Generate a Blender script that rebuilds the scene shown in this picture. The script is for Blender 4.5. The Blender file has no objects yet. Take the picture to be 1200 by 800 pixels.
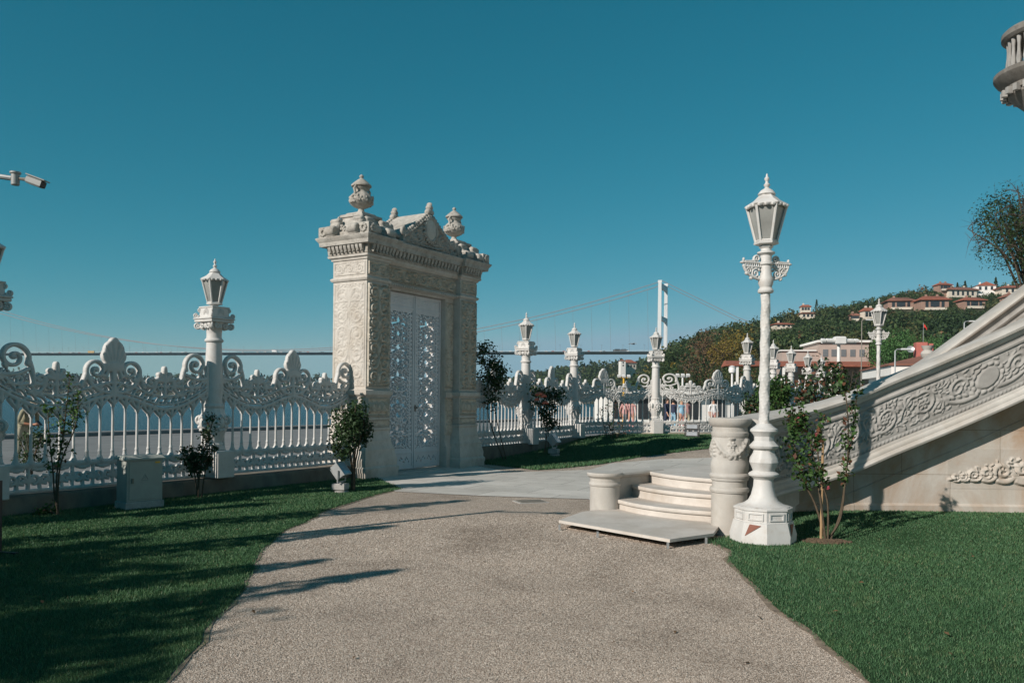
import bpy, math, random
import numpy as np
from mathutils import Vector, Matrix
PI = math.pi
R = math.radians
SC = bpy.context.scene
COL = SC.collection
random.seed(7)
RNG = np.random.default_rng(11)

# ------------------------------------------------------------------ camera model of the place
FPX, CX, HY, EYE, ROLL = 940.0, 600.0, 467.0, 1.6, R(0.65)
def unroll(x, y):
    a, b = x - CX, y - HY
    c, s = math.cos(ROLL), math.sin(ROLL)
    return a * c + b * s, -a * s + b * c
def at(x, y, depth):
    a, b = unroll(x, y)
    return Vector((a / FPX * depth, depth, EYE - b / FPX * depth))
def gnd(x, y, z=0.0):
    a, b = unroll(x, y)
    d = (EYE - z) * FPX / b
    return (a / FPX * d, d)

# ------------------------------------------------------------------ object helpers
def tag(o, label=None, cat=None, group=None, kind=None):
    if label: o['label'] = label
    if cat: o['category'] = cat
    if group: o['group'] = group
    if kind: o['kind'] = kind
    return o
def empty(name, loc=(0, 0, 0), rz=0.0, label=None, cat=None, group=None):
    o = bpy.data.objects.new(name, None)
    o.empty_display_size = 0.2
    COL.objects.link(o)
    o.location = loc
    o.rotation_euler = (0, 0, rz)
    return tag(o, label, cat, group)
def copy_tree(o, parent=None):
    c = o.copy()
    COL.objects.link(c)
    if parent is not None: c.parent = parent
    for ch in KIDS.get(o.name, []):
        copy_tree(ch, c)
    return c
KIDS = {}
def link(name, me, m=None, parent=None, smooth=35.0):
    o = bpy.data.objects.new(name, me)
    COL.objects.link(o)
    if m is not None:
        for mm in (m if isinstance(m, (list, tuple)) else [m]):
            me.materials.append(mm)
    if parent is not None:
        o.parent = parent
        KIDS.setdefault(parent.name, []).append(o)
    if smooth and len(me.polygons):
        me.polygons.foreach_set('use_smooth', np.ones(len(me.polygons), dtype=bool))
        me.set_sharp_from_angle(angle=R(smooth))
    return o
def share(src, name, parent, loc=(0, 0, 0), rot=(0, 0, 0), scale=(1, 1, 1)):
    o = bpy.data.objects.new(name, src.data)
    COL.objects.link(o)
    o.parent = parent
    KIDS.setdefault(parent.name, []).append(o)
    o.location, o.rotation_euler, o.scale = loc, rot, scale
    return o

def np_mesh(name, verts, faces, mat_idx=None):
    """verts (N,3), faces (M,k) constant k"""
    me = bpy.data.meshes.new(name)
    verts = np.asarray(verts, dtype=np.float32); faces = np.asarray(faces, dtype=np.int32)
    M, k = faces.shape
    me.vertices.add(len(verts)); me.vertices.foreach_set('co', verts.ravel())
    me.loops.add(M * k); me.loops.foreach_set('vertex_index', faces.ravel())
    me.polygons.add(M)
    me.polygons.foreach_set('loop_start', np.arange(0, M * k, k, dtype=np.int32))
    if mat_idx is not None:
        me.polygons.foreach_set('material_index', np.asarray(mat_idx, dtype=np.int32))
    me.update(calc_edges=True)
    return me

class MB:
    def __init__(s): s.v = []; s.f = []; s.T = Matrix.Identity(4)
    def at(s, loc=(0, 0, 0), rz=0.0, rx=0.0, ry=0.0):
        s.T = Matrix.Translation(loc) @ Matrix.Rotation(rz, 4, 'Z') @ Matrix.Rotation(ry, 4, 'Y') @ Matrix.Rotation(rx, 4, 'X'); return s
    def add(s, vs, fs):
        b = len(s.v)
        for p in vs: s.v.append(tuple(s.T @ Vector(p)))
        for f in fs: s.f.append(tuple(b + i for i in f))
        return s
    def box(s, x0, x1, y0, y1, z0, z1, bev=0.0):
        if bev <= 0:
            vs = [(x0,y0,z0),(x1,y0,z0),(x1,y1,z0),(x0,y1,z0),(x0,y0,z1),(x1,y0,z1),(x1,y1,z1),(x0,y1,z1)]
            return s.add(vs, [(0,3,2,1),(4,5,6,7),(0,1,5,4),(1,2,6,5),(2,3,7,6),(3,0,4,7)])
        b = bev
        return s.loft([(z0, x0+b, x1-b, y0+b, y1-b), (z0+b, x0, x1, y0, y1), (z1-b, x0, x1, y0, y1), (z1, x0+b, x1-b, y0+b, y1-b)])
    def loft(s, levels):
        """stack of rectangles (z, x0, x1, y0, y1)"""
        vs = []; fs = []
        for (z, x0, x1, y0, y1) in levels: vs += [(x0,y0,z),(x1,y0,z),(x1,y1,z),(x0,y1,z)]
        n = len(levels)
        for i in range(n - 1):
            for j in range(4):
                k = (j + 1) % 4
                fs.append((4*i+j, 4*i+k, 4*i+4+k, 4*i+4+j))
        fs.append((3, 2, 1, 0)); t = 4 * (n - 1); fs.append((t, t+1, t+2, t+3))
        return s.add(vs, fs)
    def lathe(s, prof, n=24, cx=0, cy=0, a0=0.0, cap=True, rad=None):
        """prof: [(r,z)..]; rad(ang,i) optional multiplier"""
        vs = []; fs = []
        for i, (r, z) in enumerate(prof):
            for k in range(n):
                a = a0 + 2 * PI * k / n
                q = r * (rad(a, i) if rad else 1.0)
                vs.append((cx + q * math.cos(a), cy + q * math.sin(a), z))
        m = len(prof)
        for i in range(m - 1):
            for k in range(n):
                k2 = (k + 1) % n
                fs.append((i*n+k, i*n+k2, (i+1)*n+k2, (i+1)*n+k))
        if cap:
            fs.append(tuple(reversed(range(n)))); fs.append(tuple((m-1)*n + k for k in range(n)))
        return s.add(vs, fs)
    def tube(s, pts, r0, r1=None, n=6, cap=True):
        pts = [Vector(p) for p in pts]
        m = len(pts)
        if r1 is None: r1 = r0
        vs = []; fs = []
        prev = None
        for i, p in enumerate(pts):
            t = (pts[min(i+1, m-1)] - pts[max(i-1, 0)])
            if t.length < 1e-9: t = Vector((0, 0, 1))
            t.normalize()
            if prev is None:
                ref = Vector((0, 0, 1)) if abs(t.z) < 0.9 else Vector((1, 0, 0))
                u = t.cross(ref).normalized()
            else:
                u = (prev - t * prev.dot(t))
                u = u.normalized() if u.length > 1e-6 else t.orthogonal().normalized()
            prev = u
            w = t.cross(u)
            r = r0 + (r1 - r0) * i / max(1, m - 1)
            for k in range(n):
                a = 2 * PI * k / n
                vs.append(tuple(p + u * (r * math.cos(a)) + w * (r * math.sin(a))))
        for i in range(m - 1):
            for k in range(n):
                k2 = (k + 1) % n
                fs.append((i*n+k, i*n+k2, (i+1)*n+k2, (i+1)*n+k))
        if cap:
            fs.append(tuple(reversed(range(n)))); fs.append(tuple((m-1)*n + k for k in range(n)))
        return s.add(vs, fs)
    def prism(s, poly, z0, z1):
        """polygon in xy extruded in z (ccw)"""
        n = len(poly)
        vs = [(p[0], p[1], z0) for p in poly] + [(p[0], p[1], z1) for p in poly]
        fs = [tuple(reversed(range(n))), tuple(range(n, 2*n))]
        for i in range(n):
            j = (i + 1) % n
            fs.append((i, j, n + j, n + i))
        return s.add(vs, fs)
    def prismY(s, poly, y0, y1):
        """polygon in xz extruded along y"""
        n = len(poly)
        vs = [(p[0], y0, p[1]) for p in poly] + [(p[0], y1, p[1]) for p in poly]
        fs = [tuple(range(n)), tuple(reversed(range(n, 2*n)))]
        for i in range(n):
            j = (i + 1) % n
            fs.append((j, i, n + i, n + j))
        return s.add(vs, fs)
    def ell(s, c, r, n=10, m=6):
        vs = [(c[0], c[1], c[2] - r[2])]; fs = []
        for i in range(1, m):
            th = PI * i / m
            for k in range(n):
                a = 2 * PI * k / n
                vs.append((c[0] + r[0]*math.sin(th)*math.cos(a), c[1] + r[1]*math.sin(th)*math.sin(a), c[2] - r[2]*math.cos(th)))
        vs.append((c[0], c[1], c[2] + r[2])); top = len(vs) - 1
        for k in range(n):
            k2 = (k + 1) % n
            fs.append((0, 1 + k2, 1 + k)); fs.append((top, top - n + k, top - n + k2))
            for i in range(m - 2):
                b = 1 + i * n
                fs.append((b + k, b + k2, b + n + k2, b + n + k))
        return s.add(vs, fs)
    def build(s, name, m, parent=None, smooth=35.0):
        me = bpy.data.meshes.new(name)
        me.from_pydata(s.v, [], s.f); me.update()
        return link(name, me, m, parent, smooth)

# ------------------------------------------------------------------ ornament fields (drawn scrolls -> lace or relief)
class Field:
    def __init__(s, x0, x1, z0, z1, res):
        s.x0, s.z0, s.res = x0, z0, res
        s.nx = int(round((x1 - x0) / res)) + 1; s.nz = int(round((z1 - z0) / res)) + 1
        s.x = x0 + np.arange(s.nx) * res; s.z = z0 + np.arange(s.nz) * res
        s.f = np.full((s.nz, s.nx), -0.05)
    def win(s, xa, xb, za, zb):
        i0 = max(0, int((xa - s.x0) / s.res)); i1 = min(s.nx, int((xb - s.x0) / s.res) + 2)
        j0 = max(0, int((za - s.z0) / s.res)); j1 = min(s.nz, int((zb - s.z0) / s.res) + 2)
        return i0, i1, j0, j1
    def stroke(s, pts, r0, r1=None, mirror=False):
        if r1 is None: r1 = r0
        n = len(pts) - 1
        for k in range(n):
            (ax, az), (bx, bz) = pts[k], pts[k+1]
            ra = r0 + (r1 - r0) * k / n; rb = r0 + (r1 - r0) * (k + 1) / n
            for sg in ((1, -1) if mirror else (1,)):
                q = max(ra, rb) + 0.05
                i0, i1, j0, j1 = s.win(min(sg*ax, sg*bx) - q, max(sg*ax, sg*bx) + q, min(az, bz) - q, max(az, bz) + q)
                if i1 <= i0 or j1 <= j0: continue
                X, Z = np.meshgrid(s.x[i0:i1], s.z[j0:j1])
                dx, dz = sg * (bx - ax), bz - az
                L2 = dx*dx + dz*dz + 1e-12
                t = np.clip(((X - sg*ax) * dx + (Z - az) * dz) / L2, 0, 1)
                d = np.hypot(X - sg*ax - t*dx, Z - az - t*dz)
                v = ra + (rb - ra) * t - d
                s.f[j0:j1, i0:i1] = np.maximum(s.f[j0:j1, i0:i1], v)
        return s
    def blob(s, cx, cz, rx, rz, rot=0.0, mirror=False):
        for sg in ((1, -1) if mirror else (1,)):
            q = max(rx, rz) + 0.05
            i0, i1, j0, j1 = s.win(sg*cx - q, sg*cx + q, cz - q, cz + q)
            if i1 <= i0 or j1 <= j0: continue
            X, Z = np.meshgrid(s.x[i0:i1] - sg*cx, s.z[j0:j1] - cz)
            c, sn = math.cos(rot*sg), math.sin(rot*sg)
            U = (X*c + Z*sn) / rx; V = (-X*sn + Z*c) / rz
            v = (1 - np.hypot(U, V)) * min(rx, rz)
            s.f[j0:j1, i0:i1] = np.maximum(s.f[j0:j1, i0:i1], v)
        return s
    def groove(s, pts, w, mirror=False, lo=0.0025):
        """press a shallow groove into what is already solid"""
        for k in range(len(pts) - 1):
            (ax, az), (bx, bz) = pts[k], pts[k+1]
            for sg in ((1, -1) if mirror else (1,)):
                i0, i1, j0, j1 = s.win(min(sg*ax, sg*bx) - w, max(sg*ax, sg*bx) + w, min(az, bz) - w, max(az, bz) + w)
                if i1 <= i0 or j1 <= j0: continue
                X, Z = np.meshgrid(s.x[i0:i1], s.z[j0:j1])
                dx, dz = sg*(bx - ax), bz - az
                t = np.clip(((X - sg*ax)*dx + (Z - az)*dz)/(dx*dx + dz*dz + 1e-12), 0, 1)
                d = np.hypot(X - sg*ax - t*dx, Z - az - t*dz)
                g_ = lo + np.maximum(0, d - w*0.35)*1.2
                f = s.f[j0:j1, i0:i1]
                s.f[j0:j1, i0:i1] = np.where((d < w) & (f > lo), np.minimum(f, g_), f)
        return s
    def rect(s, xa, xb, za, zb):
        X, Z = np.meshgrid(s.x, s.z)
        v = np.minimum(np.minimum(X - xa, xb - X), np.minimum(Z - za, zb - Z))
        s.f = np.maximum(s.f, v); return s

def spiral(cx, cz, Rr, turns, a0, sgn=1, n=26, end=0.16):
    out = []
    for i in range(n + 1):
        t = i / n
        r = Rr * (1 - t) + Rr * end * t
        a = a0 + sgn * turns * 2 * PI * t
        out.append((cx + r * math.cos(a), cz + r * math.sin(a)))
    return out
def bez(p0, p1, p2, n=10):
    return [((1-t)**2*p0[0] + 2*t*(1-t)*p1[0] + t*t*p2[0], (1-t)**2*p0[1] + 2*t*(1-t)*p1[1] + t*t*p2[1]) for t in [i / n for i in range(n + 1)]]
def palmette(F, cx, cz, r, up=PI/2, n=7, spread=1.0, w=0.22, mirror=False):
    for k in range(n):
        a = up + (k - (n - 1) / 2) / max(1, (n - 1) / 2) * spread
        L = r * (1 - 0.28 * abs(k - (n-1)/2) / ((n-1)/2 + 1e-6))
        F.stroke([(cx + 0.15*r*math.cos(a), cz + 0.15*r*math.sin(a)), (cx + 0.8*L*math.cos(a), cz + 0.8*L*math.sin(a))], w*r*0.35, w*r*0.8, mirror)
def rosette(F, cx, cz, r, n=6):
    for k in range(n):
        a = 2*PI*k/n
        F.blob(cx + 0.55*r*math.cos(a), cz + 0.55*r*math.sin(a), 0.42*r, 0.26*r, a)
    F.blob(cx, cz, 0.3*r, 0.3*r)

def leaf_fill(F, x0, x1, z0, z1, size, seed, tries=500, mirror=True, gap=-0.010, asp=0.42):
    """little leaves tucked into whatever ground is still bare"""
    rnd = random.Random(seed)
    for _ in range(tries):
        x = rnd.uniform(0 if mirror else x0, x1); z = rnd.uniform(z0, z1)
        i = int((x - F.x0)/F.res); j = int((z - F.z0)/F.res)
        if not (0 <= i < F.nx and 0 <= j < F.nz) or F.f[j, i] > gap: continue
        s = size*rnd.uniform(0.7, 1.3); a = rnd.uniform(0, PI)
        F.blob(x, z, s, s*asp, a, mirror)
        F.blob(x + s*0.8*math.cos(a), z + s*0.8*math.sin(a), s*0.5, s*asp*0.9, a + 1.0, mirror)
def arabesque(F, cx, cz, w, h, seed, wr=0.09, dens=1.0):
    """mirrored candelabra scroll filling a tall panel centred on cx (cx must be 0 for the mirror)"""
    rnd = random.Random(seed)
    hw = w / 2
    rw = wr * w
    z = cz - h/2
    F.stroke([(cx, z + 0.02*h), (cx, z + 0.98*h)], rw*0.55)
    k = 0
    while z < cz + h/2 - 0.35*w:
        Rr = min(hw*0.5, 0.3*w) * rnd.uniform(0.82, 1.02)
        c = z + Rr * 1.25
        up = k % 2 == 0
        sx = hw * 0.53
        st = spiral(sx, c, Rr, 1.35, PI*(1.1 if up else 0.9), -1 if up else 1, 24)
        F.stroke(st, rw*0.8, rw*0.5, True)
        F.stroke(bez((0, c - (Rr*1.1 if up else -Rr*1.1)), (hw*0.12, c), st[0], 6), rw*0.45, rw*0.8, True)
        F.blob(sx, c, Rr*0.3, Rr*0.3, 0, True)
        for q in range(5):
            a = rnd.uniform(0, 2*PI)
            F.blob(sx + Rr*1.12*math.cos(a), c + Rr*1.12*math.sin(a), rw*1.3, rw*0.6, a + 0.7, True)
        palmette(F, 0, c + (Rr*0.55), Rr*0.85, PI/2, 5, 1.1)
        F.blob(hw*0.9, c + Rr*1.2, rw*1.2, rw*0.7, rnd.uniform(0, 3), True)
        F.blob(hw*0.9, c - Rr*0.9, rw*0.9, rw*0.7, rnd.uniform(0, 3), True)
        F.blob(hw*0.25, c + Rr*1.25, rw*1.4, rw*0.6, rnd.uniform(0, 3), True)
        z += Rr * 2.15; k += 1
    palmette(F, 0, cz + h/2 - 0.42*w, 0.36*w, PI/2, 7, 1.4)
    if dens: leaf_fill(F, -hw*0.94, hw*0.94, cz - h*0.48, cz + h*0.48, w*0.062, seed, int(900*dens))
def rinceau(F, x0, x1, cz, h, seed, wr=0.085):
    """running vine scroll along x"""
    rnd = random.Random(seed)
    Rr = h * 0.36; step = h * 0.92; rw = wr * h
    n = max(1, int(round((x1 - x0) / step))); step = (x1 - x0) / n
    for i in range(n):
        c = x0 + (i + 0.5) * step; up = 1 if i % 2 == 0 else -1
        st = spiral(c, cz, Rr, 1.3, PI*0.5*(-up) - 0.6*up, up, 30)
        F.stroke(st, rw*0.9, rw*0.55)
        F.stroke(bez((c - step*0.62, cz + up*Rr*0.55), (c - step*0.45, cz - up*h*0.45), st[0], 8), rw*0.7, rw*0.9)
        rosette(F, c, cz, Rr*0.5, 6)
        for q in range(9):
            a = 2*PI*q/9 + rnd.uniform(-.2, .2)
            F.blob(c + Rr*1.15*math.cos(a), cz + Rr*1.15*math.sin(a), rw*1.25, rw*0.6, a + up*0.9)
        palmette(F, c + step*0.5, cz + up*h*0.05, h*0.34, PI/2*up, 5, 1.0)
    leaf_fill(F, x0, x1, cz - h*0.46, cz + h*0.46, h*0.075, seed, int(140*(x1 - x0)/h), False)

def lace(F, thick, bulge=0.0, rb=0.03, name='lace', mapf=None):
    """cut the positive part of the field out of a plate: smooth outlines (marching squares), rounded faces, side walls"""
    f = F.f.copy()
    f[np.abs(f) < 1e-5] = 1e-5
    nz, nx = f.shape
    V = []; Fc = []; idx = {}
    h = thick / 2
    def vid(key):
        i = idx.get(key)
        if i is None:
            if key[0] == 'g':
                j, k = key[1], key[2]; x = F.x[k]; z = F.z[j]; b = bulge * math.sqrt(min(1.0, f[j, k] / rb))
            elif key[0] == 'h':
                j, k = key[1], key[2]; t = f[j, k] / (f[j, k] - f[j, k+1]); x = F.x[k] + t*F.res; z = F.z[j]; b = 0
            else:
                j, k = key[1], key[2]; t = f[j, k] / (f[j, k] - f[j+1, k]); x = F.x[k]; z = F.z[j] + t*F.res; b = 0
            i = len(V); idx[key] = i
            V.append((x, -h - b, z)); V.append((x, h + b, z))
        return i
    pos = f > 0
    for j in range(nz - 1):
        p0, p1 = pos[j], pos[j+1]
        for k in range(nx - 1):
            a, b, c, d = p0[k], p0[k+1], p1[k+1], p1[k]
            if not (a or b or c or d): continue
            if a and b and c and d:
                polys = [[('g', j, k), ('g', j, k+1), ('g', j+1, k+1), ('g', j+1, k)]]
            else:
                cor = [('g', j, k), ('g', j, k+1), ('g', j+1, k+1), ('g', j+1, k)]
                edg = [('h', j, k), ('v', j, k+1), ('h', j+1, k), ('v', j, k)]
                sg = [a, b, c, d]
                if (a and c and not b and not d) or (b and d and not a and not c):
                    polys = []
                    for q in range(4):
                        if sg[q]: polys.append([edg[q-1], cor[q], edg[q]])
                else:
                    P = []
                    for q in range(4):
                        if sg[q]: P.append(cor[q])
                        if sg[q] != sg[(q+1) % 4]: P.append(edg[q])
                    polys = [P]
            for P in polys:
                ids = [vid(q) for q in P]
                Fc.append(tuple(ids)); Fc.append(tuple(i + 1 for i in reversed(ids)))
                m = len(P)
                for q in range(m):
                    A, B = P[q], P[(q+1) % m]
                    bnd = A[0] != 'g' and B[0] != 'g'
                    if not bnd and A[0] != 'g' or B[0] != 'g':
                        pass
                    if not bnd:
                        # plate border
                        def on(K, side):
                            if side == 0: return K[1] == 0 and K[0] in 'gh'
                            if side == 1: return K[1] == nz-1 and K[0] in 'gh'
                            if side == 2: return K[2] == 0 and K[0] in 'gv'
                            return K[2] == nx-1 and K[0] in 'gv'
                        bnd = any(on(A, sd) and on(B, sd) for sd in range(4))
                    if bnd:
                        i, l = vid(A), vid(B)
                        Fc.append((l, i, i + 1, l + 1))
    if mapf: V = [mapf(*p) for p in V]
    me = bpy.data.meshes.new(name)
    me.from_pydata(V, [], Fc); me.update()
    return me
def relief(F, hmax, rb, mapf=None, name='relief', power=0.6, base=0.003):
    """raised carving on a surface: mapf(u, v, h) -> point; default plane y = -h"""
    Hh = hmax * np.clip(F.f / rb, 0, 1) ** power + base
    Hh[0, :] = Hh[-1, :] = 0; Hh[:, 0] = Hh[:, -1] = 0
    X, Z = np.meshgrid(F.x, F.z)
    if mapf is None: P = np.stack([X, -Hh, Z], -1)
    else: P = mapf(X, Z, Hh)
    nz, nx = Hh.shape
    I = np.arange(nz * nx).reshape(nz, nx)
    fs = np.stack([I[:-1, :-1], I[:-1, 1:], I[1:, 1:], I[1:, :-1]], -1).reshape(-1, 4)
    return np_mesh(name, P.reshape(-1, 3), fs)

# ------------------------------------------------------------------ leaves, crowns, grass
def leaf_quads(P, size, rng, up=0.3, out=None, aspect=0.55, fold=0.15):
    n = len(P)
    N = rng.normal(size=(n, 3))
    if out is not None: N = N * 0.7 + out
    N[:, 2] += up
    N /= np.linalg.norm(N, axis=1, keepdims=True) + 1e-9
    T = np.cross(N, rng.normal(size=(n, 3))); T /= np.linalg.norm(T, axis=1, keepdims=True) + 1e-9
    B = np.cross(N, T)
    s = (size * rng.uniform(0.6, 1.25, n))[:, None]
    v = np.empty((n, 4, 3))
    v[:, 0] = P - T*s*0.5
    v[:, 1] = P + B*s*0.5*aspect + N*s*fold - T*s*0.05
    v[:, 2] = P + T*s*0.5
    v[:, 3] = P - B*s*0.5*aspect + N*s*fold - T*s*0.05
    return v.reshape(-1, 3), np.arange(n*4).reshape(n, 4)
def crown_points(n, r, rng, lobes=9, squash=0.85, hollow=0.55):
    """points in a lumpy crown of radius r about the origin, with outward directions"""
    C = rng.normal(size=(lobes, 3)); C /= np.linalg.norm(C, axis=1, keepdims=True)
    C *= r * rng.uniform(0.3, 0.68, (lobes, 1)); C[:, 2] *= squash
    lr = r * rng.uniform(0.28, 0.5, lobes)
    k = rng.integers(0, lobes, n)
    D = rng.normal(size=(n, 3)); D /= np.linalg.norm(D, axis=1, keepdims=True)
    q = hollow + (1 - hollow) * rng.random(n) ** 0.7
    P = C[k] + D * (lr[k] * q)[:, None]
    return P, D
def inpoly(x, y, poly):
    r = np.zeros(len(x), bool); n = len(poly)
    for i in range(n):
        x1, y1 = poly[i]; x2, y2 = poly[(i+1) % n]
        c = ((y1 > y) != (y2 > y)) & (x < (x2 - x1) * (y - y1) / (y2 - y1 + 1e-12) + x1)
        r ^= c
    return r
# ------------------------------------------------------------------ materials
def nodes(name):
    m = bpy.data.materials.new(name); m.use_nodes = True
    nt = m.node_tree; bs = nt.nodes['Principled BSDF']
    return m, nt, bs
def N(nt, typ, **kw):
    n = nt.nodes.new(typ)
    for k, v in kw.items():
        if k.startswith('_'): setattr(n, k[1:], v)
        else: n.inputs[k].default_value = v
    return n
def ramp(nt, fac, stops, interp='LINEAR'):
    r = nt.nodes.new('ShaderNodeValToRGB'); r.color_ramp.interpolation = interp
    e = r.color_ramp.elements
    while len(e) < len(stops): e.new(0.5)
    for i, (p, c) in enumerate(stops):
        e[i].position = p; e[i].color = (*c, 1) if len(c) == 3 else c
    nt.links.new(fac, r.inputs['Fac']); return r
def mixc(nt, fac, a, b, blend='MIX'):
    n = nt.nodes.new('ShaderNodeMix'); n.data_type = 'RGBA'; n.blend_type = blend
    for sock, v in ((n.inputs[0], fac), (n.inputs[6], a), (n.inputs[7], b)):
        if hasattr(v, 'node'): nt.links.new(v, sock)
        elif isinstance(v, (tuple, list)): sock.default_value = (*v, 1)
        else: sock.default_value = v
    return n.outputs[2]
def pos(nt, scale=(1, 1, 1), rot=(0, 0, 0), obj=False):
    if obj:
        src = nt.nodes.new('ShaderNodeTexCoord').outputs['Object']
    else:
        src = nt.nodes.new('ShaderNodeNewGeometry').outputs['Position']
    mp = nt.nodes.new('ShaderNodeMapping'); mp.inputs['Scale'].default_value = scale; mp.inputs['Rotation'].default_value = rot
    nt.links.new(src, mp.inputs['Vector']); return mp.outputs['Vector']
def noise(nt, vec, scale, detail=5.0, rough=0.6, dist=0.0):
    n = N(nt, 'ShaderNodeTexNoise', Scale=scale, Detail=detail, Roughness=rough, Distortion=dist)
    nt.links.new(vec, n.inputs['Vector']); return n.outputs['Fac']
def bump(nt, bs, h, strength, dist):
    b = N(nt, 'ShaderNodeBump', Strength=strength, Distance=dist)
    nt.links.new(h, b.inputs['Height']); nt.links.new(b.outputs['Normal'], bs.inputs['Normal']); return b
def stone(name, c1, c2, stain, stain_amt=0.5, rough=0.75, s1=6.0, streak=(1, 1, 1), bs_=0.35, bd=0.006, fine=90.0, grime=None, grime_amt=0.4, joints=None, st_lo=0.48):
    m, nt, bs = nodes(name)
    v = pos(nt); vs = pos(nt, streak)
    col = ramp(nt, noise(nt, vs, s1, 6), [(0.3, c1), (0.7, c2)]).outputs['Color']
    st = ramp(nt, noise(nt, vs, 1.3, 8, 0.65, 0.6), [(st_lo, (0, 0, 0)), (st_lo + 0.24, (1, 1, 1))]).outputs['Color']
    mm = N(nt, 'ShaderNodeMath', _operation='MULTIPLY'); mm.inputs[1].default_value = stain_amt
    nt.links.new(st, mm.inputs[0])
    col = mixc(nt, mm.outputs[0], col, stain)
    if grime:
        g = ramp(nt, noise(nt, v, 9.0, 10, 0.75, 0.3), [(0.5, (0, 0, 0)), (0.68, (1, 1, 1))]).outputs['Color']
        gm = N(nt, 'ShaderNodeMath', _operation='MULTIPLY'); gm.inputs[1].default_value = grime_amt
        nt.links.new(g, gm.inputs[0]); col = mixc(nt, gm.outputs[0], col, grime)
    if joints:
        br = N(nt, 'ShaderNodeTexBrick', Scale=1.0); br.inputs['Mortar Size'].default_value = 0.0035; br.inputs['Mortar Smooth'].default_value = 0.3
        br.inputs['Brick Width'].default_value = joints[0]; br.inputs['Row Height'].default_value = joints[1]
        br.inputs['Color1'].default_value = (1, 1, 1, 1); br.inputs['Color2'].default_value = (0.86, 0.87, 0.88, 1); br.inputs['Mortar'].default_value = (0.42, 0.38, 0.33, 1)
        sx = nt.nodes.new('ShaderNodeSeparateXYZ'); cx_ = nt.nodes.new('ShaderNodeCombineXYZ'); nt.links.new(v, sx.inputs[0])
        nt.links.new(sx.outputs[0], cx_.inputs[0]); nt.links.new(sx.outputs[2], cx_.inputs[1]); nt.links.new(cx_.outputs[0], br.inputs['Vector'])
        col = mixc(nt, 1.0, col, br.outputs['Color'], 'MULTIPLY')
    nt.links.new(col, bs.inputs['Base Color'])
    bs.inputs['Roughness'].default_value = rough
    bs.inputs['Specular IOR Level'].default_value = 0.3
    bump(nt, bs, noise(nt, v, fine, 6, 0.7), bs_, bd)
    return m
def plain(name, c, rough=0.6, metal=0.0, var=0.15, scale=8.0, bmp=0.0):
    m, nt, bs = nodes(name)
    f = noise(nt, pos(nt), scale, 5)
    lo = tuple(x * (1 - var) for x in c); hi = tuple(min(1, x * (1 + var)) for x in c)
    nt.links.new(ramp(nt, f, [(0.3, lo), (0.7, hi)]).outputs['Color'], bs.inputs['Base Color'])
    bs.inputs['Roughness'].default_value = rough; bs.inputs['Metallic'].default_value = metal
    if bmp: bump(nt, bs, noise(nt, pos(nt), 60, 4), bmp, 0.004)
    return m
def foliage(name, c1, c2, scale=1.5, rough=0.55, trans=0.12):
    m, nt, bs = nodes(name)
    f = noise(nt, pos(nt), scale, 4)
    g = nt.nodes.new('ShaderNodeNewGeometry')
    ad = N(nt, 'ShaderNodeMath', _operation='MULTIPLY_ADD'); ad.inputs[1].default_value = 0.35
    nt.links.new(g.outputs['Random Per Island'], ad.inputs[0])
    sb = N(nt, 'ShaderNodeMath', _operation='SUBTRACT'); sb.inputs[1].default_value = 0.17
    nt.links.new(f, sb.inputs[0]); nt.links.new(sb.outputs[0], ad.inputs[2])
    nt.links.new(ramp(nt, ad.outputs[0], [(0.3, c1), (0.75, c2)]).outputs['Color'], bs.inputs['Base Color'])
    bs.inputs['Roughness'].default_value = rough
    bs.inputs['Specular IOR Level'].default_value = 0.25
    tr = nt.nodes.new('ShaderNodeBsdfTranslucent'); tr.inputs['Color'].default_value = (c2[0]*1.3, c2[1]*1.4, c2[2]*0.8, 1)
    mx = nt.nodes.new('ShaderNodeMixShader'); mx.inputs[0].default_value = trans
    out = nt.nodes['Material Output']
    nt.links.new(bs.outputs[0], mx.inputs[1]); nt.links.new(tr.outputs[0], mx.inputs[2]); nt.links.new(mx.outputs[0], out.inputs['Surface'])
    return m

M = {}
M['iron'] = stone('white painted cast iron', (0.53, 0.52, 0.50), (0.61, 0.60, 0.58), (0.42, 0.39, 0.34), 0.35, 0.5, 5.0, (1, 1, 0.4), 0.2, 0.004, 120, (0.36, 0.26, 0.18), 0.26)
M['iron_grey'] = stone('pale grey painted iron door', (0.56, 0.56, 0.57), (0.66, 0.66, 0.67), (0.48, 0.46, 0.44), 0.3, 0.5, 4.0, (1, 1, 0.3), 0.2, 0.004, 120)
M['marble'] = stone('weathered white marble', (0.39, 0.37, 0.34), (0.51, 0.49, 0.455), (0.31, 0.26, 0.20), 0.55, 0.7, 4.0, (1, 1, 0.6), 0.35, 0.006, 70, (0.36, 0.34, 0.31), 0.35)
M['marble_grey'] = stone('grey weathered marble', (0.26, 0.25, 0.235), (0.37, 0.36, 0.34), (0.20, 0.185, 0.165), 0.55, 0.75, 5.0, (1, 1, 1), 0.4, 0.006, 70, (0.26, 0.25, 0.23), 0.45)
M['marble_warm'] = stone('stained cream marble', (0.41, 0.37, 0.32), (0.52, 0.485, 0.44), (0.34, 0.205, 0.11), 0.8, 0.7, 2.2, (1, 1, 0.7), 0.3, 0.005, 60, (0.36, 0.31, 0.27), 0.3, (1.35, 0.62), 0.40)
M['gate_stone'] = stone('cream gate stone', (0.45, 0.415, 0.37), (0.57, 0.535, 0.485), (0.34, 0.275, 0.195), 0.55, 0.8, 5.0, (1, 1, 0.5), 0.45, 0.008, 60, (0.28, 0.25, 0.21), 0.45)
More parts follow.
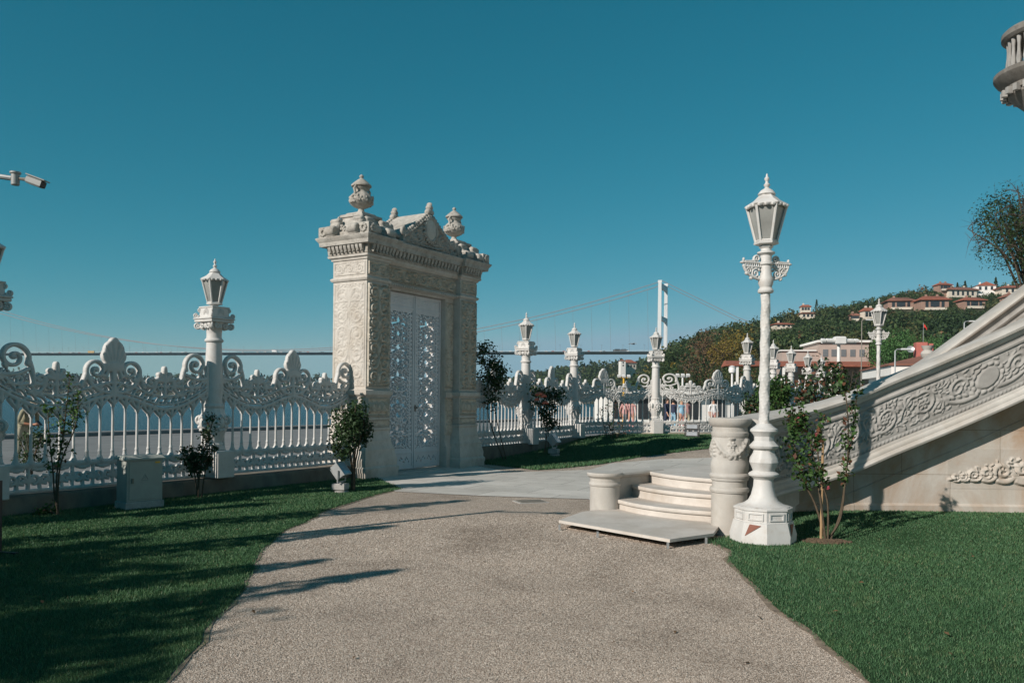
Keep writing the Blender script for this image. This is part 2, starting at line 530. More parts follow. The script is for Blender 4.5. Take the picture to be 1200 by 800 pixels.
M['gate_dark'] = stone('weathered grey gate top', (0.36, 0.335, 0.30), (0.49, 0.465, 0.42), (0.27, 0.23, 0.18), 0.6, 0.85, 6.0, (1, 1, 1), 0.6, 0.01, 50, (0.11, 0.105, 0.095), 0.68)
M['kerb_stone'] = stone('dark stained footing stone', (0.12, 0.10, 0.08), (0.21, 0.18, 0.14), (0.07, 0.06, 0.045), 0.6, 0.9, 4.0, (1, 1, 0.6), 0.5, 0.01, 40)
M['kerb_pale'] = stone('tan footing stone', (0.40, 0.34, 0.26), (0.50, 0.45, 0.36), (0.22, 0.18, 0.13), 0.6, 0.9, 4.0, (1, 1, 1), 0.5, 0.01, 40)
M['quay'] = stone('pale quay paving', (0.17, 0.172, 0.17), (0.24, 0.238, 0.232), (0.14, 0.135, 0.13), 0.5, 0.8, 1.2, (1, 1, 1), 0.2, 0.004, 30)
M['gate_carved'] = stone('grimy carved gate stone', (0.44, 0.39, 0.32), (0.58, 0.53, 0.45), (0.33, 0.26, 0.17), 0.5, 0.85, 9.0, (1, 1, 0.6), 0.5, 0.008, 60, (0.15, 0.13, 0.105), 0.55)
M['pink_plaster'] = plain('pale pink plaster', (0.42, 0.335, 0.29), 0.85, 0, 0.1, 0.5)
M['step_marble'] = stone('worn cream step marble', (0.48, 0.44, 0.395), (0.60, 0.56, 0.515), (0.36, 0.29, 0.22), 0.5, 0.6, 3.0, (1, 1, 1), 0.25, 0.004, 60, (0.36, 0.32, 0.28), 0.3)
M['turret'] = stone('shade-darkened turret stone', (0.15, 0.14, 0.125), (0.24, 0.225, 0.205), (0.10, 0.09, 0.075), 0.6, 0.9, 6.0, (1, 1, 0.5), 0.5, 0.01, 50, (0.06, 0.055, 0.05), 0.6)  # shade on the balcony is put into this dark stone colour
M['win_grey'] = plain('hazy window glass', (0.16, 0.17, 0.18), 0.2)
M['camera_grey'] = plain('grey camera housing', (0.30, 0.31, 0.30), 0.5)
M['rust'] = plain('rust brown panel', (0.22, 0.075, 0.045), 0.7)
M['panel_dark'] = plain('dark bronze inset', (0.20, 0.18, 0.15), 0.5)
M['frost'] = plain('frosted lantern glass', (0.26, 0.265, 0.25), 0.25, 0, 0.25, 3.0)
M['box_grey'] = plain('grey green cabinet paint', (0.31, 0.325, 0.295), 0.5, 0, 0.08)
M['concrete'] = plain('grey concrete', (0.34, 0.33, 0.31), 0.9, 0, 0.2, 12, 0.4)
M['black'] = plain('black powder coat', (0.022, 0.022, 0.024), 0.45)
M['lens'] = plain('floodlight glass', (0.32, 0.34, 0.36), 0.15)
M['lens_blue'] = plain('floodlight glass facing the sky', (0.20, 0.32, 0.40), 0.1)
M['steel'] = plain('grey metal', (0.42, 0.43, 0.43), 0.4, 0.5)
M['white_plastic'] = plain('white plastic', (0.72, 0.71, 0.69), 0.45, 0, 0.05)
M['yellow'] = plain('yellow paint', (0.72, 0.40, 0.03), 0.5)
M['soil'] = plain('brown soil', (0.10, 0.068, 0.042), 0.95, 0, 0.35, 18, 0.8)
M['soil_edge'] = plain('trodden brown soil', (0.235, 0.18, 0.13), 0.95, 0, 0.4, 14, 0.8)
M['bark'] = plain('brown bark', (0.085, 0.065, 0.048), 0.9, 0, 0.3, 20, 0.6)
M['stem'] = plain('green brown stem', (0.075, 0.055, 0.033), 0.8, 0, 0.3, 20)
M['stake'] = plain('bamboo stake', (0.36, 0.23, 0.12), 0.7)
M['leaf'] = foliage('rose leaves', (0.025, 0.06, 0.018), (0.07, 0.14, 0.035), 6)
M['leaf_dark'] = foliage('dark shrub leaves', (0.014, 0.032, 0.014), (0.045, 0.085, 0.03), 6)
M['leaf_red'] = foliage('reddish young leaves', (0.10, 0.045, 0.03), (0.20, 0.09, 0.05), 6)
M['petal'] = plain('coral rose petals', (0.62, 0.16, 0.10), 0.6)
M['petal_pink'] = plain('dark pink rose petals', (0.30, 0.05, 0.07), 0.6)
M['wood_a'] = foliage('dark evergreen foliage', (0.016, 0.034, 0.014), (0.045, 0.078, 0.026), 0.15, 0.7)
M['wood_b'] = foliage('mid green foliage', (0.028, 0.052, 0.018), (0.070, 0.105, 0.034), 0.15, 0.7)
M['wood_c'] = foliage('olive foliage', (0.055, 0.062, 0.022), (0.11, 0.115, 0.045), 0.15, 0.7)
M['wood_y'] = foliage('yellow autumn foliage', (0.13, 0.095, 0.018), (0.26, 0.19, 0.035), 0.3, 0.7)
M['wood_r'] = foliage('russet autumn foliage', (0.11, 0.065, 0.035), (0.20, 0.12, 0.065), 0.3, 0.7)
M['pine'] = foliage('umbrella pine foliage', (0.04, 0.095, 0.028), (0.09, 0.19, 0.06), 0.4, 0.7)
M['hill_soil'] = stone('hill ground cover', (0.035, 0.045, 0.020), (0.075, 0.08, 0.038), (0.13, 0.10, 0.06), 0.5, 0.95, 0.05, (1, 1, 1), 0.2, 0.1, 0.5)
M['far_wood'] = foliage('far shore foliage', (0.022, 0.036, 0.020), (0.045, 0.062, 0.034), 0.03, 0.8)
M['tile'] = plain('red roof tiles', (0.30, 0.095, 0.055), 0.85, 0, 0.25, 1.2)
M['tile_dull'] = plain('brown red roof tiles', (0.25, 0.105, 0.07), 0.85, 0, 0.25, 0.4)
M['brick_pink'] = plain('pink brick wall', (0.31, 0.195, 0.15), 0.85, 0, 0.15, 0.5)
M['plaster'] = plain('cream plaster', (0.62, 0.55, 0.46), 0.85, 0, 0.08, 0.5)
M['plaster_white'] = plain('white plaster', (0.76, 0.74, 0.70), 0.8, 0, 0.06, 0.5)
M['chimney_red'] = plain('salmon red chimney paint', (0.42, 0.13, 0.105), 0.8)
M['win_dark'] = plain('dark window glass', (0.03, 0.035, 0.04), 0.15)
M['bridge'] = plain('bridge grey paint', (0.62, 0.63, 0.63), 0.6, 0, 0.03, 0.01)
M['bridge_deck'] = plain('bridge deck steel', (0.075, 0.095, 0.10), 0.6, 0, 0.05, 0.01)
M['cable'] = plain('bridge cable', (0.24, 0.20, 0.20), 0.6, 0, 0.05, 0.01)
M['car_white'] = plain('white car paint', (0.75, 0.75, 0.74), 0.3, 0, 0.02)
M['car_dark'] = plain('dark car paint', (0.04, 0.045, 0.05), 0.3, 0, 0.02)
M['car_red'] = plain('red car paint', (0.40, 0.06, 0.04), 0.3, 0, 0.02)
M['tyre'] = plain('tyre rubber', (0.02, 0.02, 0.02), 0.9)
M['skin'] = plain('skin', (0.50, 0.27, 0.18), 0.55, 0, 0.06)
M['skin_tan'] = plain('tanned skin', (0.40, 0.18, 0.105), 0.55, 0, 0.06)
M['hair_fair'] = plain('fair hair', (0.38, 0.29, 0.20), 0.6, 0, 0.3, 30)
M['hair_dark'] = plain('dark hair', (0.03, 0.022, 0.018), 0.5, 0, 0.3, 30)
M['cloth_olive'] = plain('pale olive shirt', (0.27, 0.25, 0.17), 0.9)
M['cloth_pink'] = plain('pink shirt', (0.50, 0.27, 0.25), 0.9)
M['cloth_white'] = plain('white shirt', (0.74, 0.73, 0.72), 0.9)
M['cloth_navy'] = plain('navy clothes', (0.03, 0.04, 0.075), 0.9)
M['cloth_blue'] = plain('light blue shirt', (0.26, 0.44, 0.56), 0.9)
M['cloth_grey'] = plain('grey trousers', (0.22, 0.22, 0.23), 0.9)
M['cloth_sand'] = plain('sand coloured trousers', (0.42, 0.38, 0.28), 0.9)
M['gull'] = plain('gull feathers', (0.30, 0.31, 0.32), 0.8)
M['flag'] = plain('red cloth', (0.62, 0.04, 0.03), 0.8)

def mk_gravel():
    m, nt, bs = nodes('tan gravel')
    v = pos(nt)
    vo = N(nt, 'ShaderNodeTexVoronoi', Scale=105.0); nt.links.new(v, vo.inputs['Vector'])
    sep = nt.nodes.new('ShaderNodeSeparateColor'); nt.links.new(vo.outputs['Color'], sep.inputs[0])
    c = ramp(nt, sep.outputs[0], [(0.0, (0.215, 0.168, 0.132)), (0.35, (0.365, 0.303, 0.25)), (0.7, (0.465, 0.397, 0.335)), (1.0, (0.62, 0.55, 0.475))]).outputs['Color']
    big = ramp(nt, noise(nt, v, 0.6, 8, 0.68, 0.4), [(0.30, (0.70, 0.68, 0.66)), (0.48, (1.0, 0.99, 0.98)), (0.66, (1.16, 1.14, 1.12))]).outputs['Color']
    c = mixc(nt, 1.0, c, big, 'MULTIPLY')
    nt.links.new(c, bs.inputs['Base Color']); bs.inputs['Roughness'].default_value = 0.9; bs.inputs['Specular IOR Level'].default_value = 0.2
    inv = N(nt, 'ShaderNodeMath', _operation='SUBTRACT'); inv.inputs[0].default_value = 1.0; nt.links.new(vo.outputs['Distance'], inv.inputs[1])
    bump(nt, bs, inv.outputs[0], 0.9, 0.012)
    return m
def mk_pebble():
    m, nt, bs = nodes('gravel pebbles')
    g = nt.nodes.new('ShaderNodeNewGeometry')
    big = ramp(nt, noise(nt, pos(nt), 0.6, 8, 0.68, 0.4), [(0.30, (0.70, 0.68, 0.66)), (0.48, (1.0, 0.99, 0.98)), (0.66, (1.14, 1.12, 1.10))]).outputs['Color']
    c = ramp(nt, g.outputs['Random Per Island'], [(0.0, (0.20, 0.156, 0.122)), (0.3, (0.355, 0.295, 0.243)), (0.7, (0.47, 0.402, 0.34)), (1.0, (0.64, 0.57, 0.495))]).outputs['Color']
    c = mixc(nt, 1.0, c, big, 'MULTIPLY')
    nt.links.new(c, bs.inputs['Base Color']); bs.inputs['Roughness'].default_value = 0.85; bs.inputs['Specular IOR Level'].default_value = 0.2
    return m
def mk_lawn():
    m, nt, bs = nodes('lawn ground')
    v = pos(nt)
    c = ramp(nt, noise(nt, v, 1.2, 7, 0.65), [(0.3, (0.026, 0.062, 0.027)), (0.7, (0.046, 0.098, 0.04))]).outputs['Color']
    d = ramp(nt, noise(nt, v, 0.7, 5, 0.7, 0.5), [(0.62, (0, 0, 0)), (0.8, (1, 1, 1))]).outputs['Color']
    c = mixc(nt, d, c, (0.075, 0.07, 0.032))
    nt.links.new(c, bs.inputs['Base Color']); bs.inputs['Roughness'].default_value = 0.95; bs.inputs['Specular IOR Level'].default_value = 0.1
    bump(nt, bs, noise(nt, v, 55, 5, 0.8), 0.8, 0.03)
    return m
def mk_grass():
    m, nt, bs = nodes('grass blades')
    g = nt.nodes.new('ShaderNodeNewGeometry')
    c1 = ramp(nt, g.outputs['Random Per Island'], [(0.0, (0.040, 0.095, 0.045)), (0.55, (0.075, 0.168, 0.080)), (0.92, (0.115, 0.22, 0.105)), (1.0, (0.22, 0.21, 0.12))]).outputs['Color']
    big = ramp(nt, noise(nt, pos(nt), 0.9, 8, 0.68, 0.5), [(0.3, (0.62, 0.72, 0.68)), (0.5, (1.0, 1.0, 1.0)), (0.7, (1.22, 1.14, 1.02))]).outputs['Color']
    c1 = mixc(nt, 1.0, c1, big, 'MULTIPLY')
    dry = ramp(nt, noise(nt, pos(nt), 2.6, 8, 0.7, 0.8), [(0.58, (0, 0, 0)), (0.76, (0.75, 0.75, 0.75))]).outputs['Color']
    nt.links.new(mixc(nt, dry, c1, (0.15, 0.155, 0.06)), bs.inputs['Base Color'])
    bs.inputs['Roughness'].default_value = 0.5; bs.inputs['Specular IOR Level'].default_value = 0.25
    tr = nt.nodes.new('ShaderNodeBsdfTranslucent'); tr.inputs['Color'].default_value = (0.06, 0.15, 0.03, 1)
    mx = nt.nodes.new('ShaderNodeMixShader'); mx.inputs[0].default_value = 0.18
    nt.links.new(bs.outputs[0], mx.inputs[1]); nt.links.new(tr.outputs[0], mx.inputs[2]); nt.links.new(mx.outputs[0], nt.nodes['Material Output'].inputs['Surface'])
    return m
def mk_paving():
    m, nt, bs = nodes('marble slab paving')
    v = pos(nt, (1, 1, 1), (0, 0, R(25)))
    br = N(nt, 'ShaderNodeTexBrick', Scale=0.9); br.inputs['Mortar Size'].default_value = 0.006; br.inputs['Mortar Smooth'].default_value = 0.2
    br.inputs['Color1'].default_value = (0.60, 0.58, 0.54, 1); br.inputs['Color2'].default_value = (0.50, 0.485, 0.45, 1); br.inputs['Mortar'].default_value = (0.16, 0.14, 0.12, 1)
    br.inputs['Brick Width'].default_value = 1.1; br.inputs['Row Height'].default_value = 0.7
    nt.links.new(v, br.inputs['Vector'])
    n1 = ramp(nt, noise(nt, pos(nt), 1.4, 8, 0.7), [(0.3, (0.78, 0.76, 0.74)), (0.7, (1.08, 1.07, 1.06))]).outputs['Color']
    nt.links.new(mixc(nt, 1.0, br.outputs['Color'], n1, 'MULTIPLY'), bs.inputs['Base Color'])
    bs.inputs['Roughness'].default_value = 0.75
    bump(nt, bs, noise(nt, pos(nt), 40, 6, 0.7), 0.25, 0.004)
    return m
def mk_water():
    m, nt, bs = nodes('strait water')
    bs.inputs['Base Color'].default_value = (0.008, 0.06, 0.105, 1); bs.inputs['Roughness'].default_value = 0.16; bs.inputs['Specular IOR Level'].default_value = 0.16
    bs.inputs['IOR'].default_value = 1.33
    a = noise(nt, pos(nt, (0.35, 1.0, 1)), 0.55, 8, 0.7, 0.5)
    bump(nt, bs, a, 1.0, 1.2)
    return m
M['gravel'] = mk_gravel(); M['pebble'] = mk_pebble(); M['lawn'] = mk_lawn(); M['grass'] = mk_grass(); M['paving'] = mk_paving(); M['water'] = mk_water()
# ------------------------------------------------------------------ camera, light, sky
cam = bpy.data.cameras.new('camera'); co = bpy.data.objects.new('camera', cam); COL.objects.link(co)
co.location = (0, 0, EYE); co.rotation_euler = (R(90), -ROLL, 0)
cam.sensor_width = 36; cam.lens = FPX / 1200 * 36; cam.shift_y = (HY - 400) / 1200
cam.clip_start = 0.05; cam.clip_end = 9000
SC.camera = co
HEAD, ELEV = R(49), R(28)           # the light travels towards HEAD (clockwise from +Y)
sun = bpy.data.lights.new('sun', 'SUN'); sun.energy = 4.7; sun.angle = R(0.5); sun.color = (1.0, 0.91, 0.82)
so = bpy.data.objects.new('sun', sun); COL.objects.link(so)
d = Vector((math.sin(HEAD)*math.cos(ELEV), math.cos(HEAD)*math.cos(ELEV), -math.sin(ELEV)))
so.rotation_euler = d.to_track_quat('-Z', 'Y').to_euler()
w = bpy.data.worlds.new('World'); SC.world = w; w.use_nodes = True
nt = w.node_tree; bg = nt.nodes['Background']
sky = nt.nodes.new('ShaderNodeTexSky'); sky.sky_type = 'NISHITA'; sky.sun_disc = False
sky.sun_elevation = ELEV
sd = -d; sky.sun_rotation = math.atan2(sd.x, sd.y)
sky.air_density = 0.7; sky.dust_density = 0.0; sky.ozone_density = 6.0; sky.altitude = 0
hs = nt.nodes.new('ShaderNodeHueSaturation'); hs.inputs['Hue'].default_value = 0.5; hs.inputs['Saturation'].default_value = 1.0
nt.links.new(sky.outputs[0], hs.inputs['Color'])
gm_ = nt.nodes.new('ShaderNodeMix'); gm_.data_type = 'RGBA'; gm_.blend_type = 'MULTIPLY'; gm_.inputs[0].default_value = 1.0
gm_.inputs[7].default_value = (0.62, 1.02, 0.98, 1)
nt.links.new(hs.outputs[0], gm_.inputs[6])
# tone of the photograph's sky: deeper teal overhead, paler at the horizon
sp_ = nt.nodes.new('ShaderNodeSeparateColor'); cb_ = nt.nodes.new('ShaderNodeCombineColor'); nt.links.new(gm_.outputs[2], sp_.inputs[0])
for i_, (pw_, k_, top_) in enumerate(((2.46, 0.925, 4.0), (0.764, 1.96, 6.7), (0.74, 1.74, 8.3))):
    a_ = nt.nodes.new('ShaderNodeMath'); a_.operation = 'POWER'; a_.inputs[1].default_value = pw_; nt.links.new(sp_.outputs[i_], a_.inputs[0])
    b_ = nt.nodes.new('ShaderNodeMath'); b_.operation = 'MULTIPLY'; b_.inputs[1].default_value = k_; nt.links.new(a_.outputs[0], b_.inputs[0])
    c_ = nt.nodes.new('ShaderNodeMath'); c_.operation = 'MINIMUM'; c_.inputs[1].default_value = top_; nt.links.new(b_.outputs[0], c_.inputs[0])
    nt.links.new(c_.outputs[0], cb_.inputs[i_])
nt.links.new(cb_.outputs[0], bg.inputs['Color'])
bg.inputs['Strength'].default_value = 0.0555
vs_ = SC.view_settings; vs_.view_transform = 'Standard'; vs_.look = 'None'; vs_.exposure = 0.13; vs_.gamma = 1.0; vs_.use_curve_mapping = False
hz = bpy.data.materials.new('thin sea air'); hz.use_nodes = True; hn = hz.node_tree; hn.nodes.remove(hn.nodes['Principled BSDF'])
pvn = hn.nodes.new('ShaderNodeVolumePrincipled'); pvn.inputs['Color'].default_value = (0.62, 0.82, 0.95, 1); pvn.inputs['Density'].default_value = 0.00010
hn.links.new(pvn.outputs[0], hn.nodes['Material Output'].inputs['Volume'])
SC.cycles.volume_bounces = 0; SC.cycles.volume_max_steps = 64
SC.cycles.use_denoising = True
SC.cycles.max_bounces = 6; SC.cycles.transparent_max_bounces = 6

# ------------------------------------------------------------------ axes of the quay: fence line from P0 along U, N faces the garden
TH = R(32.0)
U = Vector((math.sin(TH), math.cos(TH), 0)); NV = Vector((math.cos(TH), -math.sin(TH), 0))
P0 = Vector((-4.95, 13.3, 0)); RZ = PI/2 - TH
def fl(t, o=0.0, z=0.0): return P0 + U*t + NV*o + Vector((0, 0, z))

def sheet(name, poly, z, m, kind='structure', zf=None, sub=0):
    import bmesh
    bm = bmesh.new()
    vs = [bm.verts.new((p[0], p[1], z)) for p in poly]
    f = bm.faces.new(vs)
    if f.normal.z < 0: f.normal_flip()
    bm.normal_update()
    if f.normal.z < 0: bmesh.ops.reverse_faces(bm, faces=[f])
    if sub:
        bmesh.ops.triangulate(bm, faces=bm.faces[:])
        for _ in range(sub):
            long = [e for e in bm.edges if e.calc_length() > 0.5]
            if not long: break
            bmesh.ops.subdivide_edges(bm, edges=long, cuts=1, use_grid_fill=False)
            bmesh.ops.triangulate(bm, faces=bm.faces[:])
    if zf:
        for v in bm.verts: v.co.z = zf(v.co.x, v.co.y)
    me = bpy.data.meshes.new(name); bm.to_mesh(me); bm.free()
    o = link(name, me, m, None, 30); o['kind'] = kind
    return o
def smooth(x, a, b):
    t = min(1, max(0, (x - a) / (b - a))); return t*t*(3 - 2*t)

# water and land
wat = sheet('water', [(-2500, -150), (2500, -150), (2500, 2600), (-2500, 2600)], -1.25, M['water'])
qe = lambda s, o=-19.3: fl(s, o)
land = MB().prism([tuple(qe(-60).xy), tuple(fl(-60, 60).xy), (200, -60), (700, 100), (700, 700), (120, 700), (35, 130), tuple(qe(62).xy)][::1], -3.0, -0.012)
land.build('ground', M['quay'])['kind'] = 'structure'
ke = MB(); a = qe(-60, -19.29); 
ke.at(P0, RZ).box(-60, 62, 18.55, 19.34, -0.02, 0.14, 0.02)
ke.build('quay_kerb', M['quay'])['kind'] = 'structure'
# garden gravel: everything on the garden side of the fence
grav = [tuple(fl(-30, 0.1).xy), tuple(fl(13.7, 0.1).xy), (9, 30), (30, 30), (30, -20), tuple(fl(-30, 30).xy)]
sheet('gravel_path', grav, 0.0, M['gravel'])
# stone paving between the gate and the stairs
pav = [fl(3.4, 0.35).xy, gnd(463, 576), gnd(560, 581), gnd(690, 585), (1.25, 11.6), (2.2, 10.6), (9.0, 12.2), (9.0, 24.5), gnd(850, 530, .2), gnd(832, 532, .2), gnd(770, 535, .15), gnd(715, 541, .08), gnd(690, 549, .03), gnd(600, 553.5), fl(7.0, 0.35).xy]

# threshold
# lawns
lawn_left = [tuple(fl(-30, 0.15).xy), tuple(fl(3.2, 0.15).xy), tuple(fl(3.3, 0.7).xy)] + [gnd(*p) for p in [(470, 573), (440, 580), (385, 597), (330, 624), (300, 655), (281, 690), (245, 740), (195, 800), (150, 880), (60, 1100)]] + [(-2.2, 0.5), (-2.4, -6), (-24, -6)]
lawn_right = [gnd(*p) for p in [(1150, 900), (1020, 800), (950, 745), (890, 690), (862, 665), (851, 655), (858, 646), (845, 640), (832, 632)]] + [(2.5, 9.3), (2.75, 9.7), (3.6, 10.8), (4.6, 11.1), (10, 11.1), (10, 2), (3, 2)]
far_lawn = [tuple(fl(7.15, 0.2).xy), tuple(fl(10, 0.2).xy), (1.95, 25.0), (3.1, 26.4), (4.9, 27.0), (7.0, 27.3), (8.6, 29.0), (10.3, 29.0), (9.0, 26.3)] + [gnd(*p, 0.2) for p in [(860, 524), (830, 526), (790, 528.5)]] + [gnd(750, 533, .16), gnd(700, 541, .1), gnd(630, 549, .04)] + [tuple(fl(7.3, 0.75).xy)]
def wobble(poly, amp, seed, stp=0.22, keep=lambda p: False):
    """break a drawn outline into short uneven steps"""
    rw = random.Random(seed); out = []; ph = [rw.uniform(0, 6.28) for _ in range(4)]; s = 0.0
    for i in range(len(poly)):
        a = Vector((poly[i][0], poly[i][1])); b = Vector((poly[(i+1) % len(poly)][0], poly[(i+1) % len(poly)][1]))
        L = (b - a).length; n = max(1, int(L/stp)) if L < 14 and max(a.length, b.length) < 13 else 1
        t = (b - a).normalized(); nn = Vector((-t.y, t.x))
        for k in range(n):
            s += L/n; p = a.lerp(b, k/n)
            w_ = amp*(0.5*math.sin(s*1.9 + ph[0]) + 0.35*math.sin(s*4.7 + ph[1]) + 0.3*math.sin(s*9.1 + ph[2]) + rw.uniform(-.35, .35))
            out.append(tuple(p + nn*w_) if k or n > 1 else tuple(p))
    return out
lawn_left = wobble(lawn_left, 0.045, 3); lawn_right = wobble(lawn_right, 0.045, 4)
def rise(x, y): return 0.22 * smooth(y, 18.0, 24.5)
def zl(x, y): return 0.012
def zr(x, y): return 0.012 + 0.10 * smooth(y, 8.9, 10.6) * smooth(x, 2.4, 3.4)
def zfar(x, y): return 0.012 + rise(x, y) + 0.20 * smooth(y, 23.5, 26.4)
sheet('stone_paving', [tuple(p) for p in pav], 0.004, M['paving'], zf=lambda x, y: 0.008 + rise(x, y)*1.0, sub=5)
sheet('gravel_path', [tuple(fl(5, 0.1).xy), tuple(fl(13.7, 0.1).xy), (9, 30), (12, 30), (12, 16), (1.6, 16)], 0.004, M['gravel'], zf=lambda x, y: 0.003 + rise(x, y), sub=5)
sheet('lawn', lawn_left, 0.012, M['lawn'])
sheet('lawn', lawn_right, 0.012, M['lawn'], zf=zr, sub=5)
sheet('lawn', far_lawn, 0.012, M['lawn'], zf=zfar, sub=5)

def grass(poly, dens, zf, hgt, wid, ymin, name, label, seed, edge_ext=0.03, dist_fall=True, clip=None):
    rng = np.random.default_rng(seed)
    P = np.array([[p[0], p[1]] for p in poly])
    x0, y0 = P.min(0); x1, y1 = P.max(0)
    if clip: x0, x1, y0, y1 = max(x0, clip[0]), min(x1, clip[1]), max(y0, clip[2]), min(y1, clip[3])
    n = int((x1-x0)*(y1-y0)*dens)
    x = rng.uniform(x0, x1, n); y = rng.uniform(y0, y1, n)
    dist = np.hypot(x, y)
    if dist_fall:
        keep = rng.random(n) < np.clip((6.0/np.maximum(dist, 1))**1.3, 0.18, 1)
        x, y, dist = x[keep], y[keep], dist[keep]
    vis = (np.abs(x)/np.maximum(y, .1) < 0.78) & (y > ymin)
    x, y, dist = x[vis], y[vis], dist[vis]
    ok = inpoly(x + rng.normal(0, edge_ext, len(x)), y + rng.normal(0, edge_ext, len(x)), [tuple(p) for p in poly])
    x, y, dist = x[ok], y[ok], dist[ok]
    n = len(x)
    patch = np.sin(x*1.7 + 0.6*np.sin(y*2.3)) * np.sin(y*1.3 + 1.1*np.sin(x*0.9)) 
    h = hgt * rng.uniform(0.5, 1.2, n) * (1 + 0.18*patch)
    wd = wid * np.clip(dist/5.5, 0.8, 4.0) * rng.uniform(0.7, 1.3, n)
    an = rng.uniform(0, 2*PI, n); lean = h * np.abs(rng.normal(0, 0.6, n)); la = rng.uniform(0, 2*PI, n)
    z = np.array([zf(a, b) for a, b in zip(x, y)]) - 0.004
    v = np.empty((n, 3, 3))
    v[:, 0] = np.stack([x - np.cos(an)*wd/2, y - np.sin(an)*wd/2, z], -1)
    v[:, 1] = np.stack([x + np.cos(an)*wd/2, y + np.sin(an)*wd/2, z], -1)
    v[:, 2] = np.stack([x + np.cos(la)*lean, y + np.sin(la)*lean, z + h], -1)
    o = link(name, np_mesh(name, v.reshape(-1, 3), np.arange(n*3).reshape(n, 3)), M['grass'], None, 0)
    tag(o, label, 'grass', None, 'stuff')
    return o
grass(lawn_left, 9000, zl, 0.027, 0.0048, 3.5, 'grass', 'shaded mown grass between the ornate white fence and the gravel', 1, clip=(-13, 0, 3.5, 17))
grass(lawn_right, 9000, zr, 0.028, 0.0048, 3.5, 'grass', 'sunny mown grass below the carved marble stair wall', 2, clip=(1.5, 9.5, 3.5, 11.2))
grass(far_lawn, 1600, zfar, 0.06, 0.007, 15, 'grass', 'strip of lawn beyond the gate, half in its shadow', 3, dist_fall=False)
# loose pebbles lying on the gravel
def pebbles():
    rng = np.random.default_rng(5)
    n = 330000
    y = 3.9 + rng.random(n)**1.6 * 7.2; x = rng.uniform(-0.45, 0.45, n) * y * 1.0
    gl = [tuple(p) for p in lawn_left]; gr = [tuple(p) for p in lawn_right]
    ok = ~inpoly(x - 0.02, y, gl) & ~inpoly(x + 0.02, y, gr) & (y < 11.2) & ~inpoly(x, y, [tuple(p) for p in pav])
    x, y = x[ok], y[ok]; n = len(x)
    r = rng.uniform(0.0025, 0.0065, n) * np.clip(y/6, 0.9, 1.5)
    base = np.array([[1,0,0],[0,1,0],[-1,0,0],[0,-1,0],[0,0,1]], float)
    an = rng.uniform(0, 2*PI, n); c, s = np.cos(an), np.sin(an)
    v = np.empty((n, 5, 3))
    for i in range(5):
        b = base[i] * 1.0
        j = rng.uniform(0.7, 1.3, n)
        bx, by = b[0]*r*j*1.2, b[1]*r*j
        v[:, i, 0] = x + bx*c - by*s; v[:, i, 1] = y + bx*s + by*c; v[:, i, 2] = 0.001 + b[2]*r*rng.uniform(0.5, 0.9, n)
    f = np.array([[0,1,4],[1,2,4],[2,3,4],[3,0,4]])
    F_ = (np.arange(n)[:, None, None]*5 + f[None]).reshape(-1, 3)
    o = link('loose_gravel', np_mesh('loose_gravel', v.reshape(-1, 3), F_), M['pebble'], None, 0)
    tag(o, 'loose tan pebbles covering the wide path', 'gravel', None, 'stuff')
pebbles()
def fallen():
    rng = np.random.default_rng(21); pts = []
    for k in range(70):
        y = rng.uniform(4.3, 10.5); x = rng.uniform(-0.6, 0.6)*y
        z = 0.008
        if inpoly(np.array([x]), np.array([y]), lawn_left)[0] or inpoly(np.array([x]), np.array([y]), lawn_right)[0]: z = 0.04 + (zr(x, y) - 0.012 if x > 0 else 0)
        elif rng.random() < 0.45: continue
        pts.append((x, y, z + rng.uniform(0, 0.01)))
    v, f = leaf_quads(np.array(pts), 0.045, rng, 3.0, aspect=0.6, fold=0.12)
    o = link('fallen_leaves', np_mesh('fallen_leaves', v, f), M['wood_r'], None, 0); tag(o, 'a few dry fallen leaves scattered over the grass and gravel', 'leaves', None, 'stuff')
fallen()
def edge_soil(poly, off, seed):
    """worn brown strip where the turf meets the gravel"""
    n = len(poly); out = []
    P = [Vector(p) for p in poly]
    ar = sum(P[i].x*P[(i+1) % n].y - P[(i+1) % n].x*P[i].y for i in range(n))
    rw = random.Random(seed)
    for i in range(n):
        t = (P[(i+1) % n] - P[i-1]).normalized(); nn = Vector((t.y, -t.x)) * (1 if ar > 0 else -1)
        out.append(tuple(P[i] + nn*off*rw.uniform(0.2, 1.5)))
    sheet('soil_edge', out, 0.006, M['soil_edge'])
edge_soil(lawn_left, 0.03, 5); edge_soil(lawn_right, 0.05, 6)
def tufts(poly, dens, h, seed, name, label, z=0.0):
    grass(poly, dens, lambda a, b: z, h, 0.006, 3.5, name, label, seed, dist_fall=False)
tufts([gnd(663, 612), gnd(700, 624), gnd(785, 634), gnd(832, 632), gnd(832, 640), gnd(848, 640), (2.55, 9.3), (1.9, 9.3), (1.2, 10.0)], 1500, 0.07, 9, 'grass_tufts', 'weedy grass tufts growing under the edge of the low marble platform')

haze_box = MB().box(-2560, 2560, -210, 2660, -5.0, 215.0).build('haze', hz, None, 0); haze_box['kind'] = 'stuff'; tag(haze_box, 'thin pale sea haze over the strait and the hills')
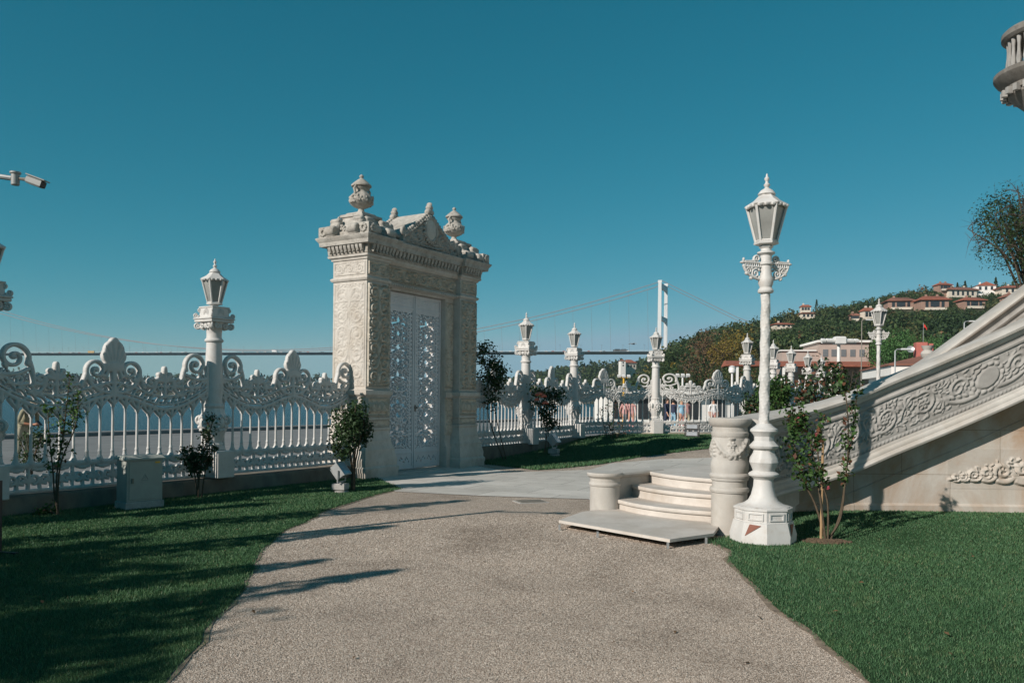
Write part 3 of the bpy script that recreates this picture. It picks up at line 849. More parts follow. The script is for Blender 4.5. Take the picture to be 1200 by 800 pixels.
# ------------------------------------------------------------------ ornate cast iron fence
ZW = 0.0   # panel heights are above the top of the footing wall
def swag(u):
    if u < 0.85: return 1.22 + 0.10*math.cos(PI*u/0.85)
    return 1.12 + 0.30*(1 - math.cos(PI/2*min(1, (u - 0.85)/0.77)))
LP = 3.28                      # nominal clear length of a panel
NB = 17
def crest_field(res=0.0135):
    F = Field(-LP/2, LP/2, 1.0, 2.24, res)
    us = [i*0.05 for i in range(34)]
    F.stroke([(u, swag(u)) for u in us], 0.026, 0.026, True)
    F.stroke([(u, swag(u) + 0.062) for u in us], 0.015, 0.015, True)
    F.stroke([(u, swag(u) + 0.19) for u in us], 0.015, 0.015, True)
    for i in range(NB):                      # baluster heads flaring into pointed arches
        x = -LP/2 + LP*(i + 0.5)/NB
        z = swag(abs(x)); hw = LP/NB/2
        F.stroke([(x, z - 0.15), (x, z)], 0.018, 0.030)
        for sg in (-1, 1):
            F.stroke(bez((x, z - 0.13), (x + sg*hw*0.45, z - 0.09), (x + sg*hw, z - 0.005), 5), 0.012, 0.022)
    for i in range(12):                      # little leaves between the two bands
        u = 0.08 + i*0.134; z = swag(u) + 0.125
        F.stroke(bez((u - 0.05, z - 0.05), (u - 0.01, z + 0.04), (u + 0.05, z + 0.05), 5), 0.012, 0.022, True)
        F.blob(u + 0.035, z - 0.03, 0.022, 0.016, 0.4, True)
    # centre: stem, wide ribbed palmette and two volutes
    F.stroke([(0, 1.33), (0, 1.72)], 0.032, 0.04)
    for k in range(9):
        a = (k - 4)/4*0.62
        L = 0.50 - 0.10*abs(k - 4)/4 - 0.03*(abs(k-4)/4)**2
        F.stroke([(0.16*math.sin(a), 1.72), (L*0.66*math.sin(a), 1.66 + L*0.96*math.cos(a))], 0.050, 0.026)
    F.blob(0, 1.90, 0.185, 0.15); F.blob(0, 1.985, 0.155, 0.15); F.blob(0, 2.09, 0.075, 0.085)
    for k in range(6):                       # ribs of the palmette
        a = (k - 2.5)/2.5*0.60
        F.groove([(0.15*math.sin(a), 1.66 + 0.17*math.cos(a)), (0.40*math.sin(a), 1.66 + 0.43*math.cos(a))], 0.019, False, 0.0008)
    F.stroke(spiral(0.262, 1.685, 0.165, 1.55, -PI*0.30, 1, 36, 0.10), 0.029, 0.017, True)
    F.stroke(bez((0.05, 1.36), (0.30, 1.36), (0.395, 1.58), 8), 0.022, 0.030, True)
    F.stroke(bez((0.035, 1.72), (0.10, 1.72), (0.12, 1.58), 6), 0.028, 0.024, True)
    F.blob(0.262, 1.685, 0.03, 0.03, 0, True)
    F.stroke(bez((0.41, 1.62), (0.45, 1.52), (0.50, 1.44), 6), 0.036, 0.020, True)
    F.stroke(bez((0.03, 1.50), (0.14, 1.53), (0.20, 1.44), 6), 0.020, 0.018, True)
    F.blob(0.20, 1.46, 0.03, 0.03, 0, True)
    # small curls and little palmette on either side
    for (cx, sg) in ((0.60, 1), (1.06, -1)):
        F.stroke(spiral(cx, 1.535, 0.085, 1.3, -PI*0.5 - sg*0.9, sg, 22, 0.18), 0.027, 0.019, True)
        F.stroke(bez((cx - 0.05*sg, swag(cx) + 0.18), (cx + 0.09*sg, 1.42), (cx + 0.085*sg, 1.53), 6), 0.022, 0.026, True)
        F.blob(cx - sg*0.11, 1.445, 0.035, 0.02, 0.6*sg, True)
        F.blob(cx, 1.535, 0.022, 0.022, 0, True)
    F.stroke([(0.835, swag(0.835) + 0.17), (0.835, 1.62)], 0.022, 0.032, True)
    palmette(F, 0.835, 1.53, 0.215, PI/2, 5, 1.25, 0.24, True)
    F.blob(0.835, 1.735, 0.036, 0.05, 0, True)
    F.stroke(spiral(0.755, 1.435, 0.055, 1.1, PI*0.1, 1, 14, 0.3), 0.017, 0.013, True)
    F.stroke(spiral(0.915, 1.435, 0.055, 1.1, PI*0.9, -1, 14, 0.3), 0.017, 0.013, True)
    # big volute leaning on the post
    F.stroke(spiral(1.395, 1.82, 0.20, 1.6, -PI*0.86, -1, 40, 0.10), 0.031, 0.018, True)
    F.blob(1.395, 1.82, 0.034, 0.034, 0, True)
    F.stroke(bez((1.14, 1.44), (1.13, 1.60), (1.195, 1.76), 8), 0.022, 0.031, True)
    F.stroke([(1.61, 1.35), (1.61, 1.80)], 0.028, 0.028, True)
    F.stroke(bez((1.22, 1.66), (1.36, 1.56), (1.60, 1.60), 8), 0.026, 0.026, True)
    F.stroke(bez((1.22, 1.47), (1.36, 1.42), (1.48, 1.52), 8), 0.022, 0.02, True)
    F.blob(1.50, 1.70, 0.045, 0.022, 1.0, True)
    F.stroke(spiral(1.33, 1.515, 0.055, 1.1, PI*0.2, 1, 14, 0.3), 0.017, 0.013, True)
    rnd = random.Random(3)
    for i in range(14):                      # leaf shreds in the lower zone
        u = rnd.uniform(0.10, 1.56); z = swag(u) + rnd.uniform(0.20, 0.32)
        F.blob(u, z, rnd.uniform(0.03, 0.05), rnd.uniform(0.012, 0.02), rnd.uniform(0, PI), True)
    return F
CREST = crest_field()
def base_field(res=0.0125):
    F = Field(-LP/2, LP/2, 0.0, 0.40, res)
    F.rect(-LP/2, LP/2, 0, 0.045); F.rect(-LP/2, LP/2, 0.325, 0.40)
    n = 11
    for i in range(n):
        c = -LP/2 + LP*(i + 0.5)/n; s = LP/n
        F.stroke(spiral(c - s*0.25, 0.18, 0.07, 1.1, -PI*0.5, -1, 16, 0.25), 0.019, 0.015)
        F.stroke(spiral(c + s*0.25, 0.18, 0.07, 1.1, -PI*0.5, 1, 16, 0.25), 0.019, 0.015)
        F.stroke([(c, 0.03), (c, 0.33)], 0.016)
        palmette(F, c, 0.12, 0.15, PI/2, 5, 1.1, 0.2)
        F.stroke([(c + s*0.5, 0.03), (c + s*0.5, 0.14)], 0.022, 0.014); F.blob(c + s*0.5, 0.30, 0.05, 0.03)
        F.blob(c - s*0.27, 0.31, 0.04, 0.022, 0.4); F.blob(c + s*0.27, 0.31, 0.04, 0.022, -0.4)
    return F
BASEF = base_field()
ME_CREST = lace(CREST, 0.062, 0.018, 0.026, 'fence_crest'); ME_BASE = lace(BASEF, 0.055, 0.014, 0.03, 'fence_base_panel')
for me in (ME_CREST, ME_BASE): me.materials.append(M['iron'])
def smooth_me(me, ang=40):
    me.polygons.foreach_set('use_smooth', np.ones(len(me.polygons), dtype=bool)); me.set_sharp_from_angle(angle=R(ang))
smooth_me(ME_CREST); smooth_me(ME_BASE)
BAL = []
for i in range(NB):
    x = -LP/2 + LP*(i + 0.5)/NB
    zt = swag(abs(x)) - 0.10
    mb = MB()
    mb.lathe([(0.055, 0.375), (0.055, 0.40), (0.034, 0.44), (0.024, 0.50), (0.030, 0.515), (0.024, 0.53), (0.020, 0.56), (0.017, zt - 0.12), (0.017, zt - 0.05), (0.026, zt - 0.04), (0.026, zt - 0.022), (0.018, zt - 0.012), (0.018, zt + 0.03)], 10)
    me = bpy.data.meshes.new('baluster'); me.from_pydata(mb.v, [], mb.f); me.update(); me.materials.append(M['iron']); smooth_me(me)
    BAL.append((x, me))
def attach(name, me, parent, loc=(0, 0, 0), rz=0, sc=(1, 1, 1)):
    o = bpy.data.objects.new(name, me); COL.objects.link(o); o.parent = parent
    KIDS.setdefault(parent.name, []).append(o)
    o.location = loc; o.rotation_euler = (0, 0, rz); o.scale = sc
    return o
FG = 'ornate white cast iron fence panels along the quay'
def panel(A, B, zb, label, mid=None, gap=0.11):
    """fence panel between two posts; mid bends it along a curve"""
    A = Vector((A[0], A[1], 0)); B = Vector((B[0], B[1], 0))
    if mid is None:
        d = B - A; L = d.length - 2*gap
        c = (A + B)/2
        root = empty('iron_fence', (c.x, c.y, zb), math.atan2(d.y, d.x), label, 'fence', FG)
        k = L / LP
        attach('fence_crest', ME_CREST, root, sc=(k, 1, 1)); attach('fence_base_panel', ME_BASE, root, sc=(k, 1, 1))
        for x, me in BAL: attach('baluster', me, root, (x*k, 0, 0))
        return root
    Mi = Vector((mid[0], mid[1], 0)); Ct = Mi*2 - (A + B)/2
    root = empty('iron_fence', (Mi.x, Mi.y, zb), 0, label, 'fence', FG)
    ts = np.linspace(0, 1, 200)
    P = np.array([[(1-t)**2*A.x + 2*t*(1-t)*Ct.x + t*t*B.x - Mi.x, (1-t)**2*A.y + 2*t*(1-t)*Ct.y + t*t*B.y - Mi.y] for t in ts])
    sl = np.concatenate([[0], np.cumsum(np.hypot(*np.diff(P, axis=0).T))]); tot = sl[-1]
    def pt(x):
        s = gap + (tot - 2*gap)*(x/LP + 0.5)
        px = np.interp(s, sl, P[:, 0]); py = np.interp(s, sl, P[:, 1])
        qx = np.interp(s + 0.02, sl, P[:, 0]) - np.interp(s - 0.02, sl, P[:, 0]); qy = np.interp(s + 0.02, sl, P[:, 1]) - np.interp(s - 0.02, sl, P[:, 1])
        l = np.hypot(qx, qy) + 1e-9
        return px, py, qx/l, qy/l
    for nm, src in (('fence_crest', ME_CREST), ('fence_base_panel', ME_BASE)):
        me = src.copy()
        co_ = np.empty(len(me.vertices)*3, np.float32); me.vertices.foreach_get('co', co_); co_ = co_.reshape(-1, 3)
        px, py, tx, ty = pt(co_[:, 0].astype(float))
        y = co_[:, 1]
        co_[:, 0] = px - ty*y; co_[:, 1] = py + tx*y
        me.vertices.foreach_set('co', co_.ravel()); me.update(); smooth_me(me)
        attach(nm, me, root)
    for x, me in BAL:
        px, py, tx, ty = pt(x); attach('baluster', me, root, (px, py, 0), math.atan2(ty, tx))
    return root

# ---- lantern shared by the fence posts and the free standing lamps
def lantern(parent, z, s=1.0):
    """hexagonal lantern: frame with bars, six panes, roof with finial; z = foot of the lantern, total height about 0.75 s"""
    rb, rt, h = 0.105*s, 0.20*s, 0.385*s
    fr = MB(); a0 = PI/6
    fr.lathe([(0.05*s, z - 0.05*s), (0.075*s, z - 0.03*s), (0.06*s, z - 0.01*s), (rb + 0.02*s, z), (rb + 0.024*s, z + 0.02*s), (rb - 0.004*s, z + 0.035*s)], 6, a0=a0)
    for k in range(6):
        a = a0 + k*PI/3
        fr.tube([(rb*math.cos(a), rb*math.sin(a), z + 0.02*s), (rt*math.cos(a), rt*math.sin(a), z + 0.02*s + h)], 0.014*s, 0.016*s, 6)
        b = a + PI/3
        fr.tube([(rt*math.cos(a), rt*math.sin(a), z + 0.015*s + h), (rt*math.cos(b), rt*math.sin(b), z + 0.015*s + h)], 0.014*s, n=5)
        fr.tube([(rb*math.cos(a), rb*math.sin(a), z + 0.035*s), (rb*math.cos(b), rb*math.sin(b), z + 0.035*s)], 0.012*s, n=5)
    fo = fr.build('lantern_frame', M['iron'], parent)
    gl = MB().lathe([(rb*0.93, z + 0.03*s), (rt*0.94, z + 0.015*s + h)], 6, a0=a0)
    gl.build('lantern_glass', M['frost'], fo, 20)
    t = z + 0.02*s + h
    rf = MB()
    rf.lathe([(rt + 0.012*s, t - 0.012*s), (rt + 0.030*s, t + 0.005*s), (rt + 0.016*s, t + 0.02*s), (0.135*s, t + 0.068*s), (0.082*s, t + 0.122*s), (0.078*s, t + 0.13*s)], 6, a0=a0)
    for k in range(18):
        a = 2*PI*k/18
        rf.ell((rt*0.985*math.cos(a), rt*0.985*math.sin(a), t - 0.008*s), (0.026*s, 0.026*s, 0.02*s), 6, 4)
    ro = rf.build('lantern_roof', M['iron'], fo, 30)
    f = MB(); q = t + 0.125*s
    f.lathe([(0.080*s, q), (0.092*s, q + 0.008*s), (0.088*s, q + 0.02*s), (0.065*s, q + 0.05*s), (0.03*s, q + 0.072*s), (0.018*s, q + 0.085*s), (0.030*s, q + 0.10*s), (0.034*s, q + 0.115*s), (0.018*s, q + 0.13*s), (0.014*s, q + 0.15*s), (0.026*s, q + 0.17*s), (0.026*s, q + 0.185*s), (0.012*s, q + 0.20*s), (0.009*s, q + 0.225*s), (0.003*s, q + 0.235*s)], 14)
    f.build('finial', M['iron'], ro)
    return fo

def fence_lamp():
    root = empty('fence_lamp', (0, 0, 0))
    # z above top of the footing wall; the garden side is -y
    p = MB()
    p.box(-0.16, 0.16, -0.34, 0.16, -0.02, 0.42, 0.012)
    p.box(-0.13, 0.13, -0.14, 0.13, 0.42, 0.50, 0.01)
    p.build('pedestal', M['iron'], root)
    b = MB()
    b.lathe([(0.14, 0.48), (0.155, 0.52), (0.135, 0.56), (0.16, 0.64), (0.20, 0.74), (0.215, 0.88), (0.20, 1.0), (0.16, 1.08), (0.15, 1.12), (0.165, 1.14), (0.165, 1.17), (0.145, 1.19)], 24, rad=lambda a, i: 1 + 0.03*math.cos(12*a))
    for k in range(4):                       # scalloped shells on the four sides
        b.at((0, 0, 0), k*PI/2)
        for q in range(9):
            g = 2*PI*q/9 + 0.2
            b.ell((0.215, 0.075*math.cos(g), 0.87 + 0.115*math.sin(g)), (0.032, 0.034, 0.034), 8, 5)
        b.ell((0.215, 0, 0.87), (0.04, 0.055, 0.09), 10, 6)
        b.at((0, 0, 0), k*PI/2 + PI/4)
        b.tube([(0.20 + x_, 0, 0.93 + z_) for x_, z_ in spiral(0, 0, 0.075, 1.3, -PI/2, 1, 18, 0.25)], 0.028, 0.02, 6)
        b.at()
    b.build('scalloped_base', M['iron'], root)
    s = MB()
    s.lathe([(0.14, 1.18), (0.138, 1.25), (0.132, 1.9), (0.122, 2.17), (0.121, 2.20), (0.144, 2.215), (0.152, 2.235), (0.144, 2.255), (0.125, 2.27), (0.12, 2.30), (0.12, 2.36)], 28)
    s.build('shaft', M['iron'], root)
    c = MB()
    c.lathe([(0.12, 2.35), (0.13, 2.42), (0.16, 2.48), (0.19, 2.535)], 20)
    c.box(-0.22, 0.22, -0.22, 0.22, 2.53, 2.575, 0.008); c.box(-0.235, 0.235, -0.235, 0.235, 2.577, 2.60, 0.006)
    c.loft([(2.60, -0.20, 0.20, -0.20, 0.20), (2.615, -0.165, 0.165, -0.165, 0.165), (2.76, -0.16, 0.16, -0.16, 0.16), (2.775, -0.175, 0.175, -0.175, 0.175), (2.79, -0.17, 0.17, -0.17, 0.17), (2.80, -0.11, 0.11, -0.11, 0.11)])
    for k in range(4):
        c.at((0, 0, 0), PI/4 + k*PI/2)
        for (rr, zz, r, t0) in ((0.262, 2.475, 0.055, 0.022), (0.285, 2.645, 0.042, 0.018), (0.225, 2.735, 0.036, 0.016)):
            c.tube([(rr + x_, 0, zz + z_) for x_, z_ in spiral(0, 0, r, 1.5, PI, 1, 22, 0.15)], t0, t0*0.7, 6)
            c.ell((rr, 0, zz), (r*0.35, 0.02, r*0.35), 8, 5)
        c.tube([(0.14, 0, 2.42), (0.19, 0, 2.43), (0.23, 0, 2.45)], 0.026, 0.02, 6)
        c.tube([(0.20, 0, 2.62), (0.25, 0, 2.605), (0.29, 0, 2.605)], 0.02, 0.018, 6)
        c.at((0, 0, 0), k*PI/2)
        for sg in (-1, 1):
            c.tube([(0.175, sg*0.075 + x_*sg, 2.475 + z_) for x_, z_ in spiral(0, 0, 0.052, 1.4, PI/2, -1, 18, 0.2)], 0.018, 0.013, 6)
        c.ell((0.165, 0, 2.47), (0.022, 0.03, 0.05), 8, 5)
        for q in range(5): c.ell((0.163, 0.05*(q - 2)/2, 2.69 + 0.035*(1 - abs(q - 2)/2)), (0.012, 0.012, 0.05), 6, 5)
        c.at()
    c.build('capital', M['iron'], root)
    lantern(root, 2.83, 1.0)
    return root
LAMPG = 'white lanterns on the fence posts'
LAMPS = [  # (x, y), z of footing top, rotz, label
    (fl(-7), 0.24, RZ, 'white iron fence post with lantern, on the quay fence to the left of the photo'),
    (fl(-3.5), 0.25, RZ, 'shaded white fence post with lantern cut by the left edge of the photo'),
    (fl(0), 0.27, RZ, 'white lantern post rising from the fence behind the dark rose, left of the stone gate'),
    (Vector((0.37, 21.99, 0)), 0.38, RZ, 'first white lantern post right of the stone gate, beside the coral roses'),
    (Vector((1.94, 25.2, 0)), 0.42, RZ, 'second white lantern post right of the gate, at the start of the curved fence'),
    (Vector((4.88, 27.3, 0)), 0.50, R(10), 'white lantern post standing between the two curved fence panels, under the bridge tower'),
    (Vector((8.66, 29.6, 0)), 0.53, RZ, 'white lantern post just left of the tall near lamp, before yellow trees'),
    (Vector((10.50, 32.3, 0)), 0.50, RZ, 'white lantern post half hidden behind the shaft of the tall near lamp'),
    (Vector((12.30, 35.4, 0)), 0.50, RZ, 'white lantern post first to the right of the near lamp shaft, above the shrubs'),
    (Vector((14.25, 38.7, 0)), 0.50, RZ, 'white lantern post second to the right of the near lamp shaft, above the shrubs'),
    (Vector((16.25, 42.2, 0)), 0.50, RZ, 'smallest and farthest white lantern post, before the pale pink building'),
]
lamp0 = fence_lamp(); 
for i, (p, z, rz, lab) in enumerate(LAMPS):
    o = lamp0 if i == 0 else copy_tree(lamp0)
    o.location = (p.x, p.y, z); o.rotation_euler = (0, 0, rz)
    tag(o, lab, 'fence lamp', LAMPG)
LPOS = [l[0] for l in LAMPS]
gate_a, gate_b = fl(3.30), fl(7.06)
panel(LPOS[0], LPOS[1], 0.245, 'white cast iron fence panel at the left edge of the photo, mostly outside it')
panel(LPOS[1], LPOS[2], 0.26, 'white cast iron fence panel behind the grey cabinet')
panel(LPOS[2], fl(3.42), 0.275, 'white cast iron fence panel ending at the sunlit side of the stone gate', gap=0.11)
panel(fl(6.98), LPOS[3], 0.36, 'white cast iron fence panel starting at the right pier of the gate')
panel(LPOS[3], LPOS[4], 0.40, 'steeply foreshortened white fence panel between the first two lamps right of the gate')
panel(LPOS[4], LPOS[5], 0.47, 'curved white fence panel bending towards the bridge tower, left half in shade', mid=(3.02, 26.75))
panel(LPOS[5], LPOS[6], 0.51, 'sunlit curved white fence panel behind the black floodlight stand', mid=(7.0, 27.75))
panel(LPOS[6], LPOS[7], 0.50, 'white fence panel hidden partly by the shaft of the tall near lamp')
panel(LPOS[7], LPOS[8], 0.50, 'white fence panel behind the shrubs just right of the near lamp shaft')
panel(LPOS[8], LPOS[9], 0.50, 'white fence panel between the two lanterns above the shrubs')
panel(LPOS[9], LPOS[10], 0.50, 'farthest white fence panel, behind the shrubs and before red roofs')

# footing walls
def footing(pts, zt, label, m='kerb_stone', w=0.42, off=-0.02):
    mb = MB(); n = len(pts); P = [Vector((p[0], p[1], 0)) for p in pts]
    vs = []; fs = []
    for i, p in enumerate(P):
        t = (P[min(i+1, n-1)] - P[max(i-1, 0)]).normalized(); nn = Vector((t.y, -t.x, 0))
        for (o, z) in ((w/2+0.02, -0.3), (w/2+0.02, zt - 0.06), (w/2, zt - 0.01), (w/2 - 0.02, zt), (-w/2 + 0.02, zt), (-w/2, zt - 0.01), (-w/2, -0.3)):
            q = p + nn*(o + off); vs.append((q.x, q.y, z))
    k = 7
    for i in range(n - 1):
        for j in range(k):
            j2 = (j + 1) % k
            fs.append((i*k + j, i*k + j2, (i+1)*k + j2, (i+1)*k + j))
    fs.append(tuple(reversed(range(k)))); fs.append(tuple((n-1)*k + j for j in range(k)))
    mb.add(vs, fs)
    o = mb.build('low_wall', M[m]); tag(o, label, 'low wall', 'low stone walls under the fence')
    return o
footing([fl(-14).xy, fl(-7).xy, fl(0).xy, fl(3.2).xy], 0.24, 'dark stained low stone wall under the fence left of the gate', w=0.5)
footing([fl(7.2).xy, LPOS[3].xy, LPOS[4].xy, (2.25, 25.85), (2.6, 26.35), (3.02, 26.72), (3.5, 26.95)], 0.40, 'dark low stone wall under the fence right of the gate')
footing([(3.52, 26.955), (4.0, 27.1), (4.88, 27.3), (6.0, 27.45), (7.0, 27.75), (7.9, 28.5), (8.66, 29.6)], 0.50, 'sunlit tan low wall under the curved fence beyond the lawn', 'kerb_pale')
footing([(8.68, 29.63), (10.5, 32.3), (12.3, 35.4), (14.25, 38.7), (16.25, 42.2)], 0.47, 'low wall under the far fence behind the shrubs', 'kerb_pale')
# ------------------------------------------------------------------ stone gate (local x along the quay, -y towards the garden)
g = empty('stone_gate', tuple(fl(5.08)), RZ, 'carved cream stone gateway with urns and a tall white iron double door', 'gate')
X0, X1, YP = 1.25, 1.89, 0.45
Z_FR0, Z_FR1 = 3.98, 4.32
def gate_relief(fn, w, h, seed, parent, origin, face, hmax=0.05, res=0.0125, m='gate_stone', wr=0.085, name='carved_panel'):
    """panel w x h, origin = centre (x,y,z); face: angle of the outward normal about z measured from -y"""
    F = Field(-w/2, w/2, -h/2, h/2, res)
    if fn == 'ara': arabesque(F, 0, 0, w*0.94, h*0.97, seed, wr)
    elif fn == 'rin': rinceau(F, -w/2*0.97, w/2*0.97, 0, h*0.94, seed, wr)
    elif fn == 'leaf':
        n = max(2, int(round(w/(h*0.42))))
        for i in range(n):
            c = -w/2 + w*(i+0.5)/n
            palmette(F, c, -h*0.3, h*0.62, PI/2, 7, 1.2, 0.2); F.blob(c + w/n/2, 0.05*h, 0.07*h, 0.36*h)
    F.stroke([(-w/2+0.012, -h/2+0.012), (w/2-0.012, -h/2+0.012), (w/2-0.012, h/2-0.012), (-w/2+0.012, h/2-0.012), (-w/2+0.012, -h/2+0.012)], 0.012)
    c, s = math.cos(face), math.sin(face)
    ox, oy, oz = origin
    def mp(u, v, hh):
        return np.stack([ox + u*c + hh*s, oy + u*s - hh*c, oz + v], -1)
    me = relief(F, hmax, 0.028, mp, name)
    return link(name, me, M[m], parent, 45)
for sg in (-1, 1):
    xa, xb = (X0, X1) if sg > 0 else (-X1, -X0)
    pr = MB(); S = 'gate_pier'
    e = 0.17
    def L(z, q): return (z, xa - q, xb + q, -YP - q, YP + q)
    pr.loft([L(-0.2, e), L(0.10, e), L(0.14, e + .012), L(0.20, e + 0.012), L(0.24, e - .02), L(0.34, e - 0.015), L(0.40, e - 0.03), L(0.50, 0.115), L(0.56, 0.118), L(0.60, 0.095), L(0.70, 0.065), L(0.74, 0.068), L(0.80, 0.045), L(0.93, 0.03), L(0.95, 0.05), L(0.99, 0.05), L(1.0, 0.012), L(1.14, 0.012), L(1.15, 0.045), L(1.19, 0.045), L(1.20, 0.012), L(1.60, 0.012), L(1.62, 0.04), L(1.65, 0.075), L(1.69, 0.085), L(1.73, 0.08), L(1.75, 0.02), L(1.77, 0.0), L(3.90, 0.0), L(3.91, 0.03), L(3.95, 0.05), L(3.97, 0.04), L(3.985, 0.004), L(4.32, 0.004), L(4.325, 0.03), L(4.36, 0.04), L(4.38, 0.08), L(4.42, 0.09)])
    p = pr.build(S, M['gate_stone'], g, 25)
    # carved panels of the pier: garden face, outer side face, lower pedestal
    cx = (xa + xb)/2
    gate_relief('ara', 0.60, 2.05, 11 + sg, p, (cx, -YP, 2.83), 0.0, 0.075, m='gate_carved')
    gate_relief('leaf', 0.62, 0.36, 3, p, (cx, -YP - 0.012, 1.40), 0.0, 0.07, m='gate_carved')
    gate_relief('rin', 0.62, 0.12, 4, p, (cx, -YP - 0.012, 1.07), 0.0, 0.04, m='gate_carved')
    gate_relief('rin', 0.60, 0.27, 5, p, (cx, -YP - 0.004, 4.155), 0.0, 0.055, m='gate_carved')
    gate_relief('leaf', 0.94, 0.15, 8, p, (cx, -YP - e + 0.035, 0.285), 0.0, 0.025)
    xo = xa if sg < 0 else xb
    fa = -PI/2 if sg < 0 else PI/2
    gate_relief('ara', 0.82, 2.05, 21 + sg, p, (xo, 0, 2.83), fa, 0.019, wr=0.05)
    gate_relief('rin', 0.82, 0.27, 6, p, (xo - 0.004*(-sg), 0, 4.155), fa, 0.025)
    gate_relief('leaf', 0.80, 0.36, 7, p, (xo + 0.012*sg, 0, 1.40), fa, 0.03)
    # recessed jamb towards the door
    ja, jb = (0.95, X0 + 0.02) if sg > 0 else (-X0 - 0.02, -0.95)
    j = MB().loft([(-0.2, ja - (0.0), jb, -0.33, 0.28), (0.45, ja, jb, -0.33, 0.28), (0.60, ja, jb, -0.27, 0.26), (1.60, ja, jb, -0.26, 0.25), (1.61, ja - .0, jb, -0.30, 0.25), (1.73, ja, jb, -0.30, 0.25), (1.74, ja, jb, -0.25, 0.25), (4.40, ja, jb, -0.25, 0.25)])
    jo = j.build('door_jamb', M['gate_stone'], g, 25)
    jc = (ja + jb)/2 - 0.01*sg
    gate_relief('ara', 0.28, 1.95, 31, jo, (jc, -0.25, 2.80), 0.0, 0.045, m='gate_carved', wr=0.11)
    gate_relief('ara', 0.28, 0.82, 32, jo, (jc, -0.262, 1.16), 0.0, 0.045, m='gate_carved', wr=0.11)
# entablature over the door
en = MB()
en.loft([(3.845, -0.95, 0.95, -0.27, 0.25), (3.875, -0.95, 0.95, -0.29, 0.26)])
en.loft([(3.877, -1.23, 1.23, -0.30, 0.26), (3.90, -1.23, 1.23, -0.36, 0.30), (3.95, -1.23, 1.23, -0.39, 0.32), (3.97, -1.23, 1.23, -0.33, 0.32), (4.32, -1.23, 1.23, -0.33, 0.32), (4.33, -1.23, 1.23, -0.37, 0.36), (4.38, -1.23, 1.23, -0.42, 0.40), (4.42, -1.23, 1.23, -0.43, 0.42)])
for i in range(34):
    x = -1.2 + 2.4*i/33
    en.ell((x, -0.385, 3.925), (0.026, 0.03, 0.03), 6, 5)
eo = en.build('entablature', M['gate_stone'], g, 25)
gate_relief('rin', 2.4, 0.30, 41, eo, (0, -0.33, 4.145), 0.0, 0.07, m='gate_carved')
# cornice with its course of modillions
co_ = MB()
q0 = [(4.42, 0.06), (4.44, 0.08), (4.60, 0.09), (4.605, 0.20), (4.68, 0.21), (4.70, 0.225), (4.74, 0.255), (4.765, 0.265), (4.78, 0.25)]
co_.loft([(z, -X1 - q, -X0 + q*0.55, -YP - q, YP + q) for z, q in q0])
co_.loft([(z, X0 - q*0.55, X1 + q, -YP - q, YP + q) for z, q in q0])
co_.loft([(z - 0.002, -X0, X0, -0.36 - q, 0.36 + q) for z, q in q0])
cn = co_.build('cornice', M['gate_dark'], g, 25)
def mod(x, y, a):
    md = MB().at((x, y, 0), a)
    md.loft([(4.47, -0.022, 0.022, -0.04, 0.02), (4.51, -0.030, 0.030, -0.08, 0.02), (4.56, -0.034, 0.034, -0.10, 0.02), (4.604, -0.036, 0.036, -0.105, 0.02)])
    md.ell((0, -0.06, 4.475), (0.024, 0.03, 0.03), 6, 4)
    md.at(); md.build('modillion', M['gate_dark'], cn, 30)
for sg in (-1, 1):
    for i in range(7): mod(sg*(X0 + 0.02 + 0.59*i/6), -YP - 0.07, 0)
    for i in range(5): mod(sg*(X0 + 0.03 + 0.59*i/4), YP + 0.07, PI)
    for i in range(9): mod(sg*(X1 + 0.07), -0.42 + 0.105*i, PI/2*sg)
for i in range(19):
    x = -1.07 + 2.14*i/18
    mod(x, -0.36 - 0.07, 0); mod(x, 0.36 + 0.07, PI)
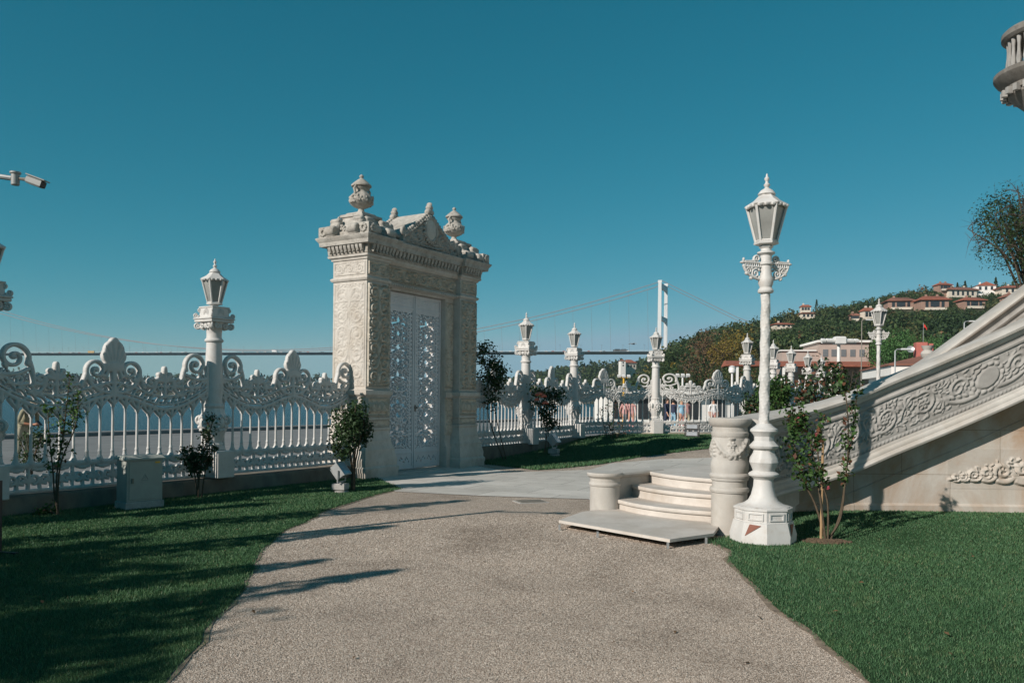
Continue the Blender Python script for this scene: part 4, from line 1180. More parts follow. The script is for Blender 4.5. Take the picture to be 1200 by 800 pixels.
# attic blocks, garlands, scrolls, urns
def urn(parent, cx, cz, s=1.0):
    b = MB()
    b.lathe([(0.17*s, cz), (0.17*s, cz+0.03*s), (0.10*s, cz+0.06*s), (0.062*s, cz+0.12*s), (0.07*s, cz+0.15*s), (0.085*s, cz+0.16*s)], 20, cx, 0)
    b.lathe([(0.07*s, cz+0.155*s), (0.16*s, cz+0.19*s), (0.235*s, cz+0.25*s), (0.268*s, cz+0.33*s), (0.255*s, cz+0.41*s), (0.20*s, cz+0.47*s), (0.155*s, cz+0.51*s), (0.14*s, cz+0.55*s), (0.15*s, cz+0.575*s), (0.185*s, cz+0.60*s), (0.19*s, cz+0.62*s), (0.15*s, cz+0.63*s)], 32, cx, 0, rad=lambda a, i: 1 + (0.05*math.cos(9*a) if 1 <= i <= 5 else 0))
    rnd = random.Random(int(cx*10))
    for k in range(90):
        a = rnd.uniform(0, 2*PI); z = rnd.uniform(0.26, 0.42)
        b.ell((cx + 0.255*s*math.cos(a), 0.255*s*math.sin(a), cz + z*s), (0.026*s, 0.026*s, 0.034*s), 6, 4)
    u = b.build('urn', M['gate_dark'], parent, 50)
    for sg in (-1, 1):
        h = MB()
        h.tube([(cx + sg*0.13*s, -0.02, cz+0.60*s), (cx + sg*0.21*s, -0.02, cz+0.63*s), (cx + sg*0.255*s, -0.02, cz+0.56*s), (cx + sg*0.22*s, -0.02, cz+0.48*s), (cx + sg*0.245*s, -0.02, cz+0.40*s)], 0.022*s, 0.034*s, 7)
        h.build('urn_handle', M['gate_dark'], u, 60)
    l = MB()
    l.lathe([(0.15*s, cz+0.625*s), (0.225*s, cz+0.65*s), (0.228*s, cz+0.675*s), (0.17*s, cz+0.73*s), (0.10*s, cz+0.79*s), (0.045*s, cz+0.83*s), (0.03*s, cz+0.845*s), (0.05*s, cz+0.87*s), (0.05*s, cz+0.89*s), (0.025*s, cz+0.915*s), (0.004*s, cz+0.93*s)], 24, cx, 0, rad=lambda a, i: 1 + (0.035*math.cos(14*a) if 1 <= i <= 4 else 0))
    l.build('urn_lid', M['gate_dark'], u, 50)
for sg in (-1, 1):
    cx = sg*(X0 + X1)/2 + sg*0.02
    a = MB()
    a.loft([(4.775, cx-0.46, cx+0.46, -0.46, 0.46), (4.87, cx-0.46, cx+0.46, -0.46, 0.46), (4.875, cx-0.42, cx+0.42, -0.42, 0.42), (4.93, cx-0.38, cx+0.38, -0.38, 0.38), (5.05, cx-0.31, cx+0.31, -0.31, 0.31), (5.18, cx-0.27, cx+0.27, -0.27, 0.27), (5.20, cx-0.30, cx+0.30, -0.30, 0.30), (5.25, cx-0.30, cx+0.30, -0.30, 0.30), (5.27, cx-0.22, cx+0.22, -0.22, 0.22), (5.30, cx-0.20, cx+0.20, -0.20, 0.20)])
    ao = a.build('attic_block', M['gate_dark'], g, 25)
    gr = MB(); rnd = random.Random(5)
    for (fx, fy, ang) in ((0, -1, 0), (sg, 0, PI/2*sg), (0, 1, PI)):
        pts = []
        for i in range(15):
            t = i/14*2 - 1
            o = 0.40
            lx = t*0.31; z = 5.12 - 0.20*(1 - t*t)
            c, s = math.cos(ang), math.sin(ang)
            off = 0.33 + 0.07*(1 - t*t)
            pts.append((cx + lx*c + off*s, lx*s - off*c, z))
        gr.tube(pts, 0.032, 0.032, 8)
        for p in pts:
            for q in range(7): gr.ell((p[0] + rnd.uniform(-.035, .035), p[1] + rnd.uniform(-.035, .035), p[2] + rnd.uniform(-.045, .045)), (0.028, 0.028, 0.028), 6, 4)
    for (kx, ky) in ((-1, -1), (1, -1), (1, 1), (-1, 1)):
        gr.tube([(cx + kx*0.29, ky*0.29, 5.17), (cx + kx*0.31, ky*0.31, 5.05), (cx + kx*0.35, ky*0.35, 4.92)], 0.04, 0.055, 8)
        for q in range(22): gr.ell((cx + kx*(0.32 + rnd.uniform(-.05, .05)), ky*(0.32 + rnd.uniform(-.05, .05)), rnd.uniform(4.90, 5.18)), (0.03, 0.03, 0.036), 6, 4)
    gr.build('garland', M['gate_dark'], ao, 60)
    for y in (-0.54, 0.54):                        # rosette blocks at the outer corners
        x = sg*(X1 + 0.08)
        sc_ = MB(); sc_.box(x - 0.13, x + 0.13, y - 0.13, y + 0.13, 4.775, 5.0, 0.015)
        for q in range(8):
            b_ = 2*PI*q/8
            sc_.ell((x + 0.06*math.cos(b_), y + (-0.14 if y < 0 else 0.14), 4.89 + 0.06*math.sin(b_)), (0.035, 0.03, 0.035), 6, 4)
            sc_.ell((x + sg*0.14, y + 0.06*math.cos(b_), 4.89 + 0.06*math.sin(b_)), (0.03, 0.035, 0.035), 6, 4)
        sc_.ell((x, y + (-0.15 if y < 0 else 0.15), 4.89), (0.035, 0.03, 0.035), 6, 4)
        sc_.build('rosette_block', M['gate_dark'], ao, 55)
    # S scrolls leaning against the block on all four sides
    def s_scroll(x, y, a, L):
        Fs = Field(-0.05, L + 0.06, -0.02, 0.42, 0.0125)
        Fs.stroke(spiral(L - 0.105, 0.105, 0.075, 1.35, PI/2, -1, 26, 0.2), 0.036, 0.02)
        Fs.stroke(bez((L - 0.10, 0.18), (L*0.42, 0.12), (L*0.30, 0.30), 10), 0.036, 0.05)
        Fs.stroke(spiral(L*0.25, 0.31, 0.05, 1.1, PI*0.1, 1, 14, 0.2), 0.034, 0.022)
        Fs.stroke([(0, 0.03), (L - 0.1, 0.03)], 0.035); Fs.stroke(bez((0.0, 0.05), (0.03, 0.3), (L*0.25, 0.33), 8), 0.05, 0.04)
        Fs.blob(L*0.35, 0.10, 0.12, 0.06); Fs.blob(L*0.15, 0.18, 0.09, 0.12)
        for q in range(5): Fs.blob(L*(0.42 + 0.1*q), 0.245 - 0.035*q, 0.035, 0.022, -0.6)
        o = link('scroll_ornament', lace(Fs, 0.17, 0.045, 0.04, 'scroll_ornament'), M['gate_dark'], ao, 45)
        o.location = (x, y, 4.775); o.rotation_euler = (0, 0, a)
    for yy in (-0.30, 0.30):
        s_scroll(cx + 0.30, yy, 0, 0.62 if sg < 0 else 0.34); s_scroll(cx - 0.30, yy, PI, 0.34 if sg < 0 else 0.62)
    for xx in (-0.22, 0.22):
        s_scroll(cx + xx, -0.31, -PI/2, 0.36); s_scroll(cx + xx, 0.31, PI/2, 0.36)
    urn(g, cx, 5.27, 0.90)
# pediment
pd = MB()
def gab(x):
    t = abs(x)/0.86
    return 5.00 + 0.60*(1 - t)**1.1
prof = [(0.86, 4.775), (0.86, 4.97)] + [(0.86 - 0.86*i/12*1.0, gab(0.86 - 0.86*i/12)) for i in range(13)]
poly = prof + [(-x, z) for x, z in reversed(prof[:-1])]
pd.prismY(poly, -0.50, 0.50)
po = pd.build('pediment', M['gate_dark'], g, 25)
F = Field(-0.86, 0.86, 4.79, 5.64, 0.014)
for i in range(34):
    x = -0.84 + 1.68*i/33
    F.blob(x, gab(x) - 0.045, 0.03, 0.05, 0.4)
rnd = random.Random(8)
for sg in (-1, 1):
    F.stroke(spiral(sg*0.42, 5.02, 0.14, 1.4, PI/2, sg, 24), 0.03, 0.02)
    F.stroke(spiral(sg*0.68, 4.92, 0.09, 1.3, PI/2, sg, 18), 0.025, 0.018)
    F.stroke(bez((0, 4.84), (sg*0.25, 4.82), (sg*0.42, 4.88), 8), 0.03, 0.03)
    pass
leaf_fill(F, -.8, .8, 4.82, 5.5, 0.045, 6, 700)
F.f[(F.z[:, None] > np.array([gab(x) for x in F.x])[None, :] + 0.0)] = -0.05
me = relief(F, 0.07, 0.03, lambda u, v, h: np.stack([u, -0.50 - h, np.minimum(v, np.array([gab(x) for x in u[0]])[None, :] - 0.006)], -1), 'gable_carving')
link('gable_carving', me, M['gate_dark'], po, 60)
md2 = MB(); md2.at((0, -0.54, 5.22), 0, PI/2)
md2.lathe([(0.0001, 0.05), (0.10, 0.045), (0.165, 0.02), (0.17, -0.06)], 28, rad=lambda a, i: (1 + 0.38*abs(math.sin(a))))
md2.at()
mo = md2.build('medallion', M['gate_stone'], po, 40)
rg = MB()
ring = [(0.19*math.cos(2*PI*k/36), -0.555, 5.22 + 0.25*math.sin(2*PI*k/36)) for k in range(37)]
rg.tube(ring, 0.032, 0.032, 7)
for k in range(20):
    a = 2*PI*k/20; rg.ell((0.23*math.cos(a), -0.55, 5.22 + 0.29*math.sin(a)), (0.035, 0.03, 0.035), 6, 4)
rg.build('medallion_frame', M['gate_dark'], po, 60)
for y in (-0.50, 0.48):
    ac = MB()
    for i in range(25):                         # crockets running up the gable edge
        x = -0.84 + 1.68*i/24
        ac.ell((x, y, gab(x) + 0.012), (0.042, 0.05, 0.045), 6, 4)
    for q, (dx, dz, r) in enumerate(((0, 0.02, 0.085), (-0.06, 0.0, 0.06), (0.06, 0.0, 0.06), (0, 0.11, 0.06), (0, 0.17, 0.04), (-.035, .1, .045), (.035, .1, .045))):
        ac.ell((dx, y, 5.60 + dz), (r, 0.075, r*1.15), 8, 6)
    for sg in (-1, 1):
        ac.tube([(sg*0.84 + x_, y, 5.04 + z_) for x_, z_ in spiral(0, 0, 0.085, 1.4, PI/2, -sg, 16, 0.2)], 0.04, 0.03, 7)
    ac.build('gable_crest', M['gate_dark'], po, 60)
# iron double door
DZ = 3.84
def door_leaf(sg):
    w = 0.945
    F = Field(0.004, w, 0.05, DZ, 0.0115)
    F.rect(0.004, w, 0.05, DZ)
    H = Field(0.004, w, 0.05, DZ, 0.0115)
    Hs = Field(-w/2, w/2, 0.05, DZ, 0.0115)
    cz = (0.45 + 3.46)/2; hh = 3.0
    # two interlaced rows of small scrolls and leaf sprays cut through the plate
    z = 0.55; k = 0; rr = random.Random(9)
    while z < 3.30:
        Rr = 0.125; up = k % 2 == 0
        Hs.stroke(spiral(0.155, z + Rr, Rr, 1.25, PI*(1.1 if up else 0.9), -1 if up else 1, 22), 0.0175, 0.010, True)
        Hs.blob(0.145, z + Rr, 0.03, 0.03, 0, True)
        palmette(Hs, 0, z + 0.03, 0.17, PI/2, 5, 0.8, 0.17)
        palmette(Hs, 0.235, z + Rr*2.05, 0.10, PI/2 + 0.5, 5, 0.9, 0.2, True)
        for q in range(4):
            Hs.blob(0.03 + 0.06*q, z + Rr*2.1 + rr.uniform(-.02, .03), 0.030, 0.013, rr.uniform(0.4, 2.4), True)
            Hs.blob(0.31, z + 0.06*q, 0.026, 0.014, rr.uniform(0.6, 2.4), True)
        z += Rr*2.32; k += 1
    leaf_fill(Hs, -0.335, 0.335, 0.5, 3.42, 0.026, 12, 3400, True, -0.016, 0.5)
    X, Z = np.meshgrid(Hs.x, Hs.z)
    fld = np.minimum(np.minimum(X + 0.345, 0.345 - X), np.minimum(Z - 0.47, 3.44 - Z))
    holes = np.minimum(Hs.f, fld)
    Bd = Field(-w/2, w/2, 0.05, DZ, 0.0115)
    for k in range(34):
        z = 0.49 + 2.93*k/33
        Bd.blob(0.388, z, 0.018, 0.032 if k % 2 else 0.018, 0, True)
    rr = random.Random(4)
    for k in range(9):
        Bd.blob(0.05 + 0.036*k, 0.25 + 0.05*math.sin(k*1.3), 0.016, 0.026, 0.5, True)
    holes = np.maximum(holes, Bd.f)
    nx = min(F.f.shape[1], holes.shape[1])
    F.f[:, :nx] = np.minimum(F.f[:, :nx], -holes[:, :nx])
    me = lace(F, 0.085, 0.006, 0.02, 'door_leaf')
    if sg < 0:
        co_ = np.empty(len(me.vertices)*3, np.float32); me.vertices.foreach_get('co', co_); co_ = co_.reshape(-1, 3); co_[:, 0] *= -1
        me.vertices.foreach_set('co', co_.ravel()); me.flip_normals(); me.update()
    o = link('door_leaf', me, M['iron_grey'], g, 40)
    o.location = (0, -0.07, 0)
    st = MB()
    for (a, b, c, e) in ((0.012, 0.055, 0.06, DZ - 0.01), (0.892, 0.94, 0.06, DZ - 0.01)):
        x0, x1 = (a, b) if sg > 0 else (-b, -a)
        st.box(x0, x1, -0.068, -0.0495, c, e, 0.006)
    for (c, e) in ((0.06, 0.12), (0.385, 0.43), (3.50, 3.55), (3.77, 3.83)):
        x0, x1 = (0.0555, 0.8915) if sg > 0 else (-0.8915, -0.0555)
        st.box(x0, x1, -0.064, -0.0495, c, e, 0.006)
    so_ = st.build('door_frame', M['iron_grey'], o, 30)
    F2 = Field(-0.36, 0.36, 3.56, 3.76, 0.012); rinceau(F2, -0.35, 0.35, 3.66, 0.18, 3)
    ox = 0.47*sg
    link('carved_rail', relief(F2, 0.026, 0.02, lambda u, v, h: np.stack([u + ox, -0.0505 - h, v], -1)), M['iron_grey'], o, 60)
    if sg > 0:
        k = MB(); k.at((0.04, -0.073, 1.38), 0, PI/2); k.lathe([(0.03, -0.01), (0.032, 0.02), (0.018, 0.03), (0.022, 0.05), (0.02, 0.06)], 14); k.at()
        k.box(0.015, 0.065, -0.0745, -0.0685, 1.30, 1.44)
        k.build('door_handle', M['panel_dark'], o)
door_leaf(-1); door_leaf(1)
th = MB(); th.at(fl(5.08), RZ); th.box(-0.94, 0.94, -0.5, 0.4, -0.1, 0.035, 0.01)
th.build('threshold', M['marble'])['kind'] = 'structure'
# ------------------------------------------------------------------ marble staircase
def catmull(P, n=12):
    P = [np.array(p, float) for p in P]
    P = [2*P[0] - P[1]] + P + [2*P[-1] - P[-2]]
    out = []
    for i in range(1, len(P) - 2):
        for k in range(n):
            t = k / n
            a, b, c, d_ = P[i-1], P[i], P[i+1], P[i+2]
            out.append(0.5*((2*b) + (c - a)*t + (2*a - 5*b + 4*c - d_)*t*t + (3*b - a - 3*c + d_)*t**3))
    out.append(P[-2]); return np.array(out)
class Sweep:
    def __init__(s, P, n=12):
        s.C = catmull(P, n)
        d_ = np.gradient(s.C[:, :2], axis=0); d_ /= np.linalg.norm(d_, axis=1, keepdims=True)
        s.nrm = np.stack([d_[:, 1], -d_[:, 0]], -1)      # faces the viewer's side
        s.s = np.concatenate([[0], np.cumsum(np.linalg.norm(np.diff(s.C[:, :2], axis=0), axis=1))])
        s.len = s.s[-1]
    def strip(s, prof, name, m, parent, smooth_=30, i0=0, i1=None):
        """prof: closed loop of (offset towards viewer, dz from the top line or ('a', z))"""
        vs = []; fs = []; k = len(prof); idx = range(i0, i1 or len(s.C))
        for i in idx:
            x, y, T = s.C[i]
            for o, z in prof:
                zz = z[1] if isinstance(z, tuple) else T + z
                vs.append((x + s.nrm[i, 0]*o, y + s.nrm[i, 1]*o, zz))
        n = len(idx)
        for i in range(n - 1):
            for j in range(k):
                j2 = (j + 1) % k
                fs.append((i*k + j, (i+1)*k + j, (i+1)*k + j2, i*k + j2))
        fs.append(tuple(range(k))); fs.append(tuple((n-1)*k + j for j in reversed(range(k))))
        return MB().add(vs, fs).build(name, m, parent, smooth_)
    def at(s, q):
        x = np.interp(q, s.s, s.C[:, 0]); y = np.interp(q, s.s, s.C[:, 1]); T = np.interp(q, s.s, s.C[:, 2])
        nx = np.interp(q, s.s, s.nrm[:, 0]); ny = np.interp(q, s.s, s.nrm[:, 1])
        return x, y, T, nx, ny
    def carve(s, F, off, name, m, parent, hmax, rb=0.03, zoff=0.0, absz=None):
        def mp(u, v, h):
            x, y, T, nx, ny = s.at(u)
            z = T + zoff + v if absz is None else absz + v
            return np.stack([x + nx*(off + h), y + ny*(off + h), z], -1)
        return link(name, relief(F, hmax, rb, mp, name), m, parent, 60)
st = empty('marble_staircase', (0, 0, 0), 0, 'curved marble staircase with carved balustrade walls sweeping up to the right', 'staircase')
# near balustrade wall (x, y, top)
W1 = Sweep([(2.84, 9.74, 1.385), (3.22, 10.26, 1.43), (3.9, 10.76, 1.52), (4.57, 10.92, 1.70), (5.2, 10.96, 1.96), (5.9, 10.97, 2.25), (6.8, 10.95, 2.66), (7.8, 10.9, 3.17), (9.0, 10.85, 3.85), (10.2, 10.8, 4.6)])
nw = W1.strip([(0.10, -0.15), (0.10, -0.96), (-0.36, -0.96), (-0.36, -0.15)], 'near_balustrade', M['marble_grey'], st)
nw.name = 'balustrade_wall'
W1.strip([(0.13, -0.148), (0.15, -0.11), (0.15, -0.085), (0.19, -0.07), (0.20, -0.035), (0.17, -0.02), (0.12, 0.0), (-0.24, 0.0), (-0.32, -0.03), (-0.32, -0.08), (-0.26, -0.148)], 'handrail', M['marble'], nw, 40)
W1.strip([(0.104, -0.26), (0.125, -0.262), (0.13, -0.235), (0.115, -0.225), (0.104, -0.205)], 'fillet', M['marble_grey'], nw, 40)
W1.strip([(0.101, -0.86), (0.125, -0.86), (0.13, -0.875), (0.13, -0.895), (0.17, -0.915), (0.18, -0.94), (0.175, -0.96), (0.22, -0.975), (0.235, -1.0), (0.225, -1.03), (0.16, -1.05), (-0.10, -1.05)], 'moulding', M['marble'], nw, 40)
bw = W1.strip([(-0.13, -1.02), (-0.13, ('a', -0.2)), (-0.36, ('a', -0.2)), (-0.36, -0.97), (-0.14, -0.97)], 'stair_base', M['marble_warm'], st)
W1.strip([(-0.129, -1.40), (-0.118, -1.40), (-0.114, -1.392), (-0.118, -1.38), (-0.129, -1.38)], 'fillet', M['marble_warm'], bw, 40, i0=18)
W1.strip([(-0.129, ('a', -0.2)), (-0.095, ('a', -0.2)), (-0.095, ('a', 0.19)), (-0.11, ('a', 0.205)), (-0.129, ('a', 0.22))], 'plinth_course', M['marble_warm'], bw, 40)
L1 = W1.len
F = Field(0.45, 7.6, -0.79, -0.28, 0.0115)
rinceau(F, 0.55, 2.4, -0.52, 0.48, 3, 0.058)
# big medallion in a wreath of scrolls, then the vine again
cx = 4.05
rinceau(F, 2.4, 3.45, -0.52, 0.48, 4, 0.058)
F.blob(cx, -0.53, 0.16, 0.14)
for k in range(14):
    a = 2*PI*k/14; F.blob(cx + 0.20*math.cos(a), -0.53 + 0.175*math.sin(a), 0.045, 0.028, a + PI/2)
for sg in (-1, 1):
    F.stroke(spiral(cx + sg*0.40, -0.50, 0.13, 1.4, PI/2*(1 + sg), -sg, 26), 0.026, 0.016)
    F.stroke(bez((cx + sg*0.15, -0.70), (cx + sg*0.40, -0.76), (cx + sg*0.62, -0.56), 10), 0.034, 0.022)
    for q in range(6): F.blob(cx + sg*(0.2 + 0.09*q), -0.66 + 0.02*q, 0.05, 0.025, 0.7*sg)
rinceau(F, 4.7, 7.5, -0.52, 0.48, 5, 0.058); leaf_fill(F, 3.4, 4.7, -0.74, -0.31, 0.034, 9, 320, False)
W1.carve(F, 0.10, 'carved_frieze', M['marble_grey'], nw, 0.028, 0.018)
Fd = Field(0.45, 7.6, -0.855, -0.795, 0.0125)
k = 0.5
while k < 7.5:
    Fd.blob(k, -0.825, 0.018, 0.02); k += 0.055
W1.carve(Fd, 0.10, 'bead_course', M['marble_grey'], nw, 0.018, 0.015)
# scroll appliqué low on the base wall, growing to the right
q0 = float(np.interp(6.02, W1.C[:, 0], W1.s)); 
F = Field(q0, q0 + 2.0, 0.42, 1.0, 0.012)
x = q0 + 0.08; z = 0.58; rr = 0.042
F.stroke([(q0 + 0.03, 0.555), (q0 + 0.1, 0.57)], 0.018, 0.03)
for i in range(6):
    F.stroke(spiral(x + rr, z, rr, 1.4, PI*1.1, 1 if i % 2 else -1, 22), rr*0.34, rr*0.2)
    palmette(F, x + rr, z - rr*0.3, rr*1.6, PI*0.3, 5, 1.2, 0.2)
    F.stroke(bez((x + rr*0.4, z - rr*1.1), (x + rr*1.6, z - rr*1.6), (x + rr*2.4, z - rr*0.6), 8), rr*0.35, rr*0.4)
    leaf_fill(F, x - rr*0.2, x + rr*2.3, z - rr*1.5, z + rr*1.3, rr*0.3, i, 60, False)
    x += rr*2.25; rr = min(0.13, rr*1.27); z += 0.022
W1.carve(F, -0.13, 'scroll_carving', M['marble_warm'], bw, 0.05, 0.022, absz=0.0)
# far balustrade wall
WK = Sweep([(1.32, 11.15, 0.582), (1.6, 11.44, 0.582), (1.9, 11.73, 0.582), (2.18, 12.0, 0.582)])
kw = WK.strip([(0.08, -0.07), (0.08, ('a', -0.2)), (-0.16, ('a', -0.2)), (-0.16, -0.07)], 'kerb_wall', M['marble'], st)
WK.strip([(0.09, -0.075), (0.125, -0.055), (0.135, -0.03), (0.12, -0.008), (0.09, 0.0), (-0.17, 0.0), (-0.20, -0.03), (-0.17, -0.075)], 'coping', M['marble'], kw, 40)
W2 = Sweep([(3.45, 13.0, 0.92), (4.4, 13.25, 1.15), (5.4, 13.4, 1.58), (6.2, 13.43, 1.93), (6.8, 13.42, 2.24), (7.6, 13.4, 2.82), (8.5, 13.4, 3.50), (9.6, 13.4, 4.35), (11, 13.4, 5.4)])
# the short kerb wall joining the small drum faces the steps
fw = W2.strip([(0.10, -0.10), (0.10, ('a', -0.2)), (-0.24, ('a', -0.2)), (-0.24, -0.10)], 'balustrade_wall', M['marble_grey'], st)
W2.strip([(0.12, -0.105), (0.17, -0.075), (0.18, -0.04), (0.16, -0.01), (0.12, 0.0), (-0.25, 0.0), (-0.30, -0.03), (-0.30, -0.075), (-0.25, -0.105)], 'handrail', M['marble'], fw, 40)
W2.strip([(0.101, -0.30), (0.13, -0.30), (0.145, -0.26), (0.13, -0.215), (0.101, -0.215)], 'moulding', M['marble_grey'], fw, 40)
qa = float(np.interp(5.6, W2.C[:, 0], W2.s)); qb = float(np.interp(9.4, W2.C[:, 0], W2.s))
F = Field(qa, qb, -0.85, -0.36, 0.0135); rinceau(F, qa + 0.1, qb - 0.1, -0.6, 0.46, 9, 0.058)
W2.carve(F, 0.10, 'carved_frieze', M['marble_grey'], fw, 0.035)
# end drums
def drum(cx, cy, prof, name='end_drum', m='marble', n=36):
    b = MB().lathe(prof, n, cx, cy)
    return b.build(name, M[m], st, 30)
dB = (2.64, 9.70)
db = drum(*dB, [(0.0001, -0.1), (0.222, -0.1), (0.222, 0.02), (0.212, 0.03), (0.212, 0.50), (0.228, 0.51), (0.235, 0.535), (0.228, 0.56), (0.205, 0.575), (0.205, 0.64), (0.222, 0.655), (0.226, 0.68), (0.235, 0.69), (0.238, 0.71), (0.228, 0.73), (0.212, 0.74), (0.225, 0.80), (0.225, 0.85), (0.205, 0.91), (0.205, 1.16), (0.215, 1.175), (0.222, 1.20), (0.222, 1.225), (0.208, 1.235), (0.208, 1.29), (0.222, 1.30), (0.245, 1.33), (0.255, 1.36), (0.255, 1.385), (0.24, 1.40), (0.0001, 1.402)])
F = Field(-0.66, 0.66, 0.86, 1.17, 0.011)
for c in (-0.44, 0.0, 0.44):
    F.stroke(bez((c - 0.20, 1.14), (c, 0.78), (c + 0.20, 1.14), 14), 0.026, 0.026)
    rosette(F, c, 1.08, 0.055); F.blob(c, 1.16, 0.04, 0.03)
    for k in range(11):
        t = k/10; p = bez((c - 0.20, 1.14), (c, 0.78), (c + 0.20, 1.14), 10)[k]; F.blob(p[0], p[1] - 0.012, 0.028, 0.034)
        F.blob(p[0] + 0.02*math.sin(k*2.1), p[1] - 0.04, 0.02, 0.02); F.blob(p[0] - 0.015, p[1] + 0.025, 0.018, 0.018)
    rosette(F, c, 1.0, 0.05, 7)
    for q in (-1, 1):
        for k in range(5): F.blob(c + q*0.215, 1.14 - 0.045*k, 0.026, 0.026)
a_mid = -PI/2 - 0.15
def mpd(u, v, h):
    a = a_mid + u/0.205
    return np.stack([dB[0] + (0.205 + h)*np.cos(a), dB[1] + (0.205 + h)*np.sin(a), v], -1)
link('carved_garland', relief(F, 0.035, 0.026, mpd), M['marble'], db, 60)
dA = (1.30, 11.12)
drum(*dA, [(0.0001, -0.1), (0.225, -0.1), (0.225, 0.03), (0.205, 0.05), (0.205, 0.41), (0.218, 0.42), (0.222, 0.44), (0.215, 0.46), (0.205, 0.47), (0.205, 0.52), (0.225, 0.535), (0.245, 0.555), (0.25, 0.58), (0.24, 0.598), (0.0001, 0.60)])
# steps: curved, climbing away to the right
gdir = np.array([0.73, 0.69]); A0 = np.array(dA); B0 = np.array(dB)
def step(k, q, z0, z1, back):
    a = A0 + gdir*q; b = B0 + gdir*(q + 0.02)
    m_ = (a + b)/2 - gdir*0.60
    n = 20
    front = [tuple((1-t)**2*a + 2*t*(1-t)*m_ + t*t*b) for t in [i/n for i in range(n+1)]]
    a2 = A0 + gdir*back; b2 = B0 + gdir*back
    tread = MB()
    def ring(off):
        return [(p[0] - gdir[0]*off, p[1] - gdir[1]*off) for p in front] + [tuple(b2), tuple(a2)]
    body = ring(0.0); nose = ring(0.028); nose2 = ring(0.036)
    tread.prism(body, z0, z1 - 0.05)
    levels = [(nose, z1 - 0.05), (nose2, z1 - 0.035), (nose2, z1 - 0.015), (nose, z1)]
    kx = len(body); vs = []; fs = []
    for pl, z in levels: vs += [(p[0], p[1], z) for p in pl]
    for i in range(3):
        for j in range(kx):
            j2 = (j + 1) % kx; fs.append((i*kx + j, i*kx + j2, (i+1)*kx + j2, (i+1)*kx + j))
    fs.append(tuple(reversed(range(kx)))); fs.append(tuple(3*kx + j for j in range(kx)))
    tread.add(vs, fs)
    tread.build('step', M['step_marble'], st, 25)
step(1, 0.18, -0.05, 0.235, 2.6)
step(2, 0.58, 0.2355, 0.40, 2.6)
step(3, 0.98, 0.4005, 0.565, 2.6)
# landing and main flight between the two walls, climbing to the right
ld = MB().prism([(2.95, 10.75), (3.9, 11.33), (4.3, 11.33), (4.3, 13.6), (2.6, 13.6), (2.25, 13.0), (2.10, 12.15), (2.35, 11.9)], 0.0, 0.5635); ld.build('landing', M['paving'], st)
for i in range(22):
    x = 4.3 + 0.29*i
    s_ = MB().box(x, x + 6.6 - 0.29*i, 11.23, 13.28, 0.55 + 0.16*i + 0.001, 0.55 + 0.16*(i + 1))
    s_.build('step', M['marble_warm'], st)
# low marble slab on little metal feet in front of the steps
pl = empty('marble_platform', (0, 0, 0), 0, 'low thin marble slab on metal feet in front of the curved steps', 'platform')
zt = 0.105
pp = [gnd(655, 609, zt), gnd(785, 631.5, zt), gnd(836, 624.5, zt)]
pts = [pp[0], pp[1], pp[2], (2.50, 9.62), (2.3, 10.4), (1.6, 11.2), (1.18, 10.92), (0.95, 10.7)]
MB().prism(pts, zt - 0.035, zt).build('slab', M['step_marble'], pl)
for (px, py) in ((656, 612), (701, 620), (784, 632.5), (829, 627)):
    x, y = gnd(px, py, zt); y += 0.06
    MB().box(x - 0.012, x + 0.012, y - 0.012, y + 0.012, -0.01, zt - 0.0352).build('foot', M['steel'], pl)
